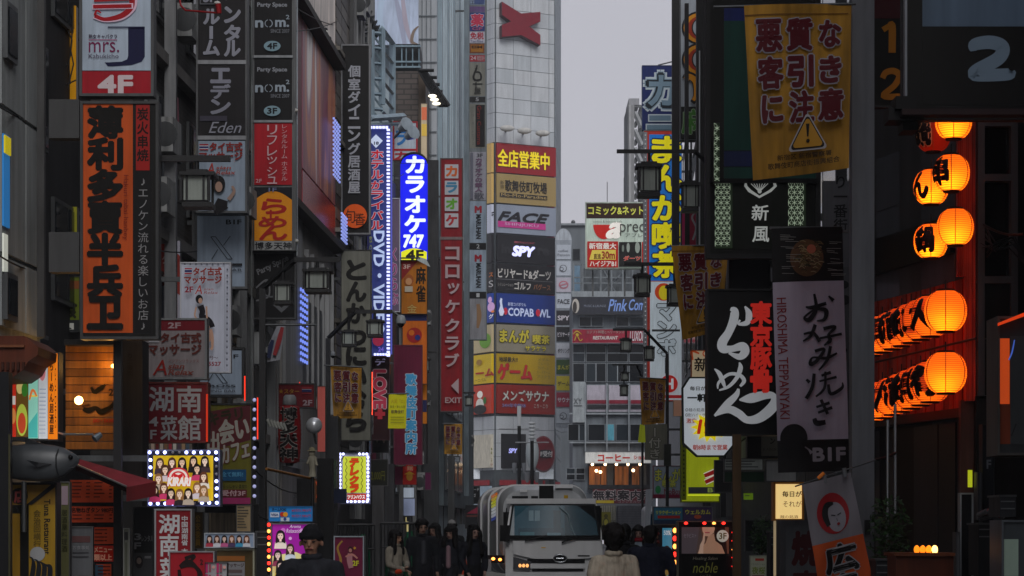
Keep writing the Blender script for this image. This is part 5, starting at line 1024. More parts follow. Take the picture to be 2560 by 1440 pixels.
# octagonal white price sign
s = empty('hanging_sign', W(1768, 1142, 52), 'white octagonal lit price sign with a yellow starburst', 'sign')
OC = [(1722, 942), (1812, 942), (1834, 968), (1834, 1116), (1812, 1142), (1742, 1142), (1707, 1110), (1705, 968)]
m = MB(); f = [W(x, y, 52) for x, y in OC]; b = [v+Vector((0, .25, 0)) for v in f]; m.add(f+b, [tuple(range(8))]+[(i, 8+i, 8+(i+1) % 8, (i+1) % 8) for i in range(8)], M('2a3030')); m.build('cabinet', s)
m = MB(); cx, cy = 1770, 1042; f2 = [W(cx+(x-cx)*.94, cy+(y-cy)*.96, 51.98) for x, y in OC]; m.add(f2+[v+Vector((0, .015, 0)) for v in f2], [tuple(range(8))]+[(i, 8+i, 8+(i+1) % 8, (i+1) % 8) for i in range(8)], M('c4ccd4', .38, .4, 0, .08)); fp = m.build('face_panel', s)
p = Pr(fp, 51.97, e=.35); p.text('毎日が激安', 1725, 966, 1790, 976, '2a2a2c', b=.03).text('一軒め', 1719, 985, 1790, 1004, '1a1c1e', b=.05).text('◎麺の銘酒 白', 1713, 1020, 1772, 1029, '3a3c40').text('◎酎ハイ・サワー', 1713, 1033, 1780, 1042, '3a3c40').text('激安', 1716, 1046, 1741, 1058, 'a0382a', b=.02)
p.poly([(1772+(46 if k % 2 else 30)*math.cos(k*math.pi/13), 1068+(38 if k % 2 else 25)*math.sin(k*math.pi/13)) for k in range(26)], 'e0cc14', .55).text('190', 1744, 1050, 1800, 1084, 'c82c14', b=.05, sh=.2, e=.4).text('朝8時まで営業', 1732, 1112, 1818, 1125, 'a8382c', b=.03).done()
MB().pbox(1768, 900, 1774, 942, 52, .06, METAL).build('bracket', s)
s = Sign('acid yellow lit box sign with a red hot dog shape below the octagonal sign', 1702, 1040, 1800, 1256, 57, .3, '7c8814', 3, 'a8b41c', .3, side='R')
p = s.pr; p.rect(1703, 1043, 1716, 1250, '5c640c', .1)
for i in range(18): p.rect(1707, 1048+i*11, 1711, 1053+i*11, '141808', 0)
p.line([(1760, 1190, 14), (1790, 1178, 16)], 14, 'e8e8d8').line([(1760, 1190, 9), (1790, 1178, 11)], 10, '9a1c18').line([(1762, 1206, 14), (1792, 1192, 15)], 14, 'e8e8d8').line([(1762, 1206, 9), (1792, 1192, 10)], 10, '9a1c18').rect(1720, 1218, 1798, 1234, '2a2c30').text('B1', 1768, 1220, 1790, 1231, '8a9c4c', b=.03).rect(1718, 1236, 1798, 1240, 'd0dc2a', .6); s.end()
s = Sign('leafy comic cafe sign with blue lettering low on the right', 1632, 1164, 1706, 1246, 96, .25, '6a2430', 2, '7c8894', .05, side='R'); s.pr.text('まんが', 1638, 1172, 1702, 1202, 'a0a43a', b=.04, o='1c2c54', ow=.05).text('喫茶', 1656, 1200, 1690, 1218, 'a0a43a', b=.04, o='1c2c54', ow=.04).circ(1645, 1224, 7, '2a7a4a', 10).text('NoBox', 1660, 1222, 1704, 1236, '6a2434', b=.02).rect(1633, 1236, 1705, 1244, '6a1c34'); s.end()
s = Sign('grey banner with white kana and a curled yellow edge behind the lamp post', 1612, 1060, 1668, 1150, 86, .05, '5a5c50', 0, '6c6c60', .02, side='R'); s.pr.text('ー付き', 1622, 1070, 1652, 1146, '9a9a90', v=1, b=.03, o='26261e', ow=.04); s.end()
tag(MB().hexa([W(1595, 1106, 84), W(1614, 1106, 84), W(1614, 1106, 84.1), W(1595, 1106, 84.1), W(1600, 1060, 84), W(1612, 1064, 84), W(1612, 1064, 84.1), W(1600, 1060, 84.1)], M('a8b428', .1)).build('curled_banner'), 'small crumpled lime banner left of the grey kana banner', 'banner')
s = Sign('pink hand shaped lit sign behind the green frame', 1684, 1000, 1704, 1040, 60, .2, '7c8814', 0, 'c09078', .1); s.end()
# healing salon stand
s = Sign('blue and yellow board topping the poster stands at lower right', 1632, 1266, 1782, 1312, 44, .2, '6a6c70', 2, '1c2c44', .05); p = s.pr; p.rect(1635, 1269, 1706, 1300, '2a5c74').rect(1709, 1269, 1779, 1300, '3a2c4c').text('リラクゼーション', 1640, 1276, 1702, 1286, 'a8b02a', b=.03).text('ウェルカム', 1713, 1274, 1776, 1286, 'a8a83a', b=.03).rect(1644, 1289, 1700, 1296, '8a2424').circ(1744, 1292, 9, 'a0482c', 5); s.end()
s = Sign('dark salon poster stand with red warning lamps along its edges', 1694, 1302, 1842, 1470, 38, .35, '6c6c60', 3, '17171a', 0, legs=True)
p = s.panel(1704, 1318, 1822, 1384, '5c4c48', .2); p.poly([(1704, 1318), (1748, 1318), (1740, 1384), (1704, 1384)], '5c5258').poly([(1752, 1318), (1822, 1318), (1822, 1384), (1760, 1384)], '6e4c3c').poly([(1784, 1318), (1812, 1318), (1818, 1384), (1802, 1384), (1790, 1360)], '2a1612').poly([(1744, 1384), (1750, 1368), (1764, 1358), (1770, 1340), (1784, 1334), (1788, 1352), (1804, 1364), (1812, 1384)], 'c89c80').poly([(1755, 1318), (1756, 1328), (1762, 1340), (1772, 1341), (1784, 1332), (1788, 1318)], 'd8ae94').rect(1762, 1330, 1774, 1333, 'b8545c').poly([(1746, 1384), (1750, 1362), (1756, 1350), (1759, 1332), (1762, 1332), (1762, 1352), (1758, 1366), (1758, 1384)], 'e0bca4').poly([(1786, 1318), (1796, 1318), (1800, 1350), (1790, 1344)], '2a1612')
p.text('セラピスト', 1709, 1334, 1740, 1344, '8a8490').circ(1806, 1340, 15, 'c8c8bc', e=.3).text('3F', 1797, 1332, 1816, 1348, '6a5424', b=.02)
p = s.panel(1704, 1385, 1822, 1462, '0d0e0e', 0); p.text('Healing Salon', 1732, 1392, 1794, 1402, 'b0b09c', sh=.25).text('noble', 1732, 1406, 1794, 1432, 'a8b050', sh=.25).text('ノーブル', 1748, 1436, 1778, 1442, 'a8a88c'); s.end()
RL = [M('ff2a20', 3, .5, 0, 0), M('ffa04a', 3, .5, 0, 0)]
for x, y, k in ((1715, 1308, 0), (1761, 1308, 0), (1785, 1308, 1), (1809, 1308, 0), (1834, 1331, 0), (1834, 1352, 0), (1834, 1374, 1), (1834, 1394, 0), (1834, 1416, 0)): MB().ell(W(x, y, 37.9), (.03, .03, .022), RL[k], 8, 5).build('lamp', s.root)
s = Sign('narrow blue poster stand with a girl and a row of coloured lamps', 1634, 1310, 1692, 1470, 41, .3, '4c4c4a', 3, '1c1c20', 0, legs=True)
p = s.panel(1656, 1320, 1680, 1460, '4a9cc0', .25); p.circ(1667, 1376, 9, '2a1c18', 12).circ(1667, 1379, 5, 'd8b09c', 7).rect(1660, 1392, 1678, 1420, 'c8c0a0').line([(1660, 1440, 10), (1674, 1425, 12), (1676, 1455, 10)], 10, '8a7a3a').text('50%', 1659, 1326, 1677, 1338, 'c8e0e8', b=.03); s.end()
for i, y in enumerate(range(1326, 1450, 20)): MB().ell(W(1687, y, 40.9), (.035, .03, .045), RL[1 if i % 2 == 0 else 0], 8, 5).build('lamp', s.root); MB().ell(W(1645, y+8, 40.9), (.03, .03, .03), M('5a2424', 0, .2), 8, 5).build('lamp', s.root)
s = Sign('little pale placard with green characters by the kerb', 1874, 1388, 1918, 1470, 30, .1, '8a8c80', 2, '8c9080', .1, legs=True); s.pr.rect(1888, 1396, 1910, 1402, '8a2a20').text('リラクゼーション', 1878, 1408, 1912, 1413, '3a3c30').text('夜桜', 1880, 1417, 1912, 1435, '5c6a14', b=.02).rect(1880, 1438, 1910, 1460, '6a3a3a'); s.end()
# purple poster stand left
s = Sign('lit magenta massage poster stand with drawn women behind the man in a beanie', 676, 1308, 786, 1480, 20, .3, '5c5c64', 3, '3a2a3c', 0, legs=True)
p = s.panel(681, 1311, 783, 1470, '9c1c9c', .35); p.poly([(681, 1390), (740, 1380), (783, 1400), (783, 1470), (681, 1470)], 'd8d090')
p.circ(708, 1326, 6, 'b868b8').circ(754, 1326, 5, 'c880c8').circ(726, 1346, 4, 'd8a0d8').text('Aroma', 724, 1312, 752, 1320, 'd8c8e0', sh=.3).text('Relaxation', 716, 1322, 756, 1332, 'd8c8e0', sh=.3)
portrait(p, 702, 1338, 8, '1c1418', 'e8ccc0', 'dcd4c8'); portrait(p, 727, 1370, 7, '3a2420', 'e0c0b0', 'c8d0dc'); portrait(p, 697, 1386, 7, '241a1c', 'e8ccc0', '8a3a54'); portrait(p, 705, 1412, 8, '1c1418', 'e8ccc0', 'c8a84a'); s.end()
for i, y in enumerate(range(1312, 1440, 16)): MB().ell(W(672, y, 19.95), (.014, .014, .016), RL[i % 2], 8, 5).build('lamp', s.root)
s = Sign('sky blue card payment board above the magenta poster stand', 671, 1265, 782, 1304, 20.1, .15, '2a4c6c', 1, '1c74b8', .15)
p = s.pr; p.text('ホームPOKI', 680, 1270, 715, 1277, '0c2440', b=.04).rect(676, 1281, 698, 1293, 'b0bcc8').text('VISA', 678, 1284, 696, 1290, '1c2c64', b=.04).circ(706, 1286, 6, 'a83020').circ(714, 1286, 6, 'c88a20').rect(702, 1294, 724, 1303, 'a8b4c0').circ(713, 1298, 4, '2a3c7c').text('60分5,980円', 730, 1272, 778, 1280, '8a1c2c', b=.02).text('90分7,980円', 730, 1286, 778, 1294, '8a1c2c', b=.02); s.end()
s = Sign('dull red poster stand with a dancing woman at the lower middle', 834, 1340, 910, 1480, 24, .3, '8a929a', 3, '5c1030', .08, legs=True)
p = s.pr; p.line([(846, 1430, 5), (852, 1400, 6), (844, 1370, 5), (856, 1352, 4)], 5, '8a6a2c').circ(876, 1374, 6, '2a1414', 8).circ(876, 1376, 4, 'a87068', 5).line([(876, 1384, 12), (874, 1398, 14), (878, 1420, 12)], 12, '9a6a70').line([(864, 1392, 4), (880, 1386, 5), (894, 1396, 4)], 4, 'a87068').text('2F', 882, 1402, 897, 1414, 'b0b02a', b=.04).poly([(887+(5 if k % 2 else 2)*math.cos(k*math.pi/5), 1370+(5 if k % 2 else 2)*math.sin(k*math.pi/5)) for k in range(10)], 'b0842a'); s.end()
# --- near right signs
s = Sign('huge near black sign box with a pale 2 in the top right corner', 2256, -150, 2720, 300, 14, .08, '0c0c0e', 12, '050506', 0)
p = s.panel(2306, -140, 2700, 66, '56687c', .0)
p = s.panel(2306, 68, 2700, 262, '050506', 0); p.line([(2434, 128, 16), (2436, 112, 30), (2476, 106, 34), (2506, 118, 34), (2496, 146, 34), (2440, 178, 34), (2446, 188, 32), (2520, 186, 30), (2526, 180, 20)], 32, '6e8090'); s.end()
MB().pbox(2262, -150, 2268, 240, 13.9, .06, M('6a6e74', 0, .3, .5)).build('conduit', s.root); MB().pbox(2240, 240, 2292, 272, 13.85, .2, M('121214')).build('clamp', s.root); MB().pbox(2222, 268, 2310, 300, 13.9, .2, M('0f0f11')).build('clamp', s.root); MB().pbox(2258, 290, 2295, 325, 13.95, .2, M('121214')).build('clamp', s.root)
MB().pbox(2256, 272, 2720, 286, 13.8, .12, M('2a1c1e')).build('lower_rail', s.root)
MB().pbox(2720, -150, 2760, 300, 14, .5, M('17181a')).build('bracket', s.root)
s = Sign('black sign with rounded orange digits 1 and 2 under a maroon band', 2176, -120, 2300, 268, 19.7, .1, '26272a', 5, '0e0d0c', 0, side='R')
p = s.pr; p.rect(2182, -110, 2290, 46, '3c1218').line([(2207, 75, 14), (2222, 66, 14), (2230, 66, 18), (2230, 132, 18)], 16, 'a06a14').line([(2206, 196, 14), (2214, 182, 15), (2234, 178, 16), (2248, 190, 16), (2236, 214, 15), (2208, 240, 15), (2250, 242, 16)], 16, 'a06a14'); s.end()
s = Sign('tall dark framed sign, green and blue panel above a fan crest and two characters', 1764, -60, 2052, 646, 28, .15, '121214', 12, '141513', 0, side='R')
p = s.panel(1810, 20, 2046, 52, '15225c', .04); p = s.panel(1810, 52, 2046, 376, '0e3c34', .02); p = s.panel(1810, 378, 2046, 416, '14204c', .02); p = s.panel(1810, 418, 2046, 446, '0e3c34', .02)
MB().pbox(1776, 446, 2046, 456, 27.9, .1, M('0c0c0e')).build('divider', s.root)
p = s.panel(1786, 456, 2016, 622, '161a14', .02)
def hemp(x0, y0, x1, y1):
    p.rect(x0, y0, x1, y1, '2c3a28', .15); k = 14.7; j = 0; y = y0
    mb = MB()
    while y < y1-2:
        x = x0+(k/2 if j % 2 else 0)
        while x < x1-1:
            for a in range(6):
                t = math.radians(60*a+30); xa, ya = x+math.cos(t)*k*.5, y+math.sin(t)*k*.5
                if x0 <= xa <= x1 and y0 <= ya <= y1 and x0 <= x <= x1 and y0 <= y <= y1:
                    nx, ny = -math.sin(t)*.9, math.cos(t)*.9; l = p.l+1
                    mb.add([p.P(x+nx, y+ny, l), p.P(x-nx, y-ny, l), p.P(xa-nx*.6, ya-ny*.6, l), p.P(xa+nx*.6, ya+ny*.6, l)], [(0, 1, 2, 3)], M('a8b8a0', .4, .5, 0, 0))
            x += k
        y += k*.866; j += 1
    p.l += 2; mb.build('hemp_leaf_pattern', p.p)
hemp(1788, 456, 1831, 621); hemp(1971, 456, 2014, 567)
p.poly([(1898-36, 456), (1898+40, 456), (1898+44, 466), (1898+30, 480), (1898, 496), (1898-28, 480), (1898-38, 466)], 'b8bcb8', .3).poly([(1866, 458), (1932, 458), (1934, 466), (1922, 476), (1898, 490), (1878, 476), (1868, 466)], '161a14')
for a in range(-3, 4): p.line([(1898, 480), (1898+a*7, 460)], 2, 'b8bcb8', .3)
p.circ(1898, 480, 5, 'b8bcb8', e=.3).text('新', 1878, 514, 1920, 552, 'b8bcb8', b=.02, sh=.05, e=.35).text('風', 1880, 568, 1921, 606, 'b8bcb8', b=.02, sh=.05, e=.35); s.end()
s = Sign('narrow lit strip of hemp leaf lattice running down beside the banner', 1784, 306, 1800, 456, 27.6, .1, '121214', 1, '2c3a28', .1); p = s.pr; hemp(1785, 308, 1799, 455); s.end()
s = Sign('black ramen sign with giant white brush hiragana and red characters', 1768, 722, 1948, 1088, 25, .3, '0f0f11', 4, '111113', 0, side='R')
p = s.pr; WH = 'c4c8cc'; g = .2
p.line([(1826, 772, 8), (1836, 778, 20), (1834, 800, 22), (1822, 830, 20), (1806, 856, 24), (1808, 872, 22), (1830, 872, 16), (1856, 866, 22), (1862, 880, 22), (1848, 892, 16), (1822, 882, 6)], 18, WH, g)
p.line([(1862, 766, 4), (1872, 784, 16), (1868, 806, 14), (1846, 810, 6), (1850, 800, 5)], 10, WH, g)
p.line([(1786, 922, 3), (1798, 934, 11), (1806, 952, 11), (1812, 968, 6)], 8, WH, g).line([(1848, 906, 3), (1851, 920, 12), (1842, 944, 10), (1822, 966, 8), (1798, 976, 4)], 9, WH, g).line([(1794, 972, 3), (1797, 956, 7), (1822, 936, 8), (1848, 938, 9), (1860, 952, 10), (1850, 966, 6)], 8, WH, g)
p.line([(1846, 972, 6), (1840, 988, 14), (1818, 1010, 18), (1786, 1040, 6)], 14, WH, g).line([(1788, 1038, 6), (1820, 1024, 18), (1846, 1034, 20), (1868, 1050, 18), (1900, 1044, 24), (1932, 1016, 26), (1934, 992, 16), (1914, 988, 20), (1876, 996, 24), (1848, 1000, 4)], 20, WH, g)
for i, ch in enumerate('東京豚骨'): p.text(ch, 1877, 756+i*57, 1927, 809+i*57, 'c82a20', b=.05, e=.3)
s.end()
s = empty('vertical_banner', W(2030, 1180, 23), 'tall white and black okonomiyaki banner sign with a food photo on top and B1F below', 'sign')
def bf(x, y, h=0):   # slightly leaning banner
    t = (y-570)/610; dx = 18*t; return W(x+dx, y-(x-1928)*.03, 23)-Vector((0, h+.02*math.sin((x-1928)/45)+.015*math.sin(y/70), 0))
def cloth(x0, y0, x1, y1, mat, name, par, fn, nx=10, ny=12, th=.012):
    m = MB(); n = nx+1
    g0 = [fn(x0+(x1-x0)*i/nx, y0+(y1-y0)*j/ny, 0) for j in range(ny+1) for i in range(nx+1)]; g1 = [v+Vector((0, th, 0)) for v in g0]; k = len(g0)
    m.add(g0+g1, [(j*n+i, (j+1)*n+i, (j+1)*n+i+1, j*n+i+1) for j in range(ny) for i in range(nx)]+[(k+j*n+i, k+j*n+i+1, k+(j+1)*n+i+1, k+(j+1)*n+i) for j in range(ny) for i in range(nx)], mat, True)
    return m.build(name, par)
c1 = cloth(1928, 572, 2106, 706, M('101012', 0, .4, 0, .2), 'photo_panel', s, bf)
c2 = cloth(1928, 706, 2106, 1102, M('a39cac', 0, .55, 0, .15), 'white_panel', s, bf, 10, 24)
c3 = cloth(1928, 1102, 2106, 1182, M('131315', 0, .4, 0, .2), 'black_panel', s, bf)
p = Pr(c1, 0, bf, 0, .004); p.l = 1; rr = random.Random(5)
p.circ(2014, 648, 42, '5c4028', 46)
for i in range(90):
    a = rr.random()*6.28; q = rr.random()**.6; x, y = 2014+math.cos(a)*q*36, 648+math.sin(a)*q*40; p.line([(x-7, y), (x, y-rr.random()*4), (x+7, y+2)], 1.8, rr.choice(['8a7c54', '6a5a34', '3a3a24', '9a8a68', '2a2418']))
for i in range(26): y = 600+i*4.2; sx = rr.choice([1938, 2058, 1950, 2050]); p.line([(sx, y), (sx+18+rr.random()*20, y+rr.random()*4)], .9, '8a8c88')
p.circ(2010, 640, 11, 'a05a44').done()
p = Pr(c2, 0, bf, 0, .004); p.l = 1; p.text('HIROSHIMA TEPPANYAKI', 1936, 745, 1960, 1048, '7c1c20', v=2, b=.0)
IN = '131318'
p.line([(2008, 770, 4), (2024, 772, 10), (2060, 762, 8)], 8, IN).line([(2030, 738, 6), (2034, 775, 10), (2016, 802, 12), (2004, 796, 6), (2030, 778, 6), (2058, 780, 12), (2054, 802, 9), (2034, 806, 3)], 9, IN).line([(2066, 744, 4), (2078, 756, 10)], 8, IN)
p.line([(2030, 815, 9), (2018, 842, 8), (1998, 856, 4)], 8, IN).line([(2000, 838, 5), (2024, 836, 8), (2040, 858, 9)], 7, IN).line([(2050, 826, 9), (2080, 822, 8), (2062, 842, 7), (2066, 856, 10), (2050, 868, 4)], 8, IN).line([(2040, 850, 6), (2096, 840, 7)], 6, IN)
p.line([(2026, 882, 8), (2050, 878, 8), (2030, 906, 9), (2014, 914, 10), (2020, 898, 5), (2054, 900, 8), (2082, 888, 5)], 8, IN).line([(2066, 870, 8), (2056, 905, 8), (2034, 930, 4)], 7, IN)
p.line([(2002, 952, 6), (2010, 960, 9)], 7, IN).line([(2022, 938, 8), (2016, 972, 9), (2000, 1000, 9)], 7, IN).line([(2040, 944, 6), (2064, 936, 8)], 7, IN).line([(2034, 958, 5), (2078, 948, 7)], 6, IN).line([(2050, 934, 6), (2046, 975, 7), (2024, 996, 5)], 6, IN).line([(2056, 966, 7), (2062, 990, 9), (2090, 976, 8), (2092, 962, 3)], 7, IN)
p.line([(2024, 1022, 6), (2058, 1012, 8)], 7, IN).line([(2028, 1036, 6), (2064, 1024, 8)], 7, IN).line([(2036, 1004, 8), (2052, 1040, 8)], 7, IN).line([(2018, 1050, 10), (2024, 1062, 14), (2046, 1060, 12)], 11, IN)
p.circ(1966, 1098, 34, '131315', 36).done()
p = Pr(c3, 0, bf, 0, .004); p.l = 1; p.text('B1F', 2016, 1124, 2096, 1155, '8e8a92', b=.05); p.line([(1990, 1116, 3), (2004, 1126, 4), (2012, 1136, 10)], 4, '8e8a92').done()
MB().pbox(1925, 566, 2110, 572, 23.0, .05, METAL).build('top_rail', s); MB().box((W(2106, 0, 23).x, 23.02, W(0, 580, 23).z), (RX(23)+.02, 23.08, W(0, 574, 23).z), METAL).build('bracket', s)
s = Sign('pale banner with black brush blots mostly hidden behind the okonomiyaki banner', 2080, 668, 2142, 1080, 24.2, .04, '3a3b3d', 0, '55575c', 0, side='R'); s.pr.circ(2110, 712, 12, '17171a', 10).circ(2112, 750, 14, '17171a', 12).circ(2112, 876, 6, '17171a', 5); s.end()
s = Sign('grey pole plate with dark vertical street name characters', 2058, 452, 2128, 700, 24.6, .1, '4a4b4e', 0, '5a5b60', 0); s.pr.text('り一番街', 2084, 440, 2118, 580, '1c1c1e', v=1, b=.02); s.end()
s = Sign('faint grey vent panel with old lettering behind the second orange banner', 1822, 646, 1926, 722, 29, .2, '26272a', 2, '2c2d30', 0, side='R'); s.end()
s = Sign('dark sign with cream corner and small kana below the ramen sign', 1868, 1086, 1950, 1146, 27, .2, '141416', 2, '17181a', 0, side='R'); s.pr.rect(1903, 1088, 1948, 1140, '55544c').text('ン', 1925, 1095, 1938, 1110, '141414', b=.03).text('KABUKI', 1908, 1120, 1946, 1127, '3c3a34'); s.end()
s = Sign('glowing warm white lantern box sign with brush lettering', 1934, 1205, 2010, 1302, 27.5, .25, 'e0901c', 5, 'ffdc90', .65)
s.pr.text('毎日が', 1956, 1228, 2004, 1242, '3a2008', b=.03, e=0).text('それが', 1957, 1252, 2004, 1267, '3a2008', b=.0, e=0).text('麺の銘酒', 1950, 1288, 1995, 1296, '5a3a14', e=0); s.end()
MB().pbox(1936, 1302, 1946, 1440, 27.6, .1, M('e0c89c', .25)).build('lit_edge', s.root)
s = Sign('grey framed sign box with a dark red grilling character at lower right', 1950, 1300, 2066, 1480, 24, .35, '3c3e42', 14, '4c5054', .02, legs=True)
p = s.pr; p.text('焼', 1982, 1330, 2044, 1412, '3a1014', b=.06).text('肉', 1985, 1428, 2044, 1470, '3a1014', b=.06).rect(1970, 1312, 2050, 1314, '8a8c90'); s.end()
wp = empty('wooden_post', W(1845, 0, 24.5)-Vector((0, 0, W(0, 0, 24.5).z)), 'brown timber post below the black ramen sign', 'post'); MB().box((W(1832, 0, 24.8).x, 24.8, 0), (W(1853, 0, 24.8).x, 24.88, W(0, 1086, 24.8).z), M('5a4630', 0, .7, 0, .4)).build('shaft', wp); MB().box((W(1829, 0, 24.8).x, 24.78, 0), (W(1856, 0, 24.8).x, 24.9, .15), DARK).build('foot', wp)
sp_ = empty('street_pole', W(2158, 0, 19)-Vector((0, 0, W(0, 0, 19).z)), 'thick grey square street pole carrying the nearest orange banner', 'pole')
MB().box((W(2130, 0, 19).x, 19, 0), (W(2186, 0, 19).x, 19.16, 9), M('5e6066', 0, .5, .1, .3)).build('shaft', sp_); MB().pbox(2163, 1300, 2176, 1336, 18.96, .04, M('1a1a1c')).build('sticker', sp_); MB().box((W(2124, 0, 19).x, 18.95, 0), (W(2192, 0, 19).x, 19.2, .2), DARK).build('foot', sp_)
# nobori flag
nf = empty('nobori_flag', W(2090, 1440, 18.5), 'white and orange hanging flag with a white mask face in a red circle', 'flag')
def nfn(x, y, h=0):   # 0..100 x 0..200 local
    u, v = x/100, y/200; a = Vector((2005, 1212)); b = Vector((2128, 1180)); c = Vector((2062, 1560)); d = Vector((2196, 1530))
    q = a*(1-u)*(1-v)+b*u*(1-v)+c*(1-u)*v+d*u*v; return W(q.x, q.y, 18.5)-Vector((0, h+.025*math.sin(u*5+v*3)+.012*math.sin(v*14+u*4), 0))
c1 = cloth(0, 0, 100, 88, M('77747a', 0, .8, 0, .2), 'white_cloth', nf, nfn); c2 = cloth(0, 88, 100, 200, M('b04a20', 0, .8, 0, .2), 'orange_cloth', nf, nfn)
p = Pr(c1, 0, nfn, 0, .003); p.l = 1; p.circ(50, 50, 32, '8c1a20', 29).circ(55, 56, 19, '84828a', 21).line([(38, 66, 8), (34, 50, 12), (40, 38, 10), (54, 36, 4)], 9, '1c1c1e').line([(46, 52), (54, 54)], 1.5, '2a2a2c').line([(58, 54), (66, 52)], 1.5, '2a2a2c').circ(57, 66, 3, '7c1c22', 2).line([(55, 58), (56, 62)], 1.2, '4a4a4c').done()
p = Pr(c2, 0, nfn, 0, .003); p.l = 1; p.text('広', 20, 96, 80, 132, '141214', b=.07, o='8a888c', ow=.05).text('島', 22, 138, 82, 176, '141214', b=.07, o='8a888c', ow=.05).done()
MB().bar(W(1988, 1216, 18.5), W(2190, 1150, 18.9), .006, METAL).build('rod', nf)
for x, y in ((2110, 1180), (2060, 1195)): MB().bar(W(x, y-10, 18.48), W(x+4, y+12, 18.48), .018, M('6a6c70'), 6).build('clip', nf)
MB().bar(W(2045, 1196, 18.45), W(2060, 1182, 18.45), .014, M('c06a28', .1)).build('clip', nf)
# right edge framed box and bits
s = Sign('steel framed display case with orange light strip at the right edge', 2494, 790, 2700, 1138, 17, .4, '55524e', 6, '3a3c3e', 0)
p = s.panel(2500, 860, 2560, 1110, '8a4028', .0); p = s.panel(2500, 846, 2524, 1010, 'c84a1c', .5); p = s.panel(2526, 840, 2700, 1110, '4a4e50', 0)
p.line([(2536, 850, 3), (2530, 880, 4), (2522, 900, 3)], 3, '4a6ac8', .5).line([(2540, 1060, 3), (2528, 1090, 3)], 3, '2a2c2e'); s.end()
MB().hexa([W(2494, 815, 16.9), W(2700, 740, 16.9), W(2700, 740, 17.3), W(2494, 815, 17.3), W(2494, 808, 16.9), W(2700, 725, 16.9), W(2700, 725, 17.3), W(2494, 808, 17.3)], M('c83a14', .8)).build('light_strip', s.root); MB().pbox(2600, 1138, 2620, 1440, 17.1, .1, DARK).build('support_post', s.root)
s = Sign('dark vertical 5F sign in the recess at the right', 2456, 1060, 2488, 1360, 19.3, .15, '141516', 2, '1c1e22', 0); s.pr.text('5F', 2466, 1118, 2478, 1172, '6a6e74', v=1, b=.03); s.end()
s = Sign('pale white vending cabinet with glass front at bottom right corner', 2504, 1300, 2600, 1500, 16, .4, '5c6268', 5, '4c5256', 0, name='display_cabinet', cat='cabinet'); p = s.panel(2510, 1348, 2546, 1440, '8a9c90', .1); s.end()
s = Sign('white edged narrow sign strip with lime reflections beside the dark doorway', 2400, 1232, 2434, 1460, 19.5, .1, 'a4a8aa', 4, '1c1c1e', 0); s.end()
tag(MB().pbox(2421, 1175, 2431, 1218, 19.4, .03, M('b8c020', .6, .5, 0, 0)).build('lit_tag'), 'tiny lime lit tag on the brown door post', 'sign')
# orange light box
o = empty('light_box', W(2320, 1440, 17.5), 'brown cabinet with a row of glowing orange lamps on top', 'cabinet')
MB().pbox(2240, 1388, 2384, 1700, 17.5, .4, M('5a2c1c', 0, .4, 0, .4)).build('cabinet', o); MB().pbox(2236, 1382, 2388, 1390, 17.45, .5, M('6a3a24', 0, .4)).build('lid', o)
for i, e_ in enumerate((1.2, 1.2, 1.4, 5)): MB().ell(W(2292+i*15, 1374, 17.6), (.022, .022, .032), M('ff8a1c' if i < 3 else 'ffc060', e_, .4, 0, 0)).build('lamp', o)
# far right wires
m = MB(); rr = random.Random(9)
for i in range(8): m.tube([W(2450+rr.random()*20, 560+i*12, 19.6), W(2480+rr.random()*20, 600+rr.random()*40, 19.55), W(2520+rr.random()*20, 590+rr.random()*50, 19.6), W(2560, 640+rr.random()*20, 19.6)], .006, M('17181a', 0, .4), 5)
tag(m.build('cable_bundle'), 'messy bundle of black cables in front of the dark windows at right', 'cables')
# ================================================================ orange warning banners
BO = M('a4782a', .02, .7, 0, .5, 3.)
def obanner(label, q, D, amp=.03, pole=None, seed=0, col=None):
    """q: four corners px (tl, tr, br, bl)"""
    tl, tr, br, bl_ = [Vector(v) for v in q]; c = (tl+tr+br+bl_)/4
    r = empty('warning_banner', W((tl.x+tr.x)/2, bl_.y, D), label, 'banner', 'orange warning banners on the street lamps')
    def fn(x, y, h=0):
        u, v = x/100, y/160; p = tl*(1-u)*(1-v)+tr*u*(1-v)+br*u*v+bl_*(1-u)*v
        return W(p.x, p.y, D)-Vector((0, h+amp*math.sin(u*5+seed+v*1.5)+amp*.4*math.sin(v*9+u*4+seed), 0))
    cl = cloth(0, 0, 100, 160, BO, 'cloth', r, fn, 12, 18, .006)
    p = Pr(cl, 0, fn, .03, .005*max(1, D/30)); p.l = 1
    p.rect(0, 9, 97, 10, '5c3a10')
    O_ = dict(b=.05, o='88848c', ow=.05)
    for t, y in (('悪質な', 15), ('客引き', 50), ('に注意', 84)):
        for i, ch in enumerate(t): k = 2 if ch in 'なきに' else 0; p.text(ch, 10+i*29+k, y+k, 33+i*29-k, y+28-k, '4c0e18', **O_)
    tri = lambda cx, cy, s: [(cx, cy-s), (cx+s*.95, cy+s*.62), (cx-s*.95, cy+s*.62)]
    def rtri(s, cx=56, cy=126): 
        out = []
        for (x, y), nb in zip(tri(cx, cy, s), ((-90,), (30,), (150,))):
            for a in (-50, 0, 50): t = math.radians(nb[0]+a); out.append((x+2.4*math.cos(t), y+2.4*math.sin(t)))
        return out
    p.poly(rtri(18), '9a969a').poly(rtri(15.5), '201c1a').poly(rtri(13.3), 'a4782a')
    p.poly([(54.2, 115), (57.8, 115), (56.8, 127), (55.2, 127)], '201c1a').circ(56, 131, 1.8, '201c1a')
    p.text('新宿区 新宿警察署', 24, 142, 80, 147, '2a1a0c', b=.02).text('歌舞伎町商店街振興組合', 14, 149, 88, 154.5, '2a1a0c', b=.02); p.done()
    MB().bar(fn(-8 if not pole else pole, 0), fn(104, 0), .012*max(1, D/40), METAL, 6).build('hanging_rod', r); return r
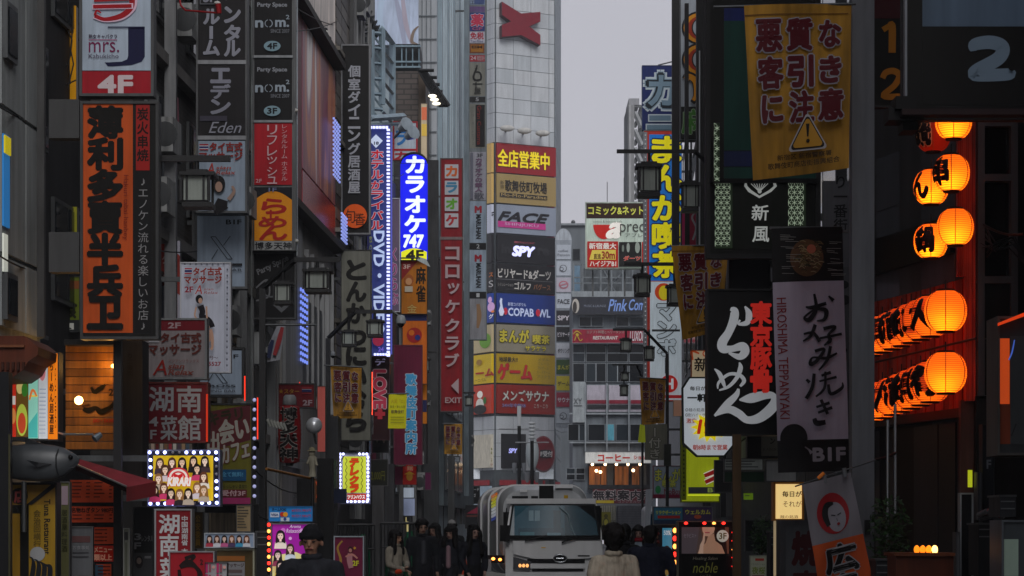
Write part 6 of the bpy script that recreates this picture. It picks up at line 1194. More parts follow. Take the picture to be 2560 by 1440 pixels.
obanner('nearest and largest orange warning banner, hanging from the thick grey pole', ((1860, 14), (2130, 8), (2122, 420), (1882, 452)), 18.8, .02, -28)
obanner('orange warning banner hanging askew, half hidden by the black ramen sign', ((1678, 616), (1822, 612), (1802, 826), (1706, 850)), 34, .04, None, 1)
obanner('small orange warning banner on the right above the grey kana banner', ((1599, 944), (1664, 948), (1660, 1058), (1605, 1062)), 80, .05, None, 2)
obanner('orange warning banner in front of the pale hiragana cutlet sign', ((826, 914), (904, 918), (903, 1046), (834, 1046)), 60, .03, -20, 3)
obanner('smallest orange warning banner right of the magenta information sign', ((1110, 1059), (1156, 1060), (1155, 1136), (1111, 1135)), 104, .05, None, 4)
# lime notice flag and hanging bits
nfl = empty('notice_flag', W(993, 1073, 62), 'bright lime notice flag hanging under a lamp arm', 'flag')
def yf(x, y, h=0): return W(972+(x)*.45-(y*.02), 986+y*.85, 62)-Vector((0, h+.03*math.sin(x/15), 0))
c = cloth(0, 0, 100, 100, M('b8b41c', .16, .7, 0, .1), 'cloth', nfl, yf); p = Pr(c, 0, yf, .05, .006); p.l = 1
p.text('火災「O」', 14, 14, 88, 26, 'a8841c').text('安全・安心な街', 10, 32, 92, 40, '4a4a2c').text('歌舞伎町', 16, 46, 86, 56, '4a3a3c', b=.02); [p.rect(14, 66+i*8, 88, 68+i*8, '8a8a2c') for i in range(3)]; p.done()
MB().bar(W(968, 985, 62), W(1022, 984, 62), .02, METAL).build('rod', nfl)
for lb, pts, cols, D in (('faded pink pennant hanging in the gap left of the room sign tower', [(398, 208), (446, 245), (448, 330), (420, 370), (400, 340)], '6c4450', 43.5),
                         ('bunched white and red flag on the lamp bar', [(692, 815), (712, 815), (700, 900), (668, 905), (672, 860)], '8a8c94', 50)):
    r_ = empty('pennant', W(pts[0][0], pts[-1][1], D), lb, 'flag'); m = MB(); a = [W(x, y, D-.04*math.sin(i*2)) for i, (x, y) in enumerate(pts)]; n = len(a)
    m.add(a+[v+Vector((0, .02, 0)) for v in a], [tuple(range(n)), tuple(range(2*n-1, n-1, -1))]+[(i, n+i, n+(i+1) % n, (i+1) % n) for i in range(n)], M(cols, 0, .7)); m.build('cloth', r_)
    p = Pr(r_, D-.06); 
    if D > 45: p.line([(706, 818, 8), (698, 850, 12), (686, 888, 9)], 9, '8a2c30').line([(682, 850, 8), (676, 870, 12), (672, 895, 8)], 9, '242c4a')
    else: p.line([(420, 250, 3), (416, 275, 5), (424, 300, 4), (406, 330, 5), (414, 352, 4)], 4, '9a98a0').line([(428, 262, 3), (432, 285, 4), (424, 320, 5), (430, 350, 4)], 4, '9a98a0')
    p.done()
# ================================================================ street lamps
LG = M('8f9690', 0, .35, 0, .15, 8); LM = M('1d1e20', 0, .45, .3, .2)
def lantern(par, x, y0, y1, w, D):
    """box lantern: px centre x, top y0, bottom y1, width w"""
    f = MB(); h = y1-y0; d = w*D/F
    f.pbox(x-w/2, y0, x+w/2, y0+h*.1, D-d/2, d, LM); f.pbox(x-w*.42, y1-h*.13, x+w*.42, y1, D-d*.42, d*.84, LM)
    f.pbox(x-w*.3, y0-h*.06, x+w*.3, y0, D-d*.3, d*.6, LM)
    for sx in (-1, 1):
        for sy in (-1, 1):
            a = W(x+sx*w*.4, y1-h*.13, D+sy*d*.4); b = W(x+sx*w*.4, y0+h*.1, D+sy*d*.4); cxx = W(x+sx*w*.4, 0, D).x
            f.box((cxx-d*.035, D+sy*d*.4-d*.035, W(0, y1-h*.12, D).z), (cxx+d*.035, D+sy*d*.4+d*.035, W(0, y0+h*.1, D).z), LM)
    lo = f.build('lantern', par)
    g = MB(); cxx = W(x, 0, D).x; q = d*.33; z0, z1 = W(0, y1-h*.14, D).z, W(0, y0+h*.1, D).z
    g.box((cxx-q, D-q, z0), (cxx+q, D+q, z1), LG); g.build('glass', lo)
    b_ = MB(); 
    for sx in (-1, 1): b_.box((cxx+sx*q*.72-d*.03, D-q-d*.05, z0), (cxx+sx*q*.72+d*.03, D-q-.002, z1), LM)
    b_.build('glazing_bar', lo)
def lamp(label, D, px, ybend, diag, arm, lans, pw=14, hang=None, bar=None):
    x = W(px, 0, D).x; r = empty('street_lamp', (x, D, 0), label, 'street lamp', 'lantern street lamps'); w = pw*D/F/2
    MB().box((x-w, D-w, 0), (x+w, D+w, W(0, ybend, D).z), LM).build('post', r)
    MB().box((x-w*1.6, D-w*1.6, 0), (x+w*1.6, D+w*1.6, .25), LM).build('foot', r)
    m = MB(); m.tube([W(px, ybend, D), W(diag[0], diag[1], D)], w*.9, LM, 4); m.build('brace', r)
    m = MB(); a, b = sorted((arm[0], arm[1])); m.pbox(a, arm[2]-pw*.4, b, arm[2]+pw*.35, D-w*.8, w*1.6, LM); m.build('arm', r)
    for (lx, y0, y1, lw) in lans:
        MB().bar(W(lx, arm[2], D), W(lx, y0-2, D), w*.6, LM, 6).build('hanger', r); lantern(r, lx, y0, y1, lw, D)
    if bar: MB().bar(W(bar[0], bar[2], D), W(bar[1], bar[2], D), .015*D/30, METAL, 6).build('banner_bar', r)
    return r
lamp('street lamp before the plank sign, its lantern right of the orange sign', 31.45, 295, 430, (310, 400), (295, 575, 396), [(492, 428, 516, 88)], 20)
lamp('street lamp whose dark post rises left of the red lantern with a diagonal brace', 40, 656, 722, (738, 650), (735, 850, 649), [(793, 672, 730, 76), (707, 705, 760, 52)], 15, bar=(655, 790, 812))
lamp('street lamp whose brace crosses the pale cutlet sign', 62, 820, 846, (888, 780), (888, 980, 779), [(872, 826, 866, 42), (937, 800, 842, 46)], 12)
lamp('street lamp rising in front of the magenta information sign', 92, 974, 925, (1026, 880), (1022, 1092, 880), [(1013, 918, 948, 28), (1060, 896, 930, 32)], 7)
lamp('farthest left street lamp beside the dark red EXIT sign', 112, 1107, 1018, (1138, 983), (1136, 1188, 982), [(1120, 950, 978, 24), (1086, 975, 1000, 22), (1172, 990, 1015, 22), (1137, 1010, 1032, 18)], 6)
R1L = lamp('street lamp standing against the sky left of the orange letters sign', 46, 1842, 470, (1736, 378), (1542, 1738, 378), [(1623, 408, 490, 66), (1726, 455, 528, 50)], 12)
MB().pbox(1712, 8, 1722, 455, 45.8, .1, LM).build('banner_rod', R1L)
lamp('street lamp over the yellow and blue comic cafe sign with lantern below the bowl sign', 64, 1843, 760, (1696, 662), (1560, 1690, 660), [(1606, 686, 740, 46), (1686, 712, 764, 42)], 11)
lamp('street lamp with a long diagonal brace below the white katakana section', 88, 1668, 884, (1612, 826), (1532, 1614, 824), [(1565, 846, 880, 32), (1623, 866, 902, 30)], 8, bar=(1630, 1700, 826))
lamp('farthest right street lamp just left of the small orange banner', 116, 1606, 945, (1592, 914), (1530, 1594, 912), [(1562, 930, 952, 24), (1560, 962, 990, 24)], 6)
# cctv domes
for x, y, D, lb in ((1002, 806, 64, 'white dome camera hanging at the end of a lamp arm'), (832, 888, 63, 'small white camera on the tiled wall')):
    o = empty('dome_camera', W(x, y, D), lb, 'camera'); s_ = 1 if x > 900 else .5
    MB().lathe(W(x, y, D), [(.03*s_, .2*s_), (.1*s_, .18*s_), (.14*s_, .05*s_), (.13*s_, -.03*s_)], M('8a9094', 0, .4), 16).build('housing', o); MB().ell(W(x, y+3, D), .1*s_, M('101214', 0, .1)).build('dome', o)
    MB().bar(W(x-2, y-14*s_, D), W(x-24*s_, y-30*s_, D), .03*s_, METAL).build('bracket', o)
# spot arm top left (red)
o = empty('sign_spotlight', W(545, 32, 41), 'red gooseneck sign spotlight at the top left', 'spotlight'); RD = M('8c1c20', 0, .4)
MB().tube([W(448, -10, 41.5), W(452, 14, 41.3), W(464, 26, 41.2), W(540, 32, 41)], .018, RD).build('arm', o); MB().bar(W(545, 10, 41), W(548, 34, 41), .055, RD, 12, .04).build('lamp_head', o); MB().ell(W(543, 8, 41), (.06, .06, .035), M('c8c8c4')).build('cap', o)
# small white lamps on the tower
for x, y, D in ((741, 276, 51.8), (742, 602, 51.8)):
    tag(MB().bar(W(x-3, y, D), W(x+4, y+1, D), .05, M('a8a8a4', 0, .4), 8, .03).build('floodlight'), 'small white floodlight on the right edge of the party space tower, '+('upper one' if y < 400 else 'lower one'), 'floodlight')
# ================================================================ paper lanterns
def lanmat(e0, warm):
    k = ('lan', e0, warm)
    if k in _m: return _m[k]
    mt = bpy.data.materials.new('lit_paper'); mt.use_nodes = True; t = mt.node_tree; b = t.nodes['Principled BSDF']
    b.inputs['Base Color'].default_value = (*lin(warm), 1); b.inputs['Roughness'].default_value = .7
    b.inputs['Emission Color'].default_value = (*lin(warm), 1); b.inputs['Emission Strength'].default_value = e0
    _m[k] = mt; return mt
TR = None
def paper():
    """thin translucent paper so that the bulb inside shows as a hot spot"""
    global TR
    if TR: return TR
    mt = bpy.data.materials.new('lantern_paper'); mt.use_nodes = True; t = mt.node_tree; t.nodes.clear()
    out = t.nodes.new('ShaderNodeOutputMaterial'); tr = t.nodes.new('ShaderNodeBsdfTranslucent'); df = t.nodes.new('ShaderNodeBsdfDiffuse'); em = t.nodes.new('ShaderNodeEmission')
    tr.inputs[0].default_value = (.62, .2, .014, 1); df.inputs[0].default_value = (.7, .1, .03, 1); em.inputs[0].default_value = (1, .07, .01, 1); em.inputs[1].default_value = .42
    m1 = t.nodes.new('ShaderNodeMixShader'); m1.inputs[0].default_value = .25; a = t.nodes.new('ShaderNodeAddShader')
    tc = t.nodes.new('ShaderNodeTexCoord'); wv = t.nodes.new('ShaderNodeTexWave'); wv.bands_direction = 'Z'; wv.inputs['Scale'].default_value = 19; wv.inputs['Distortion'].default_value = .15; t.links.new(tc.outputs['Object'], wv.inputs[0])   # wire ribs under the paper
    for nd, c_ in ((tr, (.66, .3, .018)), (em, (1, .07, .01))):
        mr = t.nodes.new('ShaderNodeMapRange'); mr.inputs[3].default_value = .5; mr.inputs[4].default_value = 1.15; t.links.new(wv.outputs['Fac'], mr.inputs[0])
        sc2 = t.nodes.new('ShaderNodeVectorMath'); sc2.operation = 'SCALE'; sc2.inputs[0].default_value = c_; t.links.new(mr.outputs[0], sc2.inputs['Scale']); t.links.new(sc2.outputs[0], nd.inputs[0])
    t.links.new(tr.outputs[0], m1.inputs[1]); t.links.new(df.outputs[0], m1.inputs[2]); t.links.new(m1.outputs[0], a.inputs[0]); t.links.new(em.outputs[0], a.inputs[1]); t.links.new(a.outputs[0], out.inputs[0])
    TR = mt; return mt
def plantern(label, x, y, D, r, rz, group, chars='', a0=210, lit=True, mat=None, en=2.1, wd=64):
    R = r*D/F; c = W(x, y, D); o = empty('paper_lantern', c-Vector((0, 0, R*1.05)), label, 'lantern', group)
    n = 26; prof = []; K = 36
    for i in range(K+1):
        t = math.pi*(.1+.8*i/K); rr_ = math.sin(t)**.72*(1+.012*math.cos(i*math.pi)); prof.append((R*rr_, -math.cos(t)*R*rz))
    m = MB(); m.lathe(c, prof, mat or paper(), n); ob = m.build('paper_shade', o)
    zt = prof[-1][1]; rt = prof[-1][0]
    for z in (zt, -zt): MB().lathe(c+Vector((0, 0, z)), [(rt*.9, -.012), (rt*1.02, -.012), (rt*1.02, .014), (rt*.9, .014)], M('1a0c08', 0, .5), 20).build('rim', o)
    MB().bar(c+Vector((0, 0, zt)), c+Vector((0, 0, zt+.09)), .006, DARK, 5).build('hook', o)
    for k in range(6):
        a = math.radians(k*60+20); MB().tube([c+Vector((math.cos(a)*p_[0]*1.008, math.sin(a)*p_[0]*1.008, p_[1])) for p_ in prof[::4]], .0035, M('8a2a10', .2, .6, 0, 0), 4).build('rib', o) if -1 < math.sin(a) < .2 else None
    if lit:
        L = bpy.data.lights.new('lantern_bulb', 'POINT'); L.energy = en; L.color = (1, .46, .1); L.shadow_soft_size = .03; lo = bpy.data.objects.new('lantern_bulb', L); COL.objects.link(lo); lo.location = c+Vector((-R*.1, -R*.36, -R*.4))
    if chars:
        def fn(px, py, h=0):   # px: degrees along the belly, py: 0..100 down
            zz = (50-py)/50*R*rz*.92; tt = math.acos(max(-1, min(1, -zz/(R*rz)))); rr_ = R*math.sin(tt)**.72*1.035+h; a = math.radians(px); return c+Vector((math.cos(a)*rr_, math.sin(a)*rr_, zz))
        p = Pr(ob, 0, fn, 0, .002)
        n_ = len(chars); hh = 84/n_
        for i, ch in enumerate(chars): p.text(ch, a0, 10+i*hh, a0+(wd if n_ < 3 else 46), 8+i*hh+hh*.92, '1a0604', b=.06, e=0, o='c88a60' if mat else None, ow=.05)
        p.done()
    return o
G1 = 'lanterns hanging in two columns'; 
for lb, x, y, D, r, ch in (('unlit looking dark red lantern at the top of the left lantern column', 2333, 336, 19.7, 44, '鍋'), ('lantern half hidden behind the huge black sign, top of the right column', 2384, 302, 19.3, 46, ''), ('middle lantern of the right column, just above the lowest one', 2378, 433, 19.3, 46, '串'), ('middle lantern of the left column with black strokes', 2328, 468, 19.7, 44, 'ん'), ('lowest lantern of the right column', 2388, 568, 19.3, 46, ''), ('lowest lantern of the left column with a clear black character', 2327, 603, 19.7, 43, '鍋')):
    dk = 'unlit' in lb
    plantern(lb, x, y, D, r, 1.02, G1, ch, 185 if y != 603 else 205, not dk, M('9c1c08', .25, .7, 0, .1) if dk else None)
for row, ys in enumerate((778, 932)):
    for i in range(8):
        D = 19.7+i*.22; x = 2364-i*24-(14 if i else 0); y = ys+(i*9+4 if i else 0)+(10 if row and i else 0); r = 53-i*1.1
        nm = ['nearest', 'second nearest', 'third', 'fourth', 'fifth', 'sixth', 'seventh', 'farthest'][i]
        plantern('%s lantern of the %s overlapping row along the red boards' % (nm, 'upper' if row == 0 else 'lower'), x, y, D, r, 1.0, 'round lanterns in overlapping rows', ['', '大', '山', '鍋', '酒', '串', '肉', '魚'][i] if row == 0 else ['', '肴', '串', '鍋', '酒', '大', '魚', '肉'][i], 186+random.randint(-6, 6), True, None, 2.1 if i == 0 else .55, 92)
tag(MB().bar(W(2440, 846, 19.7), W(2190, 905, 21.4), .012, DARK).build('rod'), 'thin rod between the two overlapping rows of lanterns', 'rod')
# red cylinder lantern
o = empty('paper_lantern', W(724, 1162, 45), 'long dark red cylinder lantern with four white edged characters', 'lantern'); c = W(724, 1086, 45); R = 29*45/F; HH = 72*45/F
pr = [(R*.55, -HH)]+[(R*(.86+.14*math.sin(math.pi*i/24))*(1+.015*(-1)**i), -HH*.94+HH*1.88*i/24) for i in range(25)]+[(R*.55, HH)]
m = MB(); m.lathe(c, pr, M('6c1014', .05, .6, 0, .15), 28); ls = m.build('paper_shade', o)
MB().lathe(c+Vector((0, 0, HH)), [(R*.5, 0), (R*.62, .02), (R*.55, .16), (R*.4, .2)], M('7c7e80', 0, .5), 20).build('cap', o); MB().lathe(c-Vector((0, 0, HH+.05)), [(R*.3, 0), (R*.4, .05)], DARK, 16).build('base_ring', o)
def rl(px, py, h=0): a = math.radians(270+px); zz = HH*(1-py/50); return c+Vector((math.cos(a)*(R*1.03+h), math.sin(a)*(R*1.03+h), zz))
p = Pr(ls, 0, rl, 0, .004)
for i, ch in enumerate('博多天神'): p.text(ch, -42, 5+i*23, 42, 26+i*23, '0f0c0c', b=.06, o='8f8c88', ow=.05)
p.done()
# silver mirror ball, crab claw ornament, statue
o = empty('convex_mirror', W(786, 1088, 44), 'silver mirror ball beside the red cylinder lantern', 'mirror'); MB().ell(W(785, 1064, 44), .15, M('c8ccd0', 0, .3, .5, 0), 24, 16).build('ball', o); MB().bar(W(785, 1084, 44), W(790, 1110, 44), .02, DARK).build('neck', o)
o = empty('ornament', W(690, 1070, 44), 'cluster of pale fluted plastic ornaments left of the red lantern', 'ornament')
for i in range(6): MB().bar(W(668+i*8, 1048+i*2, 44), W(676+i*8, 1066+i*2, 44), .035, M('9a9c96', 0, .5), 7, .02).build('tube', o)
o = empty('statue', W(782, 1192, 40), 'small pale standing statue with a hat beside the dark sign post', 'statue'); SM = M('8c8878', 0, .7, 0, .3, 8)
m = MB(); m.lathe(W(781, 1192, 40), [(.07, 0), (.06, .06), (.05, .14), (.075, .24), (.08, .32), (.035, .36)], SM, 14); m.ell(W(780, 1134, 40), (.055, .055, .07), SM); m.bar(W(774, 1146, 39.97), W(768, 1160, 39.95), .022, SM, 7); m.bar(W(788, 1146, 39.97), W(792, 1164, 39.93), .022, SM, 7); m.build('figure', o)
m = MB(); m.lathe(W(780, 1128, 40), [(.09, 0), (.085, .012), (.05, .02), (.045, .06), (.01, .07)], M('7a745c'), 14); m.build('hat', o); MB().bar(W(781, 1192, 40), W(781, 1440, 40), .03, DARK).build('stand', o)
tag(MB().pbox(792, 1146, 830, 1440, 41, .4, M('131416', 0, .5)).build('panel'), 'dark sign back rising beside the lime sign', 'panel')
for x0, x1, y0, D, h, lb in ((612, 634, 1262, 36, '2c2d30', 'dark pillar right of the cafe board'), (742, 792, 1196, 46, '2a2b2d', 'dark kiosk side behind the magenta poster stand'), (815, 845, 1040, 58, '303134', 'grey column left of the lime sign'), (930, 960, 1215, 78, '4a4a4c', 'grey doorway pier under the price board'), (960, 985, 1160, 80, '3a3b3e', 'dark pier left of the small red sign'), (1060, 1096, 1160, 100, '35373a', 'dark doorway column right of the small red sign'), (1120, 1136, 1140, 100, '3c3e40', 'thin grey pillar behind the farthest left lamp')):
    tag(MB().box((W(x0, 0, D).x, D, 0), (W(x1, 0, D).x, D+.6, W(0, y0, D).z), M(h, 0, .6, 0, .4)).build('column'), lb, 'column')
s = Sign('small angled menu screen glowing red and gold above the kiosk', 784, 1196, 808, 1258, 42, .15, '4a4a4c', 2, '5c3a24', .15); s.pr.line([(790, 1204, 3), (796, 1222, 5), (792, 1245, 4)], 4, 'c8502a').line([(798, 1206, 3), (800, 1240, 4)], 4, 'b8a040'); s.end()
tag(MB().bar(W(666, 1172, 39), W(785, 1198, 41), .025, M('8a5c2a', 0, .5), 6).build('beam'), 'orange brown sloping beam below the red lantern', 'beam')
# cafe lights, shopfront glimpses far left of the street end
for i, (x0, y0, x1, y1, h, e, lb) in enumerate(((997, 1218, 1036, 1245, 'b8c4d4', .25, 'pale blank lit panel left of the people'), (992, 1245, 1038, 1290, '9ca8c8', .2, 'pale lilac panel with a kana mark behind the fence'), (1000, 1292, 1022, 1330, 'd8c88a', .5, 'small warm lit shop window behind the green netting'), (830, 1260, 852, 1280, 'c85a1c', .5, 'small orange lit sign left below the lime sign'), (832, 1282, 850, 1342, '8c2c24', .2, 'dull red strip below the small orange lit sign'), (1096, 1232, 1114, 1330, 'b82418', .6, 'thin red lit shop sign beyond the pedestrians'), (1122, 1228, 1160, 1330, 'a8bccc', .18, 'pale bluish shop wall panel left of the truck'), (1160, 1215, 1200, 1260, '141618', 0, 'black billiards wall sign left of the truck'))):
    s = Sign(lb, x0, y0, x1, y1, 118+i*2 if x0 > 1050 else 90+i, .2, '55585a', 1, h, e); 
    if 'billiards' in lb: s.pr.text('ビリヤード', 1163, 1219, 1198, 1228, 'a8acb0', b=.02).text('ゴ', 1180, 1234, 1190, 1242, 'a8acb0', b=.02)
    if 'kana' in lb: s.pr.text('」', 998, 1266, 1006, 1280, '26282c', b=.03)
    s.end()
s = Sign('black framed wall sign with pink triangle left of the truck', 1162, 1262, 1200, 1322, 124, .2, '55585a', 1, '202226', 0); s.pr.poly([(1166, 1284), (1196, 1266), (1196, 1284)], '8a2840').rect(1166, 1288, 1196, 1292, '6a3a34'); s.end()
# street railing + green nets
for k, (x0, x1, y0, D) in enumerate(((846, 936, 1312, 52), (952, 1060, 1308, 56))):
    o = empty('railing', (W((x0+x1)/2, 0, D).x, D, 0), ('left' if k == 0 else 'right')+' black metal railing in front of the green covered bins', 'railing')
    MB().bar(W(x0, y0, D), W(x1, y0, D), .03, DARK).build('top_rail', o); MB().bar(W(x0, y0+60, D), W(x1, y0+60, D), .02, DARK).build('rail', o)
    n = int((x1-x0)/9)
    for i in range(n+1):
        X = W(x0+(x1-x0)*i/n, 0, D).x; MB().bar((X, D, 0), (X, D, W(0, y0, D).z), .015 if i % 4 else .03, DARK, 5).build('baluster', o)
GN = M('14583a', 0, .8, 0, .4, 8)
for x, y, r, D, lb in ((905, 1350, 24, 53.5, 'green netted rubbish heap behind the left railing'), (1022, 1342, 22, 58, 'green netted rubbish heap behind the right railing, highest point'), (975, 1358, 12, 57.5, 'small green tarp bundle by the right railing')):
    m = MB(); m.ell((W(x, 0, D).x, D, .5), (r*D/F, .4, W(0, y-r*.6, D).z-.5), GN, 18, 12)
    for v in m.v:
        q = noise.noise(v*6)*.09; v.x += q; v.z = max(0.0, v.z+q)
    tag(m.build('rubbish_heap'), lb, 'rubbish')
# traffic cones
for x, y0, D, lb in ((1162, 1322, 90, 'orange traffic cone left of the truck'),):
    o = empty('traffic_cone', (W(x, 0, D).x, D, 0), lb, 'cone'); MB().lathe((W(x, 0, D).x, D, 0), [(.17, .04), (.14, .1), (.03, .72), (.02, .74)], M('a83a1c', .02), 14).build('body', o); MB().box((W(x, 0, D).x-.2, D-.2, 0), (W(x, 0, D).x+.2, D+.2, .04), M('a83a1c')).build('base', o)
# tall street lights at the crossing
for x, yt, D, lb, k in ((1298, 1015, 140, 'crossing lamp post with a plain white tube top', 0), (1330, 1048, 136, 'crossing lamp post with a ribbed white lamp top', 1)):
    o = empty('street_lamp', (W(x, 0, D).x, D, 0), lb, 'street lamp'); 
    MB().bar((W(x, 0, D).x, D, 0), W(x, yt+50, D), .11, LM, 8).build('post', o)
    if k == 0: MB().bar(W(x, yt+50, D), W(x, yt, D), .12, M('b0b4b8', .05, .4, 0, .05), 10).build('lamp_tube', o)
    else:
        for i in range(5): MB().lathe(W(x, yt+10+i*9, D), [(.12, -.08), (.2, -.03), (.2, .03), (.12, .08)], M('b0b4b8', .05, .4, 0, .05), 14).build('lamp_ring', o)
        MB().bar(W(x, yt+54, D), W(x, yt+4, D), .12, M('9aa0a6', 0, .4, 0, .05), 10).build('lamp_tube', o)
    yb = 1072 if k == 0 else 1106
    MB().bar(W(x-50 if k == 0 else x-42, yb, D), W(x+50 if k == 0 else x+42, yb, D), .035, M('9a9ea2')).build('cross_bar', o)
    for s_ in (-1, 1): MB().lathe(W(x+s_*12, yt+155 if k == 0 else yt+145, D), [(.08, -.3), (.13, 0), (.13, .3)], M('7a7e84', 0, .4), 10).build('lower_lantern', o)
# white oval lantern sign on the tower facade
o = empty('oval_lantern', W(1331, 1170, 150), 'tall pale ribbed oval lantern hanging behind the crossing lamps', 'lantern'); m = MB(); c = W(1331, 1133, 150)
m.lathe(c, [(.32*1.0*(math.sin(math.pi*(.12+.76*i/22))**.8)*(1.03 if i % 2 else .97)*1.25+.02, -.92+1.84*i/22) for i in range(23)], M('9aa2a6', .03, .6, 0, .1), 24); m.build('shade', o)
MB().bar(c+Vector((0, 0, .9)), c+Vector((0, 0, 1.3)), .03, DARK).build('hook', o)
# ================================================================ refuse truck
T = empty('truck', (W(1390, 0, 46).x, 46, 0), 'silver white refuse truck facing the camera between the pedestrians', 'truck')
Dt = 46; kt = Dt/F; tx = W(1385, 0, Dt).x
PT = M('dcdedf', 0, .3, 0, .15, 1); PTD = M('b4b8ba', 0, .28, .4, .2, 1); BLK = M('0d0e10', 0, .35, 0, .1); TRIM = M('1a1b1d', 0, .5)
def tp(x, y, d=0): return W(x, y, Dt)+Vector((0, d, 0))
def loft(mb, rings, mat, smooth=True, cap=True):
    n = len(rings[0]); vs = [v for r in rings for v in r]
    mb.add(vs, [(j*n+i, j*n+(i+1) % n, (j+1)*n+(i+1) % n, (j+1)*n+i) for j in range(len(rings)-1) for i in range(n)], mat, smooth)
    if cap: mb.add(list(rings[0]), [tuple(range(n))[::-1]], mat); mb.add(list(rings[-1]), [tuple(range(n))], mat)
def rrect(x0, x1, z0, z1, y, r, n=5, lean=0):
    out = []
    for cx_, cz_, a0 in ((x1-r, z0+r, -90), (x1-r, z1-r, 0), (x0+r, z1-r, 90), (x0+r, z0+r, 180)):
        for i in range(n+1):
            a = math.radians(a0+90*i/n); z = cz_+r*math.sin(a); out.append(Vector((cx_+r*math.cos(a), y+lean*(z-z0), z)))
    return out
hw = .93; z_roof = EYE+(HY-1246)*kt
# container body
ct = EYE+(HY-1211)*kt
def body(y, grow=0, drop=0):
    t = (y-47.15)/4.35; xl = -.236-.534*t; xr = 1.49-.40*t
    return rrect(xl-grow, xr+grow, .75, ct+grow-drop, y, .36, 8)
m = MB(); loft(m, [body(47.15, -.06, .03), body(47.22), body(51.2), body(51.6, -.1)], PTD); m.build('refuse_body', T)
for y in (47.5, 49.0, 50.4): m = MB(); loft(m, [body(y, .03), body(y+.09, .03)], PT); m.build('body_rib', T)
MB().pbox(1348, 1214, 1384, 1248, 46.95, .2, BLK).build('top_box', T); MB().pbox(1388, 1211, 1432, 1220, 47, .5, PT).build('top_hatch', T); MB().pbox(1410, 1238, 1420, 1246, 47.05, .04, M('c8a01c')).build('yellow_label', T)
MB().pbox(1280, 1240, 1320, 1247, 47.05, .05, TRIM).build('vent', T); MB().pbox(1328, 1240, 1345, 1247, 47.05, .05, TRIM).build('vent', T); MB().pbox(1300, 1224, 1318, 1230, 47.05, .06, PT).build('handle', T)
for i, h in enumerate(('c86a20', 'c8a820', 'c8c820', 'd0d040', 'c8ccd0', 'c8ccd0', 'b8bcc8', '3a4a9c')):
    za = W(0, 1232+i*8.4, 48).z; a = Vector((-.236-.534*(47.66-47.15)/4.35-.02, 47.66, za)); b = Vector((-.236-.534*(48.5-47.15)/4.35-.02, 48.5, za-.05)); u_ = Vector((0, 0, -.045)); w_ = Vector((.03, 0, 0))
    MB().hexa([a+u_, b+u_, b+u_+w_, a+u_+w_, a, b, b+w_, a+w_], M(h, .3, .3, 0, .1)).build('flank_reflection', T)  # coloured reflections in the shiny flank, built as faintly glowing bars
# cab shell
m = MB(); zb = .42; zs = EYE+(HY-1345)*kt      # sill of the windscreen
hb, ht = hw, hw*.9
cab = [(46.0, .50, 1.40)]
lower = rrect(tx-hb, tx+hb, .42, zs+.02, 46.0, .07, 4, .05); lower2 = rrect(tx-hb, tx+hb, .42, zs+.02, 47.05, .05, 4)
loft(m, [lower, lower2], PT, True)
m.build('cab_body', T)
m = MB()
def up(y, ins, lean=.22):
    b0, b1 = tx-hb, tx+hb; t0, t1 = tx-ht, tx+ht; zt = z_roof-.02
    return [Vector((b1, y, zs)), Vector((t1+.0, y+lean, zt-.1)), Vector((t1-.08, y+lean+.03, zt)), Vector((t0+.08, y+lean+.03, zt)), Vector((t0, y+lean, zt-.1)), Vector((b0, y, zs))]
r0, r1 = up(46.06, 0), up(46.95, 0, .08)
loft(m, [r0, r1], PT, False); m.build('cab_top', T)
m = MB(); a = tp(1266, 1256, .2); b = tp(1490, 1246, .5)
m.box((a.x, 46.2, z_roof-.1), (b.x, 47, z_roof), PT); m.build('roof_edge', T)
# cab interior behind the glass; teal and dark sheets paint in the screen's reflections
def inn(x0, y0, x1, y1, c, e=0, th=.012):
    z0, z1 = W(0, y1, 46).z, W(0, y0, 46).z; f_ = lambda z: 46.045+.2*(z-zs)/(z_roof-zs)
    a, b = W(x0, 0, 46).x, W(x1, 0, 46).x; mt = M(c, e, .8)
    MB().hexa([(a, f_(z0)-th, z0), (b, f_(z0)-th, z0), (b, f_(z0), z0), (a, f_(z0), z0), (a, f_(z1)-th, z1), (b, f_(z1)-th, z1), (b, f_(z1), z1), (a, f_(z1), z1)], mt).build('interior_and_reflection', T)
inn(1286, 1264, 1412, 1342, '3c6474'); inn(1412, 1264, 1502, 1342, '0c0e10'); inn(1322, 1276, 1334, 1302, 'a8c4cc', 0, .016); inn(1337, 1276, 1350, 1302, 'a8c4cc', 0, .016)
inn(1296, 1320, 1410, 1342, '2c4450', 0, .018); inn(1368, 1332, 1402, 1340, '6aa8bc', 0, .024); inn(1300, 1330, 1336, 1340, '5c98a0', 0, .024); inn(1384, 1276, 1402, 1330, '1a2226', 0, .02); inn(1424, 1300, 1450, 1342, '1e2224', 0, .018); inn(1462, 1300, 1486, 1342, '1a1d1f', 0, .018)
m = MB(); m.tube([tp(1400, 1268, .14), tp(1420, 1285, .1), tp(1426, 1310, .06), tp(1438, 1340, .03)], .014, M('8a9ca0', 0, .5), 6); m.build('curved_reflection', T)  # curved reflection in the windscreen, modelled as a pale tube
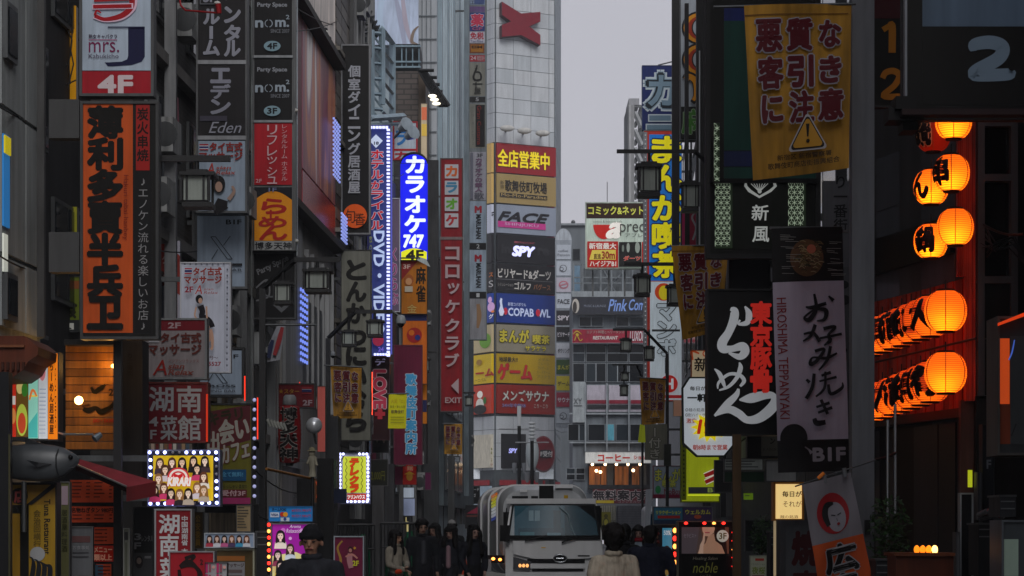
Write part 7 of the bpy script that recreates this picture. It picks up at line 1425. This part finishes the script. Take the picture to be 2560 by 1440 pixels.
# windscreen
WGm = bpy.data.materials.new('windscreen_glass'); WGm.use_nodes = True; b_ = WGm.node_tree.nodes['Principled BSDF']; b_.inputs['Base Color'].default_value = (.06, .2, .29, 1); b_.inputs['Roughness'].default_value = .22; b_.inputs['Specular IOR Level'].default_value = .5; b_.inputs['Alpha'].default_value = .32
m = MB(); wt = z_roof-.13
q = [(tx-hb+.06, 46.02, zs+.03), (tx+hb-.06, 46.02, zs+.03), (tx+ht-.05, 46.24, wt), (tx-ht+.05, 46.24, wt)]
gr = []; NX, NZ = 12, 6
for j in range(NZ+1):
    for i in range(NX+1):
        u, v = i/NX, j/NZ; a_ = Vector(q[0]).lerp(Vector(q[1]), u); c_ = Vector(q[3]).lerp(Vector(q[2]), u); p_ = a_.lerp(c_, v); p_.y -= .05*math.sin(math.pi*u)+.01; gr.append(p_)
m.add(gr, [(j*(NX+1)+i, j*(NX+1)+i+1, (j+1)*(NX+1)+i+1, (j+1)*(NX+1)+i) for j in range(NZ) for i in range(NX)], WGm, True); m.build('windscreen', T)
m = MB(); m.tube([Vector(q[0])-Vector((0, .03, 0)), Vector(q[3])-Vector((0, .03, 0)), Vector(q[2])-Vector((0, .03, 0)), Vector(q[1])-Vector((0, .03, 0))], .018, BLK, 6); m.build('windscreen_seal', T)
m = MB(); m.box((tx-hb+.04, 45.94, zs-.03), (tx+hb-.04, 46.02, zs+.05), BLK); m.build('wiper_cowl', T)
for a, b in (((1312, 1352), (1368, 1340)), ((1404, 1356), (1440, 1344))):
    MB().tube([tp(*a, -.09), tp(*b, -.1)], .02, BLK, 5).build('wiper', T)
for x, y, w_, h in ((1322, 1338, 20, '6a9aa0'), (1385, 1333, 16, '7aa8b4')): MB().ell(tp(x, y, -.0)+Vector((0, -.03, 0)), (w_*kt, .03, .05), M(h, .05)).build('dashboard_item', T) if 0 else None
# front panel shapes
m = MB(); f0 = [(1282, 1352), (1500, 1352), (1506, 1392), (1440, 1398), (1340, 1398), (1314, 1392), (1284, 1385)]
m.add([tp(x, y, -.035) for x, y in f0]+[tp(x, y, .02) for x, y in f0], [tuple(range(7))[::-1]]+[(i, (i+1) % 7, 7+(i+1) % 7, 7+i) for i in range(7)], PT); m.build('front_panel', T)
for (x0, y0, x1, y1) in ((1318, 1397, 1462, 1408), (1330, 1422, 1458, 1428)):
    MB().pbox(x0, y0, x1, y1, Dt-.045, .08, BLK).build('grille', T)
MB().pbox(1326, 1409, 1462, 1421, Dt-.06, .08, PT).build('grille_bar', T); MB().pbox(1445, 1388, 1474, 1391, Dt-.045, .02, TRIM).build('badge', T)
m = MB(); c = tp(1400, 1396, -.09); 
for i in range(24):
    a0, a1 = 2*math.pi*i/24, 2*math.pi*(i+1)/24; m.bar(c+Vector((math.cos(a0)*.125, 0, math.sin(a0)*.072)), c+Vector((math.cos(a1)*.125, 0, math.sin(a1)*.072)), .014, M('b8bcc0', 0, .2, .8), 6)
m.bar(c+Vector((-.07, 0, 0)), c+Vector((.07, 0, 0)), .02, M('b8bcc0', 0, .2, .8), 6); m.lathe(c+Vector((0, .03, 0)), [(.115, -.01), (.115, .02)], BLK, 24, 'y', 1, .57); m.build('emblem', T)
MB().pbox(1353, 1368, 1364, 1370, Dt-.045, .02, M('c8a020', .1)).build('small_sticker', T)
# lights
for s_, x0, x1 in ((-1, 1283, 1329), (1, 1474, 1508)):
    hl = MB(); p1 = [(x0, 1392), (x1 if s_ < 0 else x0+2, 1404), (x1, 1414), (x1-4, 1428), (x0, 1424)] if s_ < 0 else [(x0, 1408), (x1, 1392), (x1, 1424), (x0+6, 1428)]
    n_ = len(p1); hl.add([tp(x, y, -.05) for x, y in p1]+[tp(x, y, .05) for x, y in p1], [tuple(range(n_))[::-1]]+[(i, (i+1) % n_, n_+(i+1) % n_, n_+i) for i in range(n_)], M('3a3c40', 0, .15, .3)); o = hl.build('headlight', T)
    for i in range(3): MB().ell(tp((1300+i*9) if s_ < 0 else (1484+i*8), 1414, -.06), (.03, .02, .035), M('ffb46a', 1.1 if s_ < 0 else .25, .3, 0, .3, 30)).build('bulb', o)
for x, y, e_ in ((1233, 1397, 6), (1250, 1399, 5)): MB().ell(W(x, y, 47.1), (.035, .03, .028), M('ff8a3a', e_, .4, 0, 0)).build('indicator', T)
MB().pbox(1215, 1388, 1262, 1408, 47.15, .1, BLK).build('lamp_bar', T); MB().pbox(1216, 1398, 1228, 1430, 47.1, .05, M('8a8e92')).build('marker_plate', T)
MB().pbox(1276, 1430, 1514, 1475, Dt-.1, .3, PT).build('bumper', T); MB().pbox(1330, 1446, 1440, 1462, Dt-.12, .05, BLK).build('bumper_intake', T)
# mirrors, doors
m = MB(); m.pbox(1250, 1313, 1274, 1353, Dt-.15, .12, BLK); o = m.build('mirror', T); MB().tube([tp(1262, 1352, -.1), tp(1276, 1362, .1)], .02, M('b8bcc0', 0, .2, .8), 6).build('mirror_arm', T); MB().pbox(1258, 1280, 1282, 1345, 46.3, .05, BLK).build('side_window', T)
MB().pbox(1505, 1313, 1524, 1350, Dt-.15, .12, BLK).build('mirror', T)
for sx in (-1, 1):
    m = MB(); x_ = tx+sx*(hw-.02)
    for i in range(3): m.box((x_-.01, 46.25+i*.2, zs+.05+.0*i), (x_+.012, 46.42+i*.2, wt-.05), BLK)
    m.build('side_window', T)
for y in (46.5, 51):
    for sx in (-1, 1):
        w = MB(); w.lathe((tx+sx*.78, y, .38), [(.2, -.12), (.36, -.12), (.38, -.08), (.38, .08), (.36, .12), (.2, .12)], M('101012', 0, .8), 28, 'x'); wo = w.build('wheel', T); MB().lathe((tx+sx*.78, y, .38), [(.2, -.1), (.2, .1)], PT, 20, 'x').build('rim', wo)
MB().box((tx-.7, 46.6, .45), (tx+.7, 52, .75), TRIM).build('chassis', T)
# small pale van at right behind the truck
V = empty('van', (W(1634, 0, 70).x, 70, 0), 'pale blue white van mostly hidden behind the poster boards at right', 'van')
m = MB(); x0, x1 = W(1622, 0, 70).x, W(1700, 0, 70).x; loft(m, [rrect(x0, x1, .35, W(0, 1277, 70).z, 70, .15), rrect(x0, x1, .35, W(0, 1262, 70).z, 74, .15)], M('9aa4ae', 0, .3, .2)); m.build('body', V)
MB().pbox(1626, 1285, 1690, 1312, 69.98, .03, M('1c3a50', 0, .1)).build('windscreen', V); MB().pbox(1626, 1322, 1640, 1332, 69.96, .04, M('c8c8c8', .1)).build('headlight', V)
for sx in (x0+.1, x1-.1): MB().lathe((sx, 71, .32), [(.32, -.1), (.32, .1)], BLK, 20, 'x').build('wheel', V)
tag(MB().hexa([W(1612, 1324, 66), W(1624, 1322, 66), W(1624, 1322, 66.1), W(1612, 1324, 66.1), W(1614, 1224, 66), W(1632, 1222, 66), W(1632, 1222, 66.1), W(1614, 1224, 66.1)], M('9aa0a8', .03)).build('banner'), 'narrow white vertical banner above the van', 'banner')
# ================================================================ people
def blob(segs, vox=.012, sm=4, scale=1):
    """one continuous surface from tapered capsules: (p, rp, q, rq[, squash_y])"""
    bm = bmesh.new()
    for sg in segs:
        p, rp, q, rq = Vector(sg[0]), sg[1], Vector(sg[2]), sg[3]; sq = sg[4] if len(sg) > 4 else 1
        d = q-p; L = d.length; z = d.normalized() if L > 1e-5 else Vector((0, 0, 1)); x = z.orthogonal().normalized()
        if abs(z.z) > .7: x = Vector((1, 0, 0)); x = (x-z*x.dot(z)).normalized()
        y = z.cross(x); rings = []; N = 14
        pr = [(p, rp, math.sin(t), -math.cos(t)) for t in (.12, .5, .95, 1.57)]+[(q, rq, math.cos(t), math.sin(t)) for t in (0, .6, 1.1, 1.45)]
        for c, r, cr, ax in pr:
            rings.append([bm.verts.new(c+z*ax*r+(x*math.cos(a)+y*math.sin(a)*sq)*r*max(cr, .06)) for a in [2*math.pi*i/N for i in range(N)]])
        for a, b in zip(rings, rings[1:]):
            for i in range(N): bm.faces.new((a[i], a[(i+1) % N], b[(i+1) % N], b[i]))
        bm.faces.new(rings[0][::-1]); bm.faces.new(rings[-1])
    me = bpy.data.meshes.new('b'); bm.to_mesh(me); bm.free(); ob = bpy.data.objects.new('b', me); REAL.objects.link(ob)
    r = ob.modifiers.new('r', 'REMESH'); r.mode = 'VOXEL'; r.voxel_size = vox; r.use_smooth_shade = True
    s = ob.modifiers.new('s', 'SMOOTH'); s.iterations = sm; s.factor = .5
    bpy.context.view_layer.update(); out = bpy.data.meshes.new_from_object(ob.evaluated_get(bpy.context.evaluated_depsgraph_get()))
    bpy.data.objects.remove(ob); return out
def attach(me, name, par, mat, rough=0, seed=0):
    if rough:
        for v in me.vertices:
            n = noise.noise(Vector(v.co)*7+Vector((seed, 0, 0)))*rough+noise.noise(Vector(v.co)*22+Vector((seed, 0, 0)))*rough*.3; v.co += Vector(v.normal)*n
    me.materials.clear(); me.materials.append(mat); me.polygons.foreach_set('use_smooth', [True]*len(me.polygons))
    me.name = name; o = bpy.data.objects.new(name, me); COL.objects.link(o); o.parent = par; return o
def person(label, px, D, h, coat='17181b', trousers='121316', skin='b08870', hair='0e0c0c', face=180, hairlen=.12, coatlen=.85, stride=.12, arms=None, collar=True, beanie=None, scarf=None, bag=None, shirt=None, fluffy=0, female=False, hat=None, vol=1., wide=1.):
    """face: heading in degrees, 180 = towards the camera"""
    r = empty('person', (W(px, 0, D).x, D, .02), label, 'person'); r.rotation_euler = (0, 0, math.radians(face)); k = h/1.72
    # local frame: +Y is forward before the heading turn (heading 180 faces the camera)
    S = lambda *a: Vector(a)*k
    sw = (.17 if female else .2)*wide
    skin = ''.join('%02x' % int(int(skin[i:i+2], 16)*.8) for i in (0, 2, 4)); sk = M(skin, 0, .55, 0, .1, 6)
    hd = S(0, .01, 1.60)
    ff = [(S(-.09, stride*.9, .05), S(-.1, stride*.5, .48), S(-.09, 0, .9)), (S(.09, -stride, .06), S(.1, -stride*.25, .48), S(.09, 0, .9))]
    if arms is None: arms = [(S(-sw-.06, -.02, 1.12), S(-sw-.05, .08, .86)), (S(sw+.06, -.02, 1.12), S(sw+.05, .08, .86))]
    else: arms = [(Vector(a)*k, Vector(b)*k) for a, b in arms]
    body = [(S(0, 0, 1.0), .1*k, S(0, 0, 1.2), .095*k, .65), (S(0, 0, 1.2), .095*k, S(0, 0, 1.33), .1*k, .65), (S(-sw+.05, 0, 1.36), .045*k, S(sw-.05, 0, 1.36), .045*k), (S(0, 0, 1.36), .05*k, S(0, .01, 1.52), .052*k),
            (S(0, -.012, 1.625), .09*k, S(0, .0, 1.64), .085*k, 1.12), (S(0, .025, 1.56), .062*k, S(0, .02, 1.6), .074*k, 1.05), (S(0, .055, 1.52), .03*k, S(0, .05, 1.54), .04*k)]
    for a, b, c in ff: body += [(c, .09*k, b, .06*k), (b, .055*k, a, .04*k), (a, .04*k, a+S(0, .14, -.02), .035*k)]
    for i, (e, w) in enumerate(arms):
        sh = S((-1 if i == 0 else 1)*sw, 0, 1.38); body += [(sh-S(0, 0, .02), .04*k, e, .036*k), (e, .038*k, w, .027*k)]
        d = (w-e).normalized(); side = S(0, 1, 0) if abs(d.y) < .7 else S(1, 0, 0); side = (side-d*side.dot(d)).normalized()
        body.append((w, .028*k, w+d*.07*k, .03*k, .6))
        for f in range(4):
            o_ = side*(f-1.5)*.021*k; L = (.062, .072, .068, .052)[f]*k; body.append((w+d*.085*k+o_, .0095*k, w+d*(.085*k+L*.6)+o_, .009*k)); body.append((w+d*(.085*k+L*.6)+o_, .009*k, w+d*(.085*k+L)+o_+d.cross(side)*.018*k, .008*k))
        body.append((w+d*.03*k+side*-.03*k, .011*k, w+d*.08*k+side*-.058*k, .009*k))
    # face relief
    body += [(S(0, .104, 1.595), .011*k, S(0, .122, 1.572), .014*k), (S(-.094, 0, 1.6), .014*k, S(-.096, -.005, 1.575), .012*k), (S(.094, 0, 1.6), .014*k, S(.096, -.005, 1.575), .012*k), (S(-.03, .1, 1.545), .011*k, S(.03, .1, 1.545), .011*k), (S(-.05, .09, 1.622), .012*k, S(.05, .09, 1.622), .012*k)]
    attach(blob(body, .0095*k, 2), 'body', r, sk)
    for sx in (-1, 1):
        m = MB(); m.ell(S(sx*.034, .1, 1.604), (.014*k, .008*k, .0075*k), M('101012', 0, .2)); o = m.build('eye'); o.parent = r; o.location = o.location
        m = MB(); m.bar(S(sx*.016, .112, 1.624), S(sx*.055, .1, 1.628), .0038*k, M(hair, 0, .8), 5); o = m.build('eyebrow'); o.parent = r
    m = MB(); m.bar(S(-.024, .109, 1.543), S(.024, .109, 1.543), .006*k, M('6a3030', 0, .5), 6); o = m.build('lips'); o.parent = r
    # trousers, shoes
    tr = [(S(0, 0, .95), .145*k, S(0, 0, 1.02), .14*k, .75)]
    for a, b, c in ff: tr += [(c, .105*k, b, .078*k), (b, .076*k, a+S(0, 0, .06), .062*k)]
    attach(blob(tr, .016, 4), 'trousers', r, M(trousers, 0, .85, 0, .3, 8), .006)
    for a, b, c in ff: attach(blob([(a+S(0, -.03, -.01), .052*k, a+S(0, .16, -.025), .04*k, .9)], .012, 2), 'shoe', r, M('0e0e0f', 0, .4))
    # coat
    if female: ct_ = [(S(0, 0, coatlen), .175*k, S(0, 0, 1.08), .13*k, .72), (S(0, 0, 1.08), .13*k, S(0, 0, 1.3), .145*k, .72)]
    else: ct_ = [(S(0, 0, coatlen), .185*k*wide, S(0, 0, 1.1), .17*k*wide, .74), (S(0, 0, 1.1), .17*k*wide, S(0, 0, 1.3), .17*k*wide, .74)]
    ct_ += [(S(-sw+.03, 0, 1.385), .075*k, S(sw-.03, 0, 1.385), .075*k), (S(0, -.01, 1.4), .1*k, S(0, -.01, 1.455), .072*k)]
    for i, (e, w) in enumerate(arms):
        sh = S((-1 if i == 0 else 1)*sw, 0, 1.375); ct_ += [(sh, .078*k, e, .062*k), (e, .06*k, w+(e-w)*.06, .046*k)]
    attach(blob(ct_, .015, 4), 'coat', r, M(coat, 0, .85, 0, .35, 9, .3), .014 if not fluffy else fluffy, px)
    if shirt:
        attach(blob([(S(0, .115, 1.0), .05*k, S(0, .115, 1.34), .045*k, .8)], .012, 2), 'shirt', r, M(shirt, 0, .8))
    if collar: 
        m = [(S(.06*math.cos(a), -.01+.06*math.sin(a), 1.47), .032*k, S(.068*math.cos(a+.6), -.01+.068*math.sin(a+.6), 1.475), .032*k) for a in [i*.6 for i in range(10)]]
        attach(blob(m, .012, 3), 'collar', r, M(coat, 0, .85, 0, .35, 9), .006)
    if scarf:
        m = [(S(.07*math.cos(a), .07*math.sin(a), 1.48), .042*k, S(.07*math.cos(a+.6), .07*math.sin(a+.6), 1.485), .042*k) for a in [i*.6 for i in range(10)]]
        attach(blob(m, .012, 3), 'scarf', r, M(scarf, 0, .85), .006)
    # hair: cap + fall
    if hair:
        hs = [(S(0, -.03, 1.645), .104*k*vol, S(0, -.025, 1.66), .102*k*vol, 1.1), (S(-.07, .02, 1.68), .045*k, S(.07, .02, 1.68), .045*k)]
        if hairlen > .15:
            for sx in (-1, 1): hs += [(S(sx*.085, .025, 1.64), .042*k*vol, S(sx*.09, .045, 1.56), .04*k*vol), (S(sx*.09, .04, 1.56), .042*k*vol, S(sx*.12, .05, 1.58-hairlen), .05*k*vol)]
            hs += [(S(0, -.07, 1.62), .1*k, S(0, -.09, 1.6-hairlen), .12*k, .6)]
            hs += [(S(-.06, .07, 1.672), .028*k, S(.06, .07, 1.672), .028*k)]
        else: hs += [(S(0, -.06, 1.6), .085*k, S(0, -.06, 1.56), .07*k)]; hs += [(S(-.05, .07, 1.69), .025*k, S(.05, .07, 1.69), .025*k)]
        if not beanie: attach(blob(hs, .011, 2), 'hair', r, M(hair, 0, .65, 0, .5, 30, .4), .02 if fluffy != .021 else .04, px+9)
    if beanie:
        attach(blob([(S(0, -.012, 1.655), .101*k, S(0, -.02, 1.668), .094*k, 1.1)], .01, 3), 'beanie', r, M(beanie, 0, .9, 0, .3, 20), .004)
        m = MB(); m.lathe(S(0, -.008, 1.652), [(.094*k, -.03), (.106*k, -.024), (.108*k, .018), (.1*k, .03)], M(beanie, 0, .9, 0, .4, 20), 26, 'z', 1, 1.12); o = m.build('beanie_cuff'); o.parent = r
    if hat: attach(blob([(S(0, -.01, 1.7), .1*k, S(0, -.015, 1.71), .09*k, 1.1)], .012, 3), 'hat', r, M(hat, 0, .8), .004)
    if bag: attach(blob([(S(.12, .2, 1.0), .05*k, S(.2, .2, 1.0), .05*k, .7)], .012, 3), 'pouch', r, M(bag, .05, .7), .004)
    return r
person('man in a black knit beanie and dark padded coat facing the camera', 778, 19.4, 1.61, '24262c', '101114', 'a87c66', '141212', 176, wide=1.05, beanie='17181c', arms=[((-.3, -.02, 1.1), (-.28, .1, .88)), ((.3, -.02, 1.1), (.28, .1, .88))])
person('dark haired woman in a pale cream jacket by the railing with a red pouch', 990, 40, 1.59, '8c867a', '141518', 'b89078', '0f0c0c', 232, .24, .82, female=True, bag='b8381c', vol=1.1, arms=[((-.24, .06, 1.12), (-.02, .24, 1.08)), ((.24, .04, 1.12), (.06, .24, 1.03))])
person('tall man in an open black coat right of the cream jacket woman', 1055, 43, 1.78, '1c1e24', '101113', 'b08c78', '0f0d0d', 196, .1, .75, shirt='3a3c42', vol=1.1)
person('person in black partly hidden between two pedestrians', 1086, 46, 1.72, '2a2630', '101113', 'a88474', '101010', 150, .16, .86, female=True, vol=1.1, arms=[((-.26, -.1, 1.12), (-.2, .12, .98)), ((.25, .05, 1.12), (.1, .22, 1.1))])
person('woman with long black hair and a pale pink top under a dark coat', 1127, 43, 1.67, '20222a', '141518', 'b89484', '0d0b0c', 158, .2, .78, female=True, shirt='8a7078', vol=1.15)
person('woman with long dark hair and a long black coat beside the truck', 1185, 42, 1.68, '1a1c24', '101114', 'b8968a', '0c0a0b', 206, .34, .6, female=True, vol=1.15, arms=[((-.24, -.04, 1.12), (-.16, .12, .92)), ((.26, .02, 1.12), (.2, .16, .9))])
person('person with a white cap behind the dark coated women', 1130, 54, 1.78, '1c2024', '121316', 'a88474', '101010', 190, .12, .8, hat='8c8c8c')
person('foreground person from behind with tousled dark hair and a cream fleece coat', 1534, 23.5, 1.6, 'b4ab9a', '141416', 'b08c78', '120e0d', 4, .1, .85, female=True, fluffy=.021, wide=1.05, vol=1.28)
person('dark figure directly beyond the cream coated person', 1560, 34, 1.66, '15161a', '121316', 'a88474', '0e0d0d', 10, .14, .8)
person('woman in a red scarf and pale blue grey coat right of the truck', 1597, 44, 1.67, '8794a0', '15161a', 'b8968a', '0e0c0d', 172, .2, .75, female=True, scarf='8c1424', vol=1.1)
person('person in a dark navy coat seen from behind next to the poster stands', 1626, 31, 1.64, '1c2030', '121316', 'a88474', '0d0c0d', -8, .14, .8, wide=1.2)
person('distant pedestrian in black crossing in front of the grey shutter', 1566, 95, 1.7, '101113', '0e0f10', 'a08070', '0c0c0c', 150, .12, .75)
person('distant pedestrian in dark clothes at the gate beyond the truck', 1538, 88, 1.72, '15161a', '101113', 'a08070', '0c0c0c', 200, .12, .75)
# ================================================================ ducts, air conditioners, cables on the facades
rr = random.Random(21)
ACM = M('8a8c8c', 0, .6, 0, .4, 3)
def ac(par, side, D, z):
    o = fpiece(None, 'air_conditioner', side, D, D+.8, z, z+.6, ACM, .32, .06, par=par); sg = 1 if side == 'L' else -1
    fx = (LX if side == 'L' else RX)(D)+sg*.24
    MB().lathe((fx, D-.005, z+.3), [(.06, 0), (.2, 0), (.22, .004)], M('3a3c3e'), 16, 'y').build('fan_grille', o)
for par, side, D0, D1, zs in ((B3, 'L', 41, 56, (3, 14)), (B5, 'L', 72, 75.3, (3, 18)), (B6, 'L', 87, 100, (3, 11)), (s38, 'R', 39, 57, (5, 16)), (s58, 'R', 59, 83, (3, 15)), (B7, 'L', 109, 130, (3, 13))):
    for i in range(9): ac(par, side, D0+(D1-D0)*rr.random(), zs[0]+(zs[1]-zs[0])*rr.random())
    for i in range(6):
        D = D0+(D1-D0)*rr.random(); fpiece(None, 'conduit', side, D, D+.08+.1*rr.random(), zs[0]-1, zs[1]+3, M(rr.choice(['5c5e60', '77797a', '3a3b3d']), 0, .5, .2, .3), .14, .05, par=par)
    for i in range(5):
        D = D0+(D1-D0)*rr.random(); z = zs[0]+(zs[1]-zs[0])*rr.random(); fpiece(None, 'meter_box', side, D, D+.5, z, z+.7, M(rr.choice(['8c8f90', '6a5c4c', '9a9488', '4c5458']), 0, .6, 0, .4), .18, .05, par=par)
# pieces between the signs: downpipes, ledges and lit panes on the nearer facades
for D in (42.2, 45.5, 50.3, 54.6): fpiece(None, 'drain_pipe', 'L', D, D+.14, .2, 22, M('6a6c6e', 0, .4, .4, .3), .2, .12, par=B3)
for D, z in ((41.6, 8.2), (44.9, 5.6), (49.2, 11.6), (52.8, 7.4), (46.2, 14.4)): ac(B3, 'L', D, z)
for i in range(7): fpiece(None, 'ledge', 'L', 68.7, 75.6, 5+i*2.6, 5.12+i*2.6, M('77736c'), .16, par=B5)
for i in range(6):
    D = 62+i*1.1; fpiece(None, 'mullion', 'L', D, D+.08, 4.9, 8.9, M('8c8e90', 0, .4, .3), .12, par=B4)
fpiece(None, 'grey_panel', 'L', 58, 61.1, 3.2, 9.5, M('8e9092', 0, .6, 0, .3, .8), .08, par=B4)
for x0, y0, x1, y1 in ((402, 470, 418, 512), (404, 395, 412, 440)): MB().pbox(x0, y0, x1, y1, 43.2, .2, M('141414', 0, .3)).build('hanging_fixture', B3)
CB = M('0c0c0d', 0, .6, 0, 0)
def cable(a, b, sag, lb, r=.012):
    pts = []
    for i in range(15):
        t = i/14; p = W(*a).lerp(W(*b), t); p.z -= sag*4*t*(1-t); pts.append(p)
    o = MB(); o.tube(pts, r, CB, 5); tag(o.build('cable'), lb, 'cable')
cable((440, 505, 43.5), (622, 526, 44.5), .06, 'thin cable crossing just below the massage sign on the room tower')
cable((388, 625, 40), (492, 628, 44), .03, 'cable from the lamp post to the B1F sign')
cable((640, 1178, 39), (860, 1140, 58), .6, 'sagging cable in front of the lime sign')
cable((612, 1262, 37), (820, 1215, 50), .5, 'lower sagging cable near the kiosk')
cable((741, 78, 52), (905, 10, 86), .2, 'rod thin wire from the party tower to the roof spotlights')
cable((741, 20, 52), (890, 60, 84), .2, 'second wire from the party tower to the mesh balcony')
cable((976, 434, 80), (1010, 434, 86), .1, 'short wire between the video sign and the karaoke sign')
cable((0, 268, 30.5), (118, 318, 35.8), .03, 'black cable along the concrete building at far left, upper one')
cable((0, 640, 30.5), (90, 678, 33.6), .03, 'black cable along the concrete building at far left, lower one')
cable((2186, 1150, 19.2), (2240, 1132, 19.8), .01, 'short wire from the thick pole to the doorway')
cable((2436, 545, 20), (2560, 585, 19), .05, 'cable in front of the right hand windows')
for (x0, y0, x1, y1, D, c, e, lb, tx_) in (
  (640, 1120, 652, 1260, 43, '3a3c44', .0, 'narrow dark strip sign behind the lamp post', ''),
  (590, 1262, 628, 1330, 36, '8c7a5c', .1, 'small tan notice under the cafe board', ''),
  (482, 1280, 508, 1372, 33, '4a3a1c', .02, 'dark brown vertical shop sign right of the red Chinese sign', '公安委員'),
  (826, 1150, 842, 1220, 57, '3a4c3a', .0, 'small dull green sign left of the lime sign', ''),
  (936, 1218, 958, 1262, 79, '6c4a3a', .1, 'small brown lit menu beside the grey pier', ''),
  (1062, 1180, 1078, 1225, 96, '5a1c44', .05, 'small plum sign on the dark doorway column', ''),
  (1106, 1140, 1150, 1156, 110, '8a9098', .03, 'horizontal grey board above the farthest shop', ''),
  (1660, 1110, 1678, 1165, 84, '3c4038', 0, 'dark olive hanging sign behind the braced lamp post', ''),
  (1810, 1146, 1908, 1176, 36, '9aa29e', .02, 'pale grey sign board above the green fascia', ''),
  (1810, 1178, 1912, 1206, 36, '24402e', 0, 'dark green fascia board under the pale grey sign board', ''),
  (1914, 1150, 1992, 1204, 35, '9c9e9e', .01, 'dark edged blank grey panel left of the photo banner foot', ''),
  (1858, 1232, 1884, 1250, 34, '6a8c1c', .3, 'small green lit exit sign below the grey boards', ''),
  (1862, 1300, 1930, 1380, 33, '1c1e22', 0, 'dark slatted shop shutter box below the exit light', ''),
  (2050, 1100, 2078, 1160, 24.5, '2c2e30', 0, 'dark junction sign by the banner foot', ''),
  (1786, 1150, 1830, 1232, 45, '2a2c2e', 0, 'dark sign back beside the acid yellow sign', ''),
  (2444, 1180, 2454, 1300, 19.2, '4a4c50', 0, 'slim grey panel left of the dark 5F sign', ''),
  (2390, 1330, 2400, 1440, 19.1, '77797c', .0, 'slim steel strip at the doorway edge', '')):
    s = Sign(lb, x0, y0, x1, y1, D, .15, '4a4c4e', 1 if x1-x0 < 30 else 2, c, e)
    if tx_: s.pr.text(tx_, x0+7, y0+8, x1-7, y1-8, '8a6a1c', v=1, b=.03)
    elif x1-x0 > 12 and 'dark' not in lb and 'light' not in lb:
        k = y0+6
        while k < y1-6: s.pr.rect(x0+4, k, x0+4+(x1-x0-8)*(.5+.5*rr.random()), k+2.2, '2a2c2e'); k += 7
    s.end()
for x, y0, y1, D, lb in ((2219, 1050, 1440, 19.4, 'shiny steel pipe standing left in the dark doorway'), (2238, 1010, 1300, 19.9, 'second thinner steel pipe inside the dark doorway')):
    tag(MB().bar((W(x, 0, D).x, D, W(0, y1, D).z if y1 < 1440 else 0), W(x, y0, D), .012, M('b0b4b8', 0, .25, .7, .2), 10).build('pipe'), lb, 'pipe')
for x0, y0, x1, y1, D, c, e, lb in ((2446, 1310, 2500, 1440, 18.4, '26282a', 0, 'stacked dark crates left of the pale display cabinet'), (2500, 1240, 2540, 1292, 17.2, '3a3c40', .0, 'grey machine on top of the pale display cabinet'), (2190, 1400, 2232, 1440, 18.2, '33363a', 0, 'small dark crate at the foot of the brown lamp cabinet'), (2068, 1380, 2110, 1440, 22, '44484c', 0, 'grey plastic bin beside the grilling sign box'), (1926, 1330, 1948, 1440, 29, '2a2c30', 0, 'dark bin between the pale placard and the grilling sign'), (590, 1372, 626, 1440, 34, '3a3c40', 0, 'dark crate stack by the poster board at lower left'), (640, 1330, 668, 1440, 35, '2c2d30', 0, 'dark rubbish bin left of the magenta poster stand')):
    o = empty('crate', W((x0+x1)/2, y1, D), lb, 'crate'); MB().pbox(x0, y0, x1, y1 if y1 < 1440 else 1440, D, .4, M(c, e, .6, 0, .4, 4)).build('box', o); MB().pbox(x0-2, y0-3, x1+2, y0+2, D-.02, .44, M('4c4e50', 0, .5, 0, .3)).build('lid', o)
    for i in range(2): MB().pbox(x0+3, y0+12+i*18, x1-3, y0+15+i*18, D-.015, .02, M('6a6c6e', 0, .5)).build('slot', o)
m = MB(); rr2 = random.Random(4)
for i in range(5): m.tube([W(2446+i*4, 1286+rr2.random()*10, 18), W(2468+i*6, 1276+rr2.random()*16, 17.9), W(2492+i*5, 1290+rr2.random()*12, 17.9)], .02, M(['5a5c60', '8a3a30', '3a3c40', '4c4e50', '6a6c70'][i], 0, .4), 8)
tag(m.build('coiled_hose'), 'coiled grey and red hose above the dark crates at lower right', 'hose')
# plants by the right kerb
for x, y, D, lb in ((1905, 1345, 31, 'dark potted shrub by the lit lantern box'), (2222, 1330, 18.6, 'thin dark potted plant beside the doorway')):
    o = empty('potted_plant', (W(x, 0, D).x, D, 0), lb, 'plant'); MB().lathe((W(x, 0, D).x, D, 0), [(.13, 0), (.17, .3), (.18, .32)], M('4a3c34', 0, .8), 14).build('pot', o); MB().bar((W(x, 0, D).x, D, .3), W(x, y+20, D), .015, M('3a2c1c')).build('stem', o)
    m = MB(); c = W(x, y, D); gm = [M(h, 0, .6, 0, .2, 9) for h in ('22381c', '2c4824', '18280f')]
    for i in range(420):
        v = Vector((rr.gauss(0, 1), rr.gauss(0, 1), rr.gauss(0, 1))).normalized()*rr.random()**.4; p0 = c+Vector((v.x*.16, v.y*.16, v.z*.3)); d = Vector((rr.gauss(0, 1), rr.gauss(0, 1), rr.gauss(0, .6))).normalized(); q = d.orthogonal().normalized()*.012
        m.add([p0, p0+d*.025+q, p0+d*.06, p0+d*.025-q], [(0, 1, 2, 3)], gm[i % 3])
    m.build('foliage', o, kind='stuff')
# ================================================================ air
HZ = bpy.data.materials.new('city_haze'); HZ.use_nodes = True; t_ = HZ.node_tree; t_.nodes.clear(); o_ = t_.nodes.new('ShaderNodeOutputMaterial'); v_ = t_.nodes.new('ShaderNodeVolumePrincipled')
v_.inputs['Color'].default_value = (.8, .83, .9, 1); v_.inputs['Density'].default_value = .0004; t_.links.new(v_.outputs[0], o_.inputs['Volume'])
m = MB(); m.box((-255, -62, -1.2), (295, 328, 76), HZ); m.build('haze', kind='stuff')
sc.cycles.volume_bounces = 0
for _o in COL.q: REAL.objects.link(_o)
